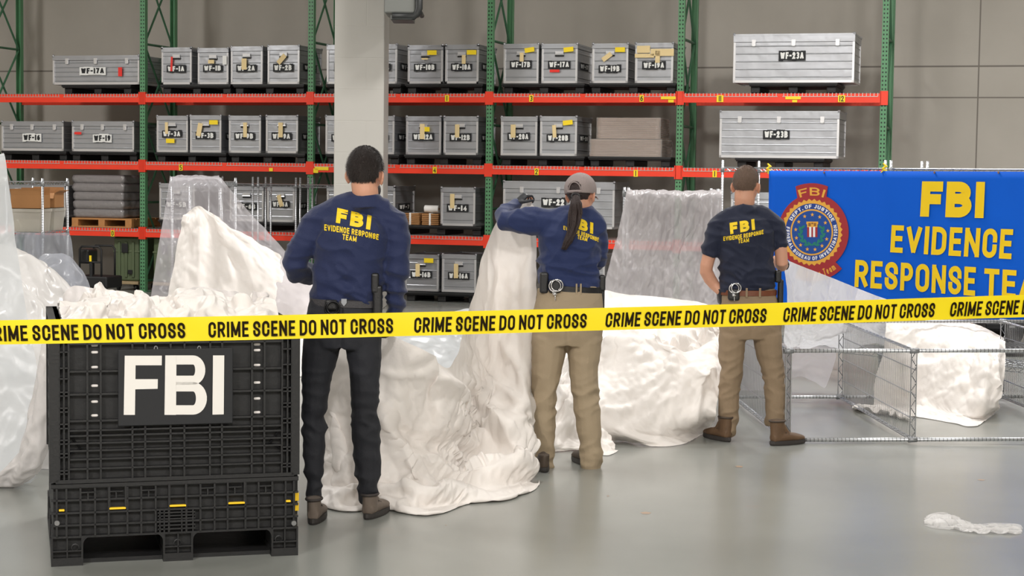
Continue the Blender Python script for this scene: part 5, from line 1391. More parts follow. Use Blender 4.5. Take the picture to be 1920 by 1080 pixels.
P.text(shirt, [('FBI', ((1067, 402.5), (1112.6, 418), (1112, 439), (1066.5, 423.5)), .28, .76, 0), ('EVIDENCE RESPONSE', ((1056.5, 423), (1123, 446), (1122.5, 454), (1056.5, 430.5)), .21, .6, -1), ('TEAM', ((1083, 440), (1101.5, 445), (1101, 453), (1082.7, 448)), .21, .66, 0)])
P.loft(P.body, tor[:-1], .8, -.02); P.limb(P.body, armL, -.019); P.limb(P.body, armR, -.019)
tr = MB()
hip = [(1069, 536, 60, .122), (1068, 560, 63.5, .135, -.01), (1066, 590, 66.5, .15, -.01), (1064, 620, 67, .145, -.005), (1063, 645, 64, .12)]
P.loft(tr, hip)
legL = [(1031, 632, 35, .0), (1028, 665, 32), (1024, 700, 28), (1022, 740, 24.5), (1021, 780, 22.5), (1021, 820, 20), (1021, 850, 18.5), (1021, 882, 18)]
legR = [(1097, 632, 33.5), (1095, 665, 31), (1094, 700, 27), (1098, 740, 25.5), (1102, 780, 24.5), (1106, 820, 23), (1109, 850, 22), (1108, 871, 20.5)]
P.limb(tr, legL, sq=1.1); P.limb(tr, legR, sq=1.1)
trz = P.wear('trousers', tr, M_KHAKI, .008, 6, trouser_fold(7, P.J(1020, 740).z, P.J(1020, 855).z, .012, P.J(1064, 620)))
P.limb(P.body, [(a[0], a[1], a[2] * .6, (a[3] if len(a) > 3 else 0)) for a in legL]); P.limb(P.body, [(a[0], a[1], a[2] * .58, (a[3] if len(a) > 3 else 0)) for a in legR])
w1 = P.J(966, 383, .26)
gd = dict(fdir=(.55, .15, .5), pnorm=(.5, .3, -.8), thumb_side=(0, -1, .2))
hand(P.body, w1, L=.155, curl=(.7, 1.1, .8), thick=.84, **gd)
gl = MB(); hand(gl, w1, L=.165, curl=(.7, 1.1, .8), thick=1.02, **gd); P.wear('glove', gl, M_GLOVE, .0045, 2)
w2 = P.J(1103, 480, .35); hand(P.body, w2, (-.5, .8, .1), (-.3, 0, -1), (-.6, -.5, 0), .155, (.5, .6, .5), .84)
gl = MB(); hand(gl, w2, (-.5, .8, .1), (-.3, 0, -1), (-.6, -.5, 0), .165, (.5, .6, .5), 1.02); P.wear('glove', gl, M_GLOVE, .0045, 2)
P.finish_body()
hm2 = hair_mat('long_dark_hair', srgb(30, 20, 20), srgb(58, 42, 40))
add_hair(P, hm2, .006, -.085, -.06, .03)
# cap: crown with arched opening at the back, strap, button, brim
R, k, c = P.hR, P.hk, P.hc
def capmesh():
    e = MB(); e.ell((0, 0, 0), (1, 1, 1), n=56, m=48); out = MB()
    rad = Vector((.089, .106, .094)); ctr = Vector((0, -.008, .034)); vs = [Vector((v[0] * rad.x, v[1] * rad.y, v[2] * rad.z)) + ctr for v in e.v]
    for i, p in enumerate(vs): vs[i] = p + Vector(e.v[i]) * (.0016 * math.sin(6 * math.atan2(e.v[i][0], e.v[i][1])))
    def ok(p):
        if p.z < .002: return False
        if p.y < 0 and (p.x / .036) ** 2 + ((p.z - .02) / .046) ** 2 < 1 and p.z > .019: return False
        return True
    for f in e.f:
        if all(ok(vs[i]) for i in f): out.f.append(f); out.mi.append(0)
    out.v = [tuple(c + R @ (p * k)) for p in vs]; return out.mesh('cap', 1e-5)
me = capmesh(); bm = bmesh.new(); bm.from_mesh(me); bmesh.ops.delete(bm, geom=[v for v in bm.verts if not v.link_faces], context='VERTS'); bmesh.ops.smooth_vert(bm, verts=[v for v in bm.verts if v.is_boundary], factor=.5, use_axis_x=True, use_axis_y=True, use_axis_z=True); bm.to_mesh(me); bm.free()
mcap = mat('cap_grey_cloth', srgb(146, 134, 132), .8, bump=.3, bscale=160, var=.06, vscale=20)
cap = link('cap', me, mcap, P.root, smooth=True); s_ = cap.modifiers.new('thickness', 'SOLIDIFY'); s_.thickness = .004; s_.offset = 1
TT_ = lambda v: c + R @ (Vector(v) * k)
m = MB(); m.tube([TT_((.037 * math.cos(a), -.113 + .02 * (1 - math.sin(a)) * 0 - .0 + .012 * abs(math.cos(a)), .02 + .047 * math.sin(a))) for a in [math.pi * i / 14 for i in range(15)]], .004, 6); m.build('opening_trim', mcap, cap, smooth=True)
m = MB(); m.tube([TT_((x, -.114 + x * x * 6, .012)) for x in (-.045, -.022, 0, .022, .045)], (.004, .009), 6); m.build('strap', mcap, cap, smooth=True)
m = MB(); m.ell(TT_((0, -.008, .13)), (.009, .009, .005), n=10, m=6); m.build('button', mcap, cap, smooth=True)
m = MB(); pts = []
for i in range(13):
    a = math.pi * (i / 12); x = .075 * math.cos(a); y0 = .075 + .02 * math.sin(a); y1 = y0 + .065 * math.sin(a)
    pts.append((x, y0, .012 - x * x * 3)); pts.append((x * 1.05, y1, .004 - x * x * 4))
m.v = [tuple(TT_(p_)) for p_ in pts]
for i in range(12): m.f.append((2 * i, 2 * i + 1, 2 * i + 3, 2 * i + 2)); m.mi.append(0)
br = m.build('brim', mcap, cap, smooth=True); s_ = br.modifiers.new('thickness', 'SOLIDIFY'); s_.thickness = .004
# ponytail: wavy strands drawn through the opening
path = [P.J(1079, 362, -.1), P.J(1079, 370, -.14), P.J(1080, 382, -.165), P.J(1079, 400, -.16), P.J(1076, 420, -.165), P.J(1071, 440, -.165), P.J(1064, 455, -.16), P.J(1057, 468, -.155)]
pt = MB()
for i in range(26):
    a = random.uniform(0, 6.28); rr_ = math.sqrt(random.random()); ph = random.uniform(0, 6); pts = []; rs = []
    end = random.choice((6, 7, 7, 7))
    for j, p in enumerate(path[:end + 1]):
        wd = (.012, .02, .03, .034, .032, .027, .02, .008)[j]
        if j >= 6: wd *= 1.2
        pts.append(p + Vector((math.cos(a) * rr_ * wd + .005 * math.sin(j * 1.6 + ph), math.sin(a) * rr_ * wd * .6, .003 * math.sin(j * 2 + ph)))); rs.append((.007, .0085, .0085, .008, .0075, .007, .0055, .002)[j])
    # smoother path
    q = []; qr = []
    for j in range(len(pts) - 1):
        for t in (0, .33, .66): q.append(pts[j].lerp(pts[j + 1], t)); qr.append(rs[j] + (rs[j + 1] - rs[j]) * t)
    q.append(pts[-1]); qr.append(rs[-1]); pt.tube(q, qr, 6)
pt.build('ponytail', hm2, P.root, smooth=True)
m = MB(); m.tube([P.J(1079, 369, -.14) + Vector((.022 * math.cos(a), .008 * math.sin(a), .018 * math.sin(a))) for a in [i * math.pi / 6 for i in range(12)]], .006, 6, closed=True); m.build('hair_tie', M_BLK, P.root, smooth=True)
b = P.belt((1069.5, 540, 60, .127, .055), .034, M_LEATHB)
bv = P.bvh(shirt, b, trz)
for px in (1081, 1089): q = P.on_back(bv, px, 542, .002); MB().box(q, (.01, .005, .062)).build('belt_loop', M_KHAKI, P.root, bev=.002)
q = P.on_back(bv, 1020, 530, .018); MB().box(q, (.05, .05, .12)).build('pouch', M_LEATHB, P.root, bev=.012, seg=3)
q = P.on_back(bv, 1039, 537, .012); MB().box(q + Vector((.005, .004, .0)), (.07, .022, .075)).build('cuff_case', M_LEATHB, P.root, bev=.012, seg=3)
cuffs(P, q + Vector((.004, -.012, .004)), M_STEEL, .033)
q = P.J(1129, 540, -.02); m = MB(); m.box(q + Vector((0, 0, .03)), (.035, .06, .09)); m.box(q + Vector((.0, .01, -.05)), (.03, .05, .15)); m.build('holster', M_LEATHB, P.root, bev=.01, seg=3)
mb2 = mat('work_shoe_brown', srgb(70, 58, 48), .6, var=.2, vscale=20)
hl = gnd(1021, 888); shoe(P, (hl.x, hl.y + .02), (-.1, 1), .255, mb2, mso, .1, .042)
hr = gnd(1106, 876); shoe(P, (hr.x - .0, hr.y + .02), (-.35, 1), .255, mb2, mso, .1, .042)

# ------------------------------------------------------------------ crew cut man in short sleeves
P = Person('crew cut man in short sleeved navy lettered shirt and khaki trousers near the banner', 11.09, None)
T = P.head(1399, 349, .42, -.04, .02, .246, .02)
P.neck(1396, 386, .066, -.005)
tor = [(1402, 545, 51, .112), (1401, 522, 51, .116), (1399, 495, 50.5, .118), (1398, 468, 52.5, .124), (1398, 440, 55, .13), (1398, 420, 52, .12), (1398, 405, 36, .09)]
sh = MB(); P.loft(sh, tor)
yoke = [(1347, 423, 18.5), (1368, 408, 18.5), (1388, 401, 17.5), (1408, 400, 17.5), (1432, 406, 18), (1453, 419, 17)]
P.limb(sh, yoke, sq=1.05)
sl_ = [(1347, 424, 18.5), (1339, 445, 18), (1331, 474, 16.5)]; sr_ = [(1454, 421, 17), (1460, 440, 15.5), (1463, 462, 13)]
P.limb(sh, sl_[:2]); P.limb(sh, sr_[:2])
def open_end(mb, pts): mb.tube([P.J(p[0], p[1], 0) for p in pts], [(p[2] * P.s, p[2] * P.s) for p in pts], 16)
open_end(sh, sl_ + [(1330, 479, 16.3)]); open_end(sh, sr_ + [(1464, 467, 12.6)])
sh.tube([P.J(1396, 405, -.003), P.J(1396, 394, -.003), P.J(1396, 386.5, .0)], [(.1, .085), (.082, .078), (.072, .073)], 24, up=(0, 1, 0))
shirt = P.wear('shirt', sh, M_NAVY3, .0075, 6, shirt_fold(9, .013, P.J(1400, 515).z))
P.text(shirt, [('FBI', ((1367.8, 418), (1414.3, 410.5), (1415.8, 430.8), (1369.4, 439.3)), .28, .78, 0), ('EVIDENCE RESPONSE', ((1356.2, 443.6), (1431.4, 430.6), (1431.6, 438.6), (1356.6, 451.8)), .21, .62, 1.2), ('TEAM', ((1384, 448.3), (1404.2, 445.8), (1404.6, 453.7), (1384.3, 456.4)), .21, .66, 0)])
P.loft(P.body, tor[:-1], .8, -.02)
aL = [(1345, 428, 13), (1337, 450, 13.5), (1330, 478, 13), (1325, 498, 12.5), (1324, 509, 12.5, .01), (1331, 523, 12, .02), (1340, 535, 10.5, .02), (1348, 544, 8.6, .0)]
aR = [(1454, 425, 13), (1459, 445, 12.5), (1464, 470, 12.2), (1466, 493, 11.8, .0), (1466, 498, 11.5, .05), (1461, 494, 10.5, .14), (1455, 487, 8.5, .26)]
P.limb(P.body, aL); P.limb(P.body, aR)
tr = MB()
hip = [(1402, 545, 51, .113), (1404, 565, 54, .12), (1407, 590, 58, .13), (1407, 615, 59.5, .128), (1407, 635, 58, .112)]
P.loft(tr, hip)
legL = [(1374, 628, 27), (1371, 660, 25), (1369, 700, 22.3), (1367, 740, 20.5), (1366, 780, 18.8), (1364, 805, 17.2), (1362, 812, 16.5)]
legR = [(1438, 628, 28.5), (1442, 660, 25), (1450, 700, 20.5), (1453, 740, 19.5), (1453, 780, 18.8), (1454, 799, 18.6)]
def openlimb(mb, pts, sq):
    P.limb(mb, pts[:-1], sq=sq); mb.tube([P.J(p[0], p[1], 0) for p in pts[-3:]], [(p[2] * P.s, p[2] * P.s * sq) for p in pts[-3:]], 16)
openlimb(tr, legL, 1.1); openlimb(tr, legR, 1.1)
trz = P.wear('trousers', tr, M_KHAKI2, .008, 6, trouser_fold(12, P.J(1370, 700).z, P.J(1370, 795).z, .012, P.J(1405, 600)))
P.limb(P.body, [(a[0], a[1], a[2] * .6) for a in legL]); P.limb(P.body, [(a[0], a[1], a[2] * .58) for a in legR])
w1 = P.J(1349, 545, .0); gd = dict(fdir=(.12, .35, -1), pnorm=(1, .2, .1), thumb_side=(.1, 1, .3))
hand(P.body, w1, L=.165, curl=(.4, .7, .5), thick=.86, **gd)
gl = MB(); hand(gl, w1, L=.172, curl=(.4, .7, .5), thick=1.03, **gd); P.wear('glove', gl, M_GLOVE, .0045, 2)
w2 = P.J(1455, 486, .28); gd = dict(fdir=(.6, .6, -.1), pnorm=(-.2, .2, -1), thumb_side=(-.6, .6, 0))
hand(P.body, w2, L=.165, curl=(.6, .8, .6), thick=.86, **gd)
gl = MB(); hand(gl, w2, L=.172, curl=(.6, .8, .6), thick=1.03, **gd); P.wear('glove', gl, M_GLOVE, .0045, 2)
P.finish_body()
hm3 = hair_mat('short_brown_hair', srgb(86, 68, 56), srgb(132, 108, 92))
add_hair(P, hm3, .004, -.078, -.03, .02, .01, (9000, .006, .0005, .5, 5))
b = P.belt((1403, 548, 52, .117, -.005), .036, M_LEATHBR)
bv = P.bvh(shirt, b, trz)
for px in (1425, 1400): q = P.on_back(bv, px, 549, .002); MB().box(q, (.014, .005, .06)).build('belt_loop', M_KHAKI2, P.root, bev=.002)
q = P.on_back(bv, 1376, 549, .012); MB().box(q + Vector((0, .004, -.012)), (.075, .03, .075)).build('cuff_case', M_LEATHB, P.root, bev=.014, seg=3)
cuffs(P, q + Vector((0, -.004, .028)), M_STEEL, .03)
q = P.J(1461, 540, -.03); m = MB(); m.box(q + Vector((-.01, 0, .075)), (.04, .06, .08)); m.box(q + Vector((.01, .01, -.03)), (.035, .05, .17)); m.build('holster', M_LEATHB, P.root, bev=.012, seg=3)
mb3 = mat('work_boot_brown', srgb(98, 74, 52), .65, var=.25, vscale=22)
a = gnd(1379, 832); shoe(P, (a.x - .03, a.y + .06), (-.55, 1), .28, mb3, mso, .16, .046, 'boot', col=mb2)
a = gnd(1443, 834); shoe(P, (a.x, a.y - .04), (.75, .45), .28, mb3, mso, .16, .046, 'boot', col=mb2)
# ================================================================== plastic film and balloon cloth
def cr(P, n):
    """Catmull-Rom resample of a (k,...,3) array along axis 0, by chord length"""
    P = np.asarray(P, float); k = len(P)
    if k == 2: t = np.linspace(0, 1, n).reshape((-1,) + (1,) * (P.ndim - 1)); return P[0] * (1 - t) + P[1] * t
    d = np.linalg.norm(np.diff(P, axis=0), axis=-1)
    while d.ndim > 1: d = d.mean(axis=-1)
    s = np.concatenate([[0], np.cumsum(np.maximum(d, 1e-5))]); q = np.linspace(0, s[-1], n); out = []
    Pe = np.concatenate([[2 * P[0] - P[1]], P, [2 * P[-1] - P[-2]]])
    for v in q:
        i = min(max(np.searchsorted(s, v, 'right') - 1, 0), k - 2); t = (v - s[i]) / (s[i + 1] - s[i])
        a, b, c, e = Pe[i], Pe[i + 1], Pe[i + 2], Pe[i + 3]
        out.append(.5 * (2 * b + (c - a) * t + (2 * a - 5 * b + 4 * c - e) * t * t + (3 * b - a - 3 * c + e) * t ** 3))
    return np.array(out)
def resample(rows, nv, nu):
    g = np.array([cr([tuple(p) for p in r], nu) for r in rows]); return cr(g, nv)
def blur(a, n):
    for _ in range(n):
        for ax in (0, 1):
            p = np.concatenate([a.take([0], ax), a, a.take([-1], ax)], ax); m = a.shape[ax]
            a = (p.take(range(0, m), ax) + 2 * p.take(range(1, m + 1), ax) + p.take(range(2, m + 2), ax)) / 4
    return a
def normals(p):
    du = np.gradient(p, axis=1); dv = np.gradient(p, axis=0); n = np.cross(du, dv); return n / np.maximum(np.linalg.norm(n, axis=-1, keepdims=True), 1e-9)
def smooth_noise(shape, n, rng):
    a = rng.standard_normal(shape); a = blur(a, n); return a / (a.std() + 1e-9)
def relax(p, tgt, slack, it, k, grav, pin, rng, bend=.25, floor=.004, pool=None):
    """cloth slightly too large for its shape: it has to buckle into folds"""
    L = lambda a, b: np.linalg.norm(b - a, axis=-1)
    su, sv = slack if isinstance(slack, tuple) else (slack, slack)
    cons = []
    lu = L(tgt[:, :-1], tgt[:, 1:]) * su; lv = L(tgt[:-1], tgt[1:]) * sv
    sd = (su + sv) / 2
    ld1 = L(tgt[:-1, :-1], tgt[1:, 1:]) * sd; ld2 = L(tgt[1:, :-1], tgt[:-1, 1:]) * sd
    lu2 = L(tgt[:, :-2], tgt[:, 2:]) * su; lv2 = L(tgt[:-2], tgt[2:]) * sv
    km = 1.
    if pool:                                            # surplus length near the hem, free to buckle on the floor
        fr = np.linspace(0, 1, p.shape[0]); e = np.clip((fr - pool[0]) / max(1e-6, pool[1] - pool[0]), 0, 1); e = e * e * (3 - 2 * e)
        m_ = 1 + pool[2] * e; lv = lv * ((m_[1:] + m_[:-1]) / 2)[:, None]; lv2 = lv2 * m_[1:-1, None]
        hy = lambda a, m: a * np.sqrt((1 + m ** 2) / 2)[:, None]
        ld1 = hy(ld1, (m_[1:] + m_[:-1]) / 2); ld2 = hy(ld2, (m_[1:] + m_[:-1]) / 2); km = (1 - pool[3] * e)[:, None, None]
    P0 = p[pin].copy() if pin is not None else None
    def solve(A, B, l, w):
        a, b = p[A], p[B]; d = b - a; n = np.maximum(np.linalg.norm(d, axis=-1), 1e-7); c = (w * .5 * (n - l) / n)[..., None] * d
        p[A] = a + c; p[B] = b - c
    S = slice
    for t in range(it):
        p[..., 2] -= grav
        if k: p += k * km * blur(tgt - p, 4)
        for o in (0, 1):
            m = (p.shape[1] - o) // 2; A = (S(None), S(o, o + 2 * m - 1, 2)); B = (S(None), S(o + 1, o + 2 * m, 2)); n = len(range(*B[1].indices(p.shape[1]))); A = (S(None), S(o, o + 2 * n - 1, 2)); solve(A, B, lu[:, o::2][:, :n], .9)
            n = len(range(o + 1, p.shape[0], 2)); solve((S(o, o + 2 * n - 1, 2), S(None)), (S(o + 1, o + 2 * n, 2), S(None)), lv[o::2][:n], .9)
        for o in (0, 1):
            n = len(range(o + 1, p.shape[0], 2))
            solve((S(o, o + 2 * n - 1, 2), S(0, -1)), (S(o + 1, o + 2 * n, 2), S(1, None)), ld1[o::2][:n], .4) if n else None
            solve((S(o + 1, o + 2 * n, 2), S(0, -1)), (S(o, o + 2 * n - 1, 2), S(1, None)), ld2[o::2][:n], .4) if n else None
        if bend:
            for o in range(4):
                for ax in (0, 1):
                    N_ = p.shape[1 - ax if ax == 0 else 0] if False else (p.shape[1] if ax == 0 else p.shape[0])
                    idx = np.arange(o, N_ - 2, 4)
                    if len(idx) == 0: continue
                    if ax == 0: solve((S(None), idx), (S(None), idx + 2), lu2[:, idx], bend)
                    else: solve((idx, S(None)), (idx + 2, S(None)), lv2[idx], bend)
        if floor is not None: np.maximum(p[..., 2], floor, out=p[..., 2])
        if pin is not None: p[pin] = P0
    return p
def cloth(name, label, cat, rows, m, cell=.022, slack=1.06, it=70, k=.05, grav=.0006, pin='top', seed=1, big=.03, small=.008, coarse=3, bend=.25, floor=.004, sub=1, post=None, group=None, cslack=None, cit=60, crump=0., cs=(1., 1.), pool=None):
    rng = np.random.default_rng(seed)
    g = resample(rows, 24, 24)
    W = np.linalg.norm(np.diff(g, axis=1), axis=-1).sum(1).max(); H = np.linalg.norm(np.diff(g, axis=0), axis=-1).sum(0).max()
    nu, nv = int(min(max(W / cell, 12), 170)), int(min(max(H / cell, 12), 170))
    def mask(nv_, nu_):
        q = np.zeros((nv_, nu_), bool)
        if 'top' in pin: q[0] = True
        if 'bottom' in pin: q[-1] = True
        if 'left' in pin: q[:, 0] = True
        if 'right' in pin: q[:, -1] = True
        return q
    cu, cv = max(8, nu // coarse), max(8, nv // coarse)
    t0 = resample(rows, cv, cu); p = t0.copy(); M_ = mask(cv, cu)
    dn = smooth_noise((cv, cu), 2, rng)[..., None] * big; dn[M_] *= .15; p += normals(t0) * dn
    p = relax(p, t0, cslack or slack, cit, k, grav, M_, rng, .2, floor, pool)
    f = cr(np.swapaxes(cr(np.swapaxes(p, 0, 1), nu), 0, 1), nv); M_ = mask(nv, nu)
    t1 = f.copy(); ds = smooth_noise((nv, nu), 1, rng)[..., None] * small; ds[M_] *= .2
    p = t1 + normals(t1) * ds
    p = relax(p, t1, slack, it, k * .5, grav * .5, M_, rng, bend, floor)
    if post is not None: p = post(p)
    if crump:                                           # crisp creases: ridged noise laid out on the cloth itself
        us = np.concatenate([[0], np.cumsum(np.linalg.norm(np.diff(p, axis=1), axis=-1).mean(0))]) * cs[0]; vs_ = np.concatenate([[0], np.cumsum(np.linalg.norm(np.diff(p, axis=0), axis=-1).mean(1))]) * cs[1]
        d = np.empty((nv, nu)); o = seed * 7.3
        for a in range(nv):
            for b in range(nu):
                q = Vector((us[b] * 2.6 + o, vs_[a] * 2.6, o * .3)); w1 = noise.noise(q * .7) * .7; q2 = q + Vector((w1, -w1 * .8, w1))
                r1 = 1 - abs(noise.noise(q2)) * 2; r2 = 1 - abs(noise.noise(q2 * 2.3 + Vector((5, 1, 2)))) * 2
                k_ = .5 + .5 * noise.noise(q * .9 + Vector((9, 9, 9)))
                d[a, b] = (max(r1, 0) ** 3 + .45 * max(r2, 0) ** 3 * k_ - .35)
        if 'top' in pin: d[0] *= .2
        p = p + normals(p) * (d * crump)[..., None]
        if floor is not None: np.maximum(p[..., 2], floor, out=p[..., 2])
    me = bpy.data.meshes.new(name); idx = np.arange(nv * nu).reshape(nv, nu)
    F = np.stack([idx[:-1, :-1], idx[1:, :-1], idx[1:, 1:], idx[:-1, 1:]], -1).reshape(-1, 4)
    me.from_pydata(p.reshape(-1, 3).tolist(), [], F.tolist()); me.update()
    o = link(name, me, m, None, smooth=True)
    if sub: s = o.modifiers.new('subdivision', 'SUBSURF'); s.levels = sub; s.render_levels = sub
    return props(o, label, cat, group)
def project(p):
    q = p - np.array(CAM[:]); d = q @ np.array(FWD[:]); return 960 + F_PX * (q @ np.array(RT[:])) / d, 540 - F_PX * (q @ np.array(UP[:])) / d
def creases(lst, lim=1e9):
    """fold crests and hollows: (points, height in m, width on one side, width on the other)"""
    def f(p):
        X, Y = project(p); n = normals(p); view = p - np.array(CAM[:]); sg = -np.sign((n * view).sum(-1)); n = n * sg[..., None]
        tot = np.zeros(X.shape)
        for pts, amp, w1, w2 in lst:
            q = cr(np.array(pts, float), 40); best = np.full(X.shape, 1e9); side = np.zeros(X.shape); tt = np.zeros(X.shape)
            for i in range(len(q) - 1):
                a, b = q[i], q[i + 1]; d = b - a; L2 = max(d @ d, 1e-9); t = np.clip(((X - a[0]) * d[0] + (Y - a[1]) * d[1]) / L2, 0, 1)
                dx, dy = X - a[0] - t * d[0], Y - a[1] - t * d[1]; r = np.hypot(dx, dy); m = r < best
                best[m] = r[m]; side[m] = (d[0] * dy - d[1] * dx)[m]; tt[m] = ((i + t) / (len(q) - 1))[m]
            w = np.where(side > 0, w1, w2); e = np.clip(np.minimum(tt, 1 - tt) * 6, 0, 1); e = e * e * (3 - 2 * e)
            tot += amp * np.exp(-(best / w) ** 1.6) * e
        p = p + n * tot[..., None]; p[..., 2] = np.maximum(p[..., 2], .004); return p
    return f
def auto_creases(seed, n, box, ang, spread, amp, w, length):
    r = random.Random(seed); out = []
    for i in range(n):
        x, y = r.uniform(box[0], box[2]), r.uniform(box[1], box[3]); a = math.radians(ang + r.uniform(-spread, spread)); L = length * r.uniform(.5, 1.2); b = r.uniform(-.3, .3)
        pts = [(x + math.cos(a + b * t) * L * t, y + math.sin(a + b * t) * L * t) for t in (-.5, -.2, .15, .5)]
        out.append((pts, amp * r.uniform(.5, 1.2) * r.choice((1, 1, -1)), w * r.uniform(.6, 1.4), w * r.uniform(.25, .9)))
    return out
def cloth_(**kw): return lambda *a, **k: cloth(*a, **dict(kw, **k))
W_ = lambda q: at(*q)
def R_(*q): return [at(*a) if len(a) == 3 else gnd(a[0], a[1], .012) for a in q]
M_CLOTH = film('balloon_cloth', srgb(242, 236, 231), 1., .5, .13, bump=.08, bscale=60, ridge=.22, rscale=9)
M_CLOTH2 = film('balloon_skin_thin', srgb(246, 244, 245), .86, .35, .3, bump=.12, bscale=18)
M_FILM = film('clear_film', srgb(224, 220, 226), .56, .2, .35, bump=.15, bscale=16)
M_FILMD = film('drape_film', srgb(192, 187, 189), .86, .3, .25, bump=.1, bscale=20, ridge=.12, rscale=9, stretch=(3, 3, .45))
M_FILMT = film('tinted_film', srgb(188, 192, 204), .6, .25, .35, bump=.2, bscale=14)
M_FILMW = film('milky_film', srgb(222, 225, 228), .86, .3, .3, bump=.1, bscale=12)
M_LINER = film('liner_film', srgb(236, 232, 231), .9, .22, .2, bump=.15, bscale=30, ridge=.5, rscale=9)

# the big white sheet between the two nearest people, lifted at right by the woman
top = [(596, 645, 9.0), (660, 632, 8.85), (738, 632, 8.66), (797, 662, 8.85), (842, 690, 9.05), (866, 640, 9.4), (884, 560, 9.9), (905, 475, 10.2), (940, 405, 10.32), (974, 379, 10.3), (991, 374, 10.24), (1004, 392, 10.24)]
bot = [(600, 946), (655, 958), (712, 952), (760, 960), (800, 965), (838, 958), (868, 946), (898, 940), (930, 938), (962, 932), (990, 922), (1011, 906)]
rows = []
for t in (0, .12, .3, .5, .66, .78, .88, .94, .97, 1.):
    r = []
    for i, (a, b) in enumerate(zip(top, bot)):
        g_ = gnd(*b); Yb = g_.y
        x = a[0] + (b[0] - a[0]) * t; y = a[1] + (b[1] - a[1]) * t
        if i >= 9: x = np.interp(t, (0, .2, .45, .7, .9, 1), (a[0], (985, 996, 1006)[i - 9], (975, 990, 1003)[i - 9], (966, 985, 998)[i - 9], (962, 986, 1006)[i - 9], b[0]))
        Y = a[2] + (Yb - a[2]) * np.interp(t, (0, .5, .8, 1), (0, .22, .62, 1)) + .16 * math.sin(math.pi * t) * (1 if 2 <= i <= 8 else .4)
        if t == 1: r.append(gnd(b[0], b[1], .012) + Vector((0, .16, 0)))
        elif t == .97: r.append(gnd(b[0], b[1], .0) + Vector((0, .0, .035)))
        elif t >= .88: p = at(x, y, Y - .03); p.z = max(p.z, .17 if t < .92 else .1); r.append(p)
        else: r.append(at(x, y, Y))
    rows.append(r)
cloth_(crump=.01, cs=(1, .8), pool=(.5, .72, .42, .75), cit=150)('balloon_sheet', 'large crumpled white sheet lifted by the woman and spilling onto the floor in front', 'fabric sheet', rows, M_CLOTH, .018, (1.022, 1.012), 60, .05, .0011, 'top', 3, .03, .003, 3, .22, post=creases([
    ([(742, 634), (775, 650), (797, 665), (808, 692), (850, 722), (860, 745), (855, 772), (864, 796), (902, 820)], .085, 34, 7), ([(700, 690), (745, 700), (790, 690)], .02, 10, 6),
    ([(858, 690), (885, 730), (908, 765), (945, 808), (968, 850), (984, 885)], .07, 9, 30), ([(722, 786), (760, 812), (800, 832), (870, 852), (945, 872)], -.05, 26, 15),
    ([(714, 745), (726, 800), (752, 850), (764, 885), (752, 925)], .08, 12, 18), ([(765, 862), (815, 850), (870, 858)], .03, 14, 9), ([(870, 640), (900, 700), (960, 740), (990, 770)], .03, 12, 7),
    ([(925, 480), (915, 560), (905, 640), (920, 700)], .03, 14, 9), ([(962, 470), (962, 540), (968, 620), (950, 690)], .028, 12, 8), ([(990, 470), (985, 560), (990, 650), (985, 720)], .03, 8, 8),
    ([(900, 600), (940, 640), (975, 690), (992, 730)], .025, 9, 6), ([(940, 820), (965, 790), (996, 780)], .03, 10, 6), ([(872, 740), (900, 790), (925, 830), (948, 862)], -.04, 10, 12),
    ([(680, 700), (692, 770), (690, 850)], .04, 12, 9), ([(745, 720), (760, 790), (790, 820)], .02, 14, 8), ([(810, 745), (825, 790), (830, 815)], .015, 10, 6), ([(975, 690), (988, 760), (1003, 820)], .03, 8, 6)]
    + auto_creases(4, 30, (740, 660, 1000, 930), 55, 45, .008, 2.6, 70)))
# cloth behind the dark trousered legs
rows = [R_((586, 650, 9.25), (620, 640, 9.2), (660, 650, 9.15), (700, 660, 9.1)), R_((590, 760, 9.15), (622, 750, 9.05), (655, 760, 9.0), (700, 770, 9.0)), R_((592, 860, 8.95), (625, 850, 8.85), (655, 870, 8.85), (700, 880, 8.85)), R_((596, 925, 8.8), (630, 925, 8.75), (660, 925, 8.75), (700, 930, 8.75)), R_((596, 945), (628, 952), (662, 944), (705, 948))]
cloth_(crump=.03, cs=(1.4, .9))('white_cloth', 'creased white cloth hanging down behind the legs in black trousers', 'fabric sheet', rows, M_CLOTH, .016, (1.04, 1.01), 60, .05, .0005, 'top', 21, .02, .005, 4, .3, post=creases([([(638, 690), (628, 760), (640, 850), (655, 930)], .06, 14, 7), ([(615, 720), (612, 800), (618, 880)], -.05, 7, 9), ([(612, 870), (635, 905), (655, 935)], -.06, 9, 7), ([(650, 740), (655, 820), (650, 880)], .03, 8, 8)] + auto_creases(2, 14, (605, 700, 665, 940), 70, 40, .01, 4, 50)))

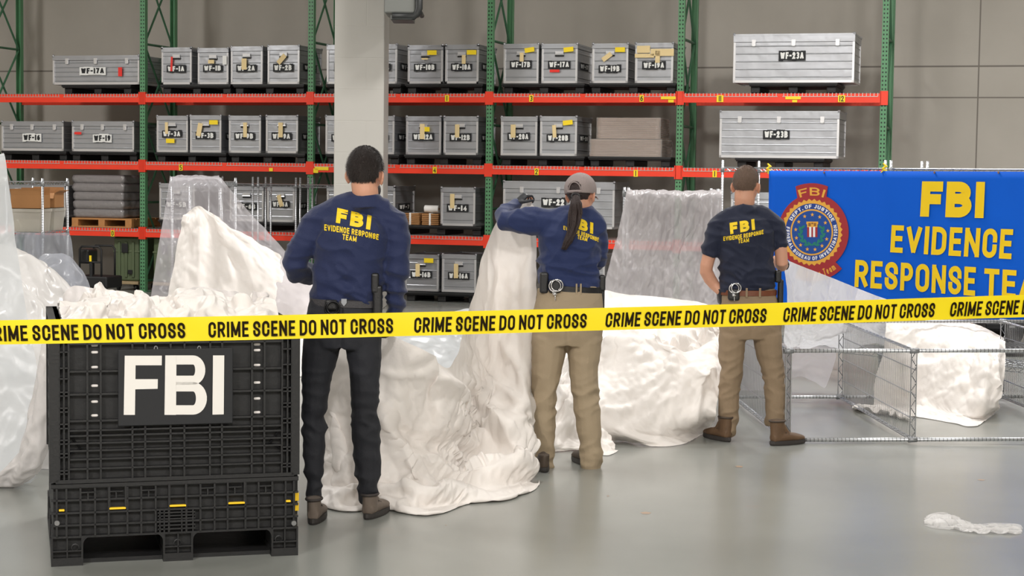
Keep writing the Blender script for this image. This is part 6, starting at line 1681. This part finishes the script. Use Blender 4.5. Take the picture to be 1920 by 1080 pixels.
# heap between the woman and the crew cut man
rows = [R_((1040, 640, 11.9), (1090, 600, 12.3), (1136, 545, 12.7), (1165, 551, 12.8), (1215, 556, 12.9), (1280, 562, 12.8), (1330, 574, 12.5), (1352, 590, 12.2)),
        R_((1036, 690, 11.3), (1085, 640, 11.8), (1135, 600, 12.2), (1175, 595, 12.3), (1225, 600, 12.3), (1285, 605, 12.2), (1335, 615, 12.), (1356, 630, 11.7)),
        R_((1034, 740, 10.9), (1078, 690, 11.2), (1128, 655, 11.6), (1178, 645, 11.6), (1230, 648, 11.6), (1290, 650, 11.5), (1338, 660, 11.4), (1356, 680, 11.3)),
        R_((1034, 790, 10.6), (1075, 760, 10.85), (1125, 730, 11.1), (1175, 725, 11.1), (1230, 725, 11.05), (1290, 720, 11.1), (1336, 720, 11.15), (1346, 735, 11.1)),
        R_((1036, 830, 10.5), (1075, 815, 10.7), (1125, 795, 10.85), (1172, 795, 10.85), (1230, 800, 10.85), (1285, 792, 10.92), (1330, 775, 11.0), (1340, 780, 11.0)),
        R_((1038, 845), (1076, 842), (1122, 838), (1160, 824), (1215, 834), (1280, 830), (1325, 806), (1338, 796))]
cloth_(crump=.01, cs=(.9, 1.1))('balloon_heap', 'billowing white heap of cloth on the floor between the woman and crew cut man', 'fabric sheet', rows, M_CLOTH, .022, (1.018, 1.012), 60, .06, .0004, 'top', 5, .02, .004, 5, .3, post=creases([
    ([(1112, 650), (1170, 651), (1220, 654), (1262, 664), (1294, 680)], .09, 30, 9), ([(1235, 650), (1285, 640), (1320, 622), (1350, 600)], -.1, 12, 12), ([(1290, 688), (1312, 712), (1346, 692)], .07, 12, 8),
    ([(1132, 706), (1190, 700), (1240, 690), (1285, 676)], .012, 7, 4), ([(1130, 748), (1200, 722), (1270, 690)], .014, 9, 5), ([(1136, 792), (1200, 756), (1240, 725), (1270, 696)], .016, 11, 6), ([(1150, 812), (1225, 772), (1270, 720)], .014, 9, 5),
    ([(1126, 770), (1160, 770), (1185, 765)], .03, 7, 5), ([(1228, 610), (1232, 640), (1240, 660)], .03, 5, 5), ([(1180, 610), (1215, 640), (1240, 660)], .025, 8, 4), ([(1320, 700), (1312, 750), (1300, 800)], .03, 10, 6), ([(1240, 780), (1236, 810), (1240, 830)], .015, 8, 6),
    ([(1045, 700), (1060, 760), (1070, 820)], .04, 8, 8), ([(1070, 660), (1072, 720), (1060, 780)], .03, 8, 6)] + auto_creases(6, 16, (1130, 660, 1300, 680), 10, 35, .012, 4, 34) + auto_creases(7, 16, (1130, 690, 1330, 810), -25, 20, .008, 4, 70)))
rows = [R_((1122, 800, 10.75), (1135, 806, 10.74), (1146, 815, 10.72)), R_((1124, 826, 10.6), (1140, 830, 10.6), (1152, 834, 10.62)), R_((1120, 848), (1140, 850), (1158, 842))]
cloth_(crump=.015, cs=(2, 2))('sheet_corner', 'small loose corner of white cloth on the floor by the woman right shoe', 'fabric sheet', rows, M_CLOTH, .015, 1.1, 50, .05, .0005, '', 9, .01, .006, 3, .2)

# film drapes over the racks
def drape(name, label, rows, m, seed, **kw): return cloth(name, label, 'plastic sheet', rows, m, seed=seed, **kw)
yb = RB_Y - .05
rows = [R_((318, 334, yb + .9), (350, 332, yb + .9), (385, 332, yb + .9), (414, 333, yb + .9)), R_((318, 333, yb), (350, 331.5, yb), (385, 331.5, yb), (415, 332.5, yb)), R_((308, 400, yb - .12), (350, 400, yb - .1), (400, 400, yb - .1), (472, 400, yb - .1)), R_((296, 470, yb - .3), (350, 470, yb - .3), (430, 470, yb - .3), (536, 470, yb - .4)),
        R_((283, 555, yb - .55), (350, 555, yb - .6), (460, 555, yb - .7), (600, 556, yb - .8)), R_((268, 640, yb - .8), (350, 650, yb - .9), (480, 650, yb - 1.), (640, 640, yb - 1.1)), R_((258, 684), (350, 694), (480, 698), (660, 704))]
drape('plastic_drape', 'clear plastic draped over a wire rack behind the bulk box, flaring to the right', rows, M_FILM, 11, cell=.035, slack=(1.02, 1.01), it=40, pin='topleft', big=.02, small=.004, coarse=4)
yf = yb - .3
rows = [R_((344, 409, yf), (352, 398, yf), (366, 388, yf), (376, 387, yf), (388, 395, yf), (412, 408, yf)), R_((342, 425, yf - .03), (356, 415, yf - .05), (372, 405, yf - .05), (392, 408, yf - .05), (415, 415, yf - .05), (440, 435, yf)), R_((330, 480, yf - .15), (356, 470, yf - .2), (385, 470, yf - .2), (420, 470, yf - .2), (470, 470, yf - .2), (520, 478, yf - .1)),
        R_((316, 555, yf - .3), (350, 555, yf - .4), (400, 555, yf - .4), (450, 550, yf - .4), (520, 540, yf - .4), (585, 530, yf - .3)), R_((300, 650, yf - .5), (350, 650, yf - .7), (410, 650, yf - .7), (470, 640, yf - .7), (550, 630, yf - .7), (625, 600, yf - .5)), R_((292, 694), (350, 702), (410, 704), (470, 704), (550, 704), (640, 704))]
cloth_(crump=.008, cs=(1, .4))('peaked_white_sheet', 'white cloth rising to a peak inside the clear draped plastic', 'fabric sheet', rows, M_CLOTH, .026, (1.012, 1.006), 50, .05, .0003, 'top', 12, .015, .003, 4, post=creases([([(366, 392), (352, 470), (340, 560)], .03, 16, 10), ([(385, 395), (400, 450), (395, 550)], -.025, 14, 10), ([(414, 410), (420, 450), (440, 540)], .03, 9, 12), ([(425, 428), (470, 455), (540, 490)], .03, 9, 6), ([(376, 390), (374, 450), (372, 540)], .04, 8, 10), ([(430, 440), (460, 490), (480, 550)], .04, 10, 12), ([(350, 402), (348, 412), (346, 425)], .04, 4, 6)] + auto_creases(12, 18, (330, 430, 540, 550), 75, 18, .014, 6, 70)))
yc = RC_Y - .05
rows = [R_((1177, 357, yc + .5), (1230, 358, yc + .5), (1290, 359, yc + .5), (1350, 357, yc + .5)), R_((1176, 355, yc), (1230, 356, yc), (1290, 358, yc), (1352, 355, yc)), R_((1162, 420, yc - .1), (1220, 420, yc - .05), (1285, 420, yc - .05), (1353, 420, yc - .08)), R_((1146, 485, yc - .25), (1205, 490, yc - .2), (1275, 490, yc - .2), (1354, 490, yc - .25)), R_((1129, 548, yc - .4), (1190, 560, yc - .35), (1265, 565, yc - .4), (1352, 575, yc - .45)), R_((1118, 610, yc - .6), (1180, 620, yc - .6), (1260, 625, yc - .6), (1350, 630, yc - .6))]
drape('plastic_drape', 'grey wrinkled plastic draped over a wire rack beside the crew cut man', rows, M_FILMD, 13, cell=.0115, slack=(1.035, 1.0), it=90, pin='topleft', big=.008, small=.004, coarse=3, cslack=(1.03, 1.0), post=creases([([(1196, 375), (1185, 440), (1172, 540)], .025, 10, 8), ([(1240, 365), (1235, 430), (1220, 500), (1208, 560)], .025, 6, 9), ([(1330, 370), (1310, 440), (1280, 510), (1262, 560)], .025, 9, 7), ([(1345, 380), (1330, 460), (1300, 560)], .025, 7, 9), ([(1260, 370), (1258, 440), (1240, 520)], .03, 6, 5), ([(1290, 420), (1280, 470), (1255, 540)], .035, 5, 7)] + auto_creases(13, 60, (1140, 375, 1345, 560), 102, 9, .010, 2.6, 80)))
# far left drape, partly outside the frame
wire_rack('wire_rack', 'chrome wire rack under the milky drape at the left edge of the view', (-4.68, 9.75, 0), 1.35, .5, 1.7, .05, (.15, .8, 1.66), group=GRP)
yl = 9.55
rows = [R_((-460, 294, yl + .7), (-300, 294, yl + .7), (-140, 296, yl + .75), (2, 297, yl + .75)), R_((-470, 290, yl), (-300, 290, yl), (-140, 291, yl), (3, 293, yl)), R_((-470, 420, yl - .05), (-300, 420, yl - .05), (-130, 420, yl - .05), (20, 420, yl - .03)), R_((-470, 560, yl - .15), (-300, 560, yl - .15), (-120, 560, yl - .15), (40, 560, yl - .1)), R_((-470, 720, yl - .25), (-300, 720, yl - .25), (-110, 720, yl - .25), (68, 720, yl - .2)), R_((-470, 850, yl - .32), (-300, 850, yl - .35), (-110, 850, yl - .38), (70, 850, yl - .35)), R_((-470, 912), (-300, 914), (-110, 914), (50, 905))]
drape('plastic_drape', 'milky plastic draped over a rack at the far left edge', rows, M_FILMW, 14, cell=.03, slack=(1.035, 1.01), it=50, pin='top', big=.02, small=.004, coarse=4)
# gathered rope of film beside the bulk box
rows = []
for (px, py, Y, w_) in ((100, 640, 8.75, 16), (92, 700, 8.75, 18), (78, 770, 8.8, 20), (62, 840, 8.85, 20), (35, 880, 8.95, 22), (-20, 905, 9.1, 20)):
    r = []
    for a in range(-100, 281, 38): r.append(at(px + w_ * math.cos(math.radians(a)), py + w_ * .35 * math.cos(math.radians(a)), Y + .06 - .075 * math.sin(math.radians(a)) - 0))
    rows.append(r)
def nofloor(p): p[..., 2] = np.maximum(p[..., 2], .006); return p
drape('gathered_film', 'twisted bundle of white film hanging beside the left side of the bulk box', rows, M_LINER, 15, cell=.014, slack=(1.16, 1.0), it=70, pin='top', big=.008, small=.006, coarse=2)
# mound behind the bulk box at left
rows = [R_((-80, 600, 12.2), (0, 560, 12.3), (60, 580, 12.3), (110, 600, 12.2), (160, 640, 12.), (200, 690, 11.8)),
        R_((-80, 470, 11.5), (-10, 458, 11.5), (28, 463, 11.5), (58, 478, 11.5), (82, 512, 11.4), (112, 530, 11.3), (145, 558, 11.2), (172, 590, 11.1), (190, 660, 11.)),
        R_((-80, 540, 11.0), (-10, 530, 10.9), (28, 530, 10.9), (60, 545, 10.9), (90, 570, 10.8), (122, 590, 10.8), (152, 615, 10.7), (178, 640, 10.6), (195, 700, 10.6)),
        R_((-80, 660, 10.4), (-10, 650, 10.3), (30, 650, 10.3), (65, 660, 10.2), (98, 670, 10.2), (130, 685, 10.2), (160, 700, 10.1), (185, 720, 10.1), (200, 750, 10.1)),
        R_((-80, 780, 9.95), (-10, 780, 9.9), (35, 780, 9.85), (70, 780, 9.8), (105, 780, 9.8), (135, 785, 9.8), (165, 790, 9.75), (190, 800, 9.7), (205, 810, 9.7)),
        R_((-80, 868), (-10, 870), (40, 872), (75, 876), (110, 878), (140, 880), (170, 880), (192, 880), (210, 880))]
rows[0] = [Vector(p) for p in resample([rows[0]] * 2, 2, 9)[0]]
cloth_(crump=.012, cs=(.8, .8))('balloon_mound', 'glossy white mound of cloth behind the left side of the bulk box', 'fabric sheet', rows, film('balloon_skin_gloss', srgb(230, 227, 225), 1., .26, .15, bump=.1, bscale=20, ridge=.35, rscale=3.5), .024, (1.012, 1.01), 50, .07, .0003, 'top', 16, .02, .004, 5, post=creases([([(30, 470), (75, 510), (120, 560), (150, 610)], .05, 14, 7), ([(62, 484), (110, 535), (160, 575)], .04, 8, 8), ([(20, 520), (55, 560), (85, 600)], .04, 8, 6), ([(40, 540), (80, 560), (100, 590)], -.03, 6, 6), ([(100, 545), (130, 575), (150, 600)], .03, 6, 5), ([(60, 680), (80, 760), (85, 840)], .04, 9, 6)] + auto_creases(16, 22, (20, 480, 170, 640), 42, 18, .012, 4, 60)))
# tinted film on the far left rack and heaped beside it
ya = 16.93
rows = [R_((30, 436, ya), (62, 437, ya), (95, 437, ya), (130, 436, ya)), R_((24, 490, ya - .06), (60, 490, ya - .04), (98, 490, ya - .04), (134, 490, ya - .06)), R_((18, 545, ya - .12), (60, 550, ya - .1), (100, 550, ya - .1), (140, 545, ya - .12)), R_((12, 620, ya - .2), (60, 625, ya - .2), (100, 625, ya - .2), (146, 620, ya - .2))]
drape('tinted_drape', 'bluish clear plastic hanging below the cardboard boxes on the left rack', rows, M_FILMT, 17, cell=.024, slack=(1.1, 1.01), it=60, pin='top', big=.02, small=.005, coarse=3)
rows = [R_((66, 520, 14.4), (90, 500, 14.4), (112, 505, 14.4), (140, 530, 14.4), (160, 560, 14.4)), R_((70, 500, 14.1), (88, 476, 14.1), (104, 484, 14.1), (122, 482, 14.1), (150, 505, 14.1), (162, 540, 14.1)), R_((64, 560, 13.8), (90, 540, 13.8), (115, 540, 13.8), (150, 560, 13.8), (172, 590, 13.8)), R_((60, 650, 13.5), (90, 650, 13.5), (120, 650, 13.5), (160, 650, 13.5), (180, 650, 13.5)), R_((60, 730, 13.4), (90, 730, 13.4), (120, 730, 13.4), (160, 730, 13.4), (184, 730, 13.4))]
rows[0] = rows[0][:3] + [at(128, 516, 14.4)] + rows[0][3:]
for i in (2, 3, 4): rows[i] = rows[i][:3] + [rows[i][2].lerp(rows[i][3], .5)] + rows[i][3:]
drape('tinted_film_heap', 'bluish clear film heaped behind the white mound at left', rows, film('tinted_film_clear', srgb(190, 193, 203), .45, .25, .35, bump=.2, bscale=14), 18, cell=.03, slack=1.07, it=50, pin='top', big=.03, small=.006, coarse=3)
# pale film lying on the floor between the two nearest people, further back
rows = [R_((690, 592, 13.2), (760, 596, 13.2), (830, 588, 13.), (880, 578, 12.6)), R_((690, 610, 12.4), (760, 606, 12.2), (830, 600, 12.), (885, 590, 11.8)), R_((690, 650, 11.4), (760, 640, 11.2), (830, 640, 11.2), (885, 640, 11.)), R_((690, 720, 10.6), (760, 720, 10.5), (830, 720, 10.4), (885, 720, 10.4)), R_((690, 800), (760, 810), (830, 812), (885, 815))]
drape('floor_film', 'pale translucent film billowing on the floor behind the big white sheet', rows, M_FILMW, 19, cell=.035, slack=1.03, it=40, pin='top', big=.04, small=.006, coarse=4)

# contents of the bulk box: ruffled liner and sheeting above the rim
def bl(x, y, z): return FL + bx_ * x + by_ * y + Vector((0, 0, z))
rows = []
fy_ = (.07, .1, .15, .22, .36, .55, .75, .92, 1.03)
for j, y in enumerate(fy_):
    r = []
    for i in range(13):
        x = .07 + (BW - .14) * i / 12; e = min(i, 12 - i) / 2.; e = min(1, e)
        z = ZT + np.interp(y, (.07, .11, .17, .3, .66, .95, 1.03), (-.12, -.05, .015, .05, .07, .06, .0)) * (.6 + .4 * e) + (.03 * noise.noise(Vector((i * .7, j * .9, 3.3))))
        r.append(bl(x, y, z))
    rows.append(r)
cloth_(crump=.02, cs=(1.4, 1.))('box_sheeting', 'ruffled white sheeting heaped inside the black bulk box above its rim', 'fabric sheet', rows, M_CLOTH, .014, (1.11, 1.02), 70, .06, .0001, '', 22, .03, .004, 4, .25, floor=None, post=creases([([(192, 540), (190, 570), (196, 600)], .09, 10, 6), ([(160, 548), (165, 580), (160, 600)], .05, 6, 8), ([(230, 560), (245, 585), (250, 600)], .04, 8, 5), ([(262, 550), (263, 580), (270, 600)], .06, 6, 9), ([(300, 556), (310, 580), (308, 600)], -.05, 8, 8), ([(340, 555), (345, 590), (340, 600)], .05, 6, 9), ([(390, 552), (400, 580), (385, 598)], .04, 6, 8), ([(430, 570), (480, 560), (520, 575)], .04, 8, 6), ([(520, 550), (540, 565), (570, 580)], .05, 8, 6)] + auto_creases(22, 24, (150, 550, 570, 600), 70, 50, .014, 4, 40)))
# clear liner standing up round the rear and left of the box
rows = []
for z in (-.12, .0, .04, .08):
    r = []
    pl_ = [(.075, .5), (.075, .8), (.08, 1.0), (.12, 1.045), (.3, 1.05), (.5, 1.045), (.7, 1.05), (.9, 1.045), (BW - .09, 1.0), (BW - .08, .7), (BW - .08, .45)]
    for i, (x, y) in enumerate(pl_): r.append(bl(x, y - max(0, z) * .1, ZT + z * (1 if i > 1 else .5) + (max(0, z) * .5 * math.sin(i * 2.1 + z * 9))))
    rows.append(r)
drape('box_liner', 'clear crinkled liner standing above the rear rim of the black bulk box', rows, M_LINER, 23, cell=.016, slack=(1.12, 1.04), it=60, pin='top', big=.02, small=.008, coarse=3, floor=None)

# film pulled from the crew cut man over the lying rack to the right
rows = [R_((1474, 486, 11.5), (1500, 498, 11.75), (1560, 521, 12.4), (1640, 553, 13.2), (1720, 580, 13.8), (1790, 602, 13.9), (1850, 622, 13.7)),
        R_((1474, 530, 11.6), (1502, 545, 11.9), (1560, 560, 12.5), (1640, 583, 13.3), (1720, 600, 13.75), (1790, 618, 13.7), (1862, 632, 13.5)),
        R_((1473, 580, 11.85), (1505, 600, 12.2), (1560, 605, 12.7), (1640, 612, 13.35), (1715, 616, 13.65), (1788, 626, 13.55), (1872, 640, 13.45)),
        R_((1470, 640, 12.7), (1506, 650, 13.3), (1560, 645, 13.5), (1635, 640, 13.6), (1705, 636, 13.58), (1780, 636, 13.5), (1878, 648, 13.42))]
drape('stretched_film', 'translucent white film stretched from the crew cut man down to the lying rack', rows, film('stretched_film_skin', srgb(238, 238, 242), .88, .22, .35, bump=.12, bscale=14), 24, cell=.028, slack=(1.025, 1.03), it=50, pin='topleft', big=.03, small=.005, coarse=4)
rows = [R_((1384, 640, 13.55), (1430, 640, 13.6), (1490, 645, 13.62), (1560, 650, 13.62)), R_((1380, 700, 13.6), (1430, 695, 13.65), (1495, 675, 13.65), (1562, 668, 13.65)), R_((1384, 735, 13.66), (1430, 730, 13.7), (1500, 702, 13.7), (1545, 722, 13.7))]
drape('hanging_film', 'thin film hanging behind the lying rack seen between the khaki trouser legs', rows, M_FILM, 25, cell=.03, slack=1.05, it=50, pin='top', big=.02, small=.006, coarse=3)
rows = [R_((1655, 594, 13.5), (1700, 594, 13.5), (1745, 597, 13.5), (1790, 601, 13.48), (1840, 613, 13.45), (1880, 632, 13.42)), R_((1662, 606, 13.2), (1705, 606, 13.12), (1745, 609, 13.08), (1792, 614, 13.0), (1842, 624, 12.95), (1884, 640, 12.9)), R_((1655, 660, 13.0), (1700, 665, 12.9), (1745, 668, 12.8), (1792, 668, 12.65), (1842, 672, 12.5), (1884, 680, 12.5)),
        R_((1640, 715, 12.9), (1690, 718, 12.8), (1742, 722, 12.65), (1790, 725, 12.45), (1840, 725, 12.3), (1880, 725, 12.35)), R_((1640, 752, 12.85), (1690, 752, 12.75), (1742, 758, 12.55), (1790, 768, 12.3), (1832, 775, 12.15), (1876, 752, 12.25)), R_((1630, 766), (1690, 776), (1742, 783), (1792, 792), (1830, 797), (1872, 768))]
cloth_(crump=.009, cs=(1.1, .8))('hanging_white_cloth', 'white cloth hanging inside the lying wire rack at right, reaching the floor', 'fabric sheet', rows, M_CLOTH, .02, (1.015, 1.01), 60, .06, .0004, 'top', 26, .015, .004, 4, .3, post=creases([([(1846, 650), (1850, 690), (1846, 730), (1838, 780)], .05, 14, 8), ([(1872, 640), (1866, 700), (1870, 750)], .05, 8, 8), ([(1712, 690), (1760, 680), (1830, 655)], .02, 12, 6), ([(1714, 760), (1770, 740), (1830, 700)], .025, 14, 8), ([(1830, 645), (1810, 690), (1830, 740)], -.04, 9, 12), ([(1705, 640), (1702, 690), (1700, 750)], .03, 9, 7), ([(1838, 700), (1860, 720), (1870, 745)], .03, 6, 5)] + auto_creases(26, 16, (1690, 650, 1880, 780), -30, 40, .01, 4, 50)))
rows = [R_((1600, 757), (1630, 760), (1662, 763), (1700, 772)), [gnd(px, py, .05) for px, py in ((1602, 760), (1632, 764), (1664, 768), (1702, 778))], R_((1606, 764), (1634, 770), (1668, 776), (1704, 786))]
cloth_(crump=.02, cs=(2, 2))('cloth_strip', 'narrow strip of white cloth lying on the floor inside the wire rack', 'fabric sheet', rows, M_CLOTH, .015, 1.1, 40, .05, .0005, '', 27, .01, .006, 2, .2)
# torn scrap of plastic on the open floor
top = ((1736, 968), (1752, 963), (1772, 962), (1800, 973), (1832, 982), (1868, 981), (1900, 982), (1914, 985))
mid = [gnd(px, py + 9, .035 * f) for (px, py), f in zip(top, (.6, 1.1, 1.2, 1., .7, .8, .8, .5))]
rows = [[gnd(px, py, .006) for px, py in top], mid, [gnd(px, py, .008) for px, py in ((1737, 983), (1755, 988), (1778, 990), (1804, 991), (1836, 993), (1870, 995), (1900, 995), (1913, 993))]]
drape('plastic_scrap', 'torn scrap of clear white plastic lying alone on the floor at lower right', rows, film('scrap_film', srgb(242, 240, 240), .6, .2, .35, bump=.3, bscale=30), 28, cell=.009, slack=(1.1, 1.2), it=70, pin='', big=.012, small=.006, coarse=2, bend=.1)
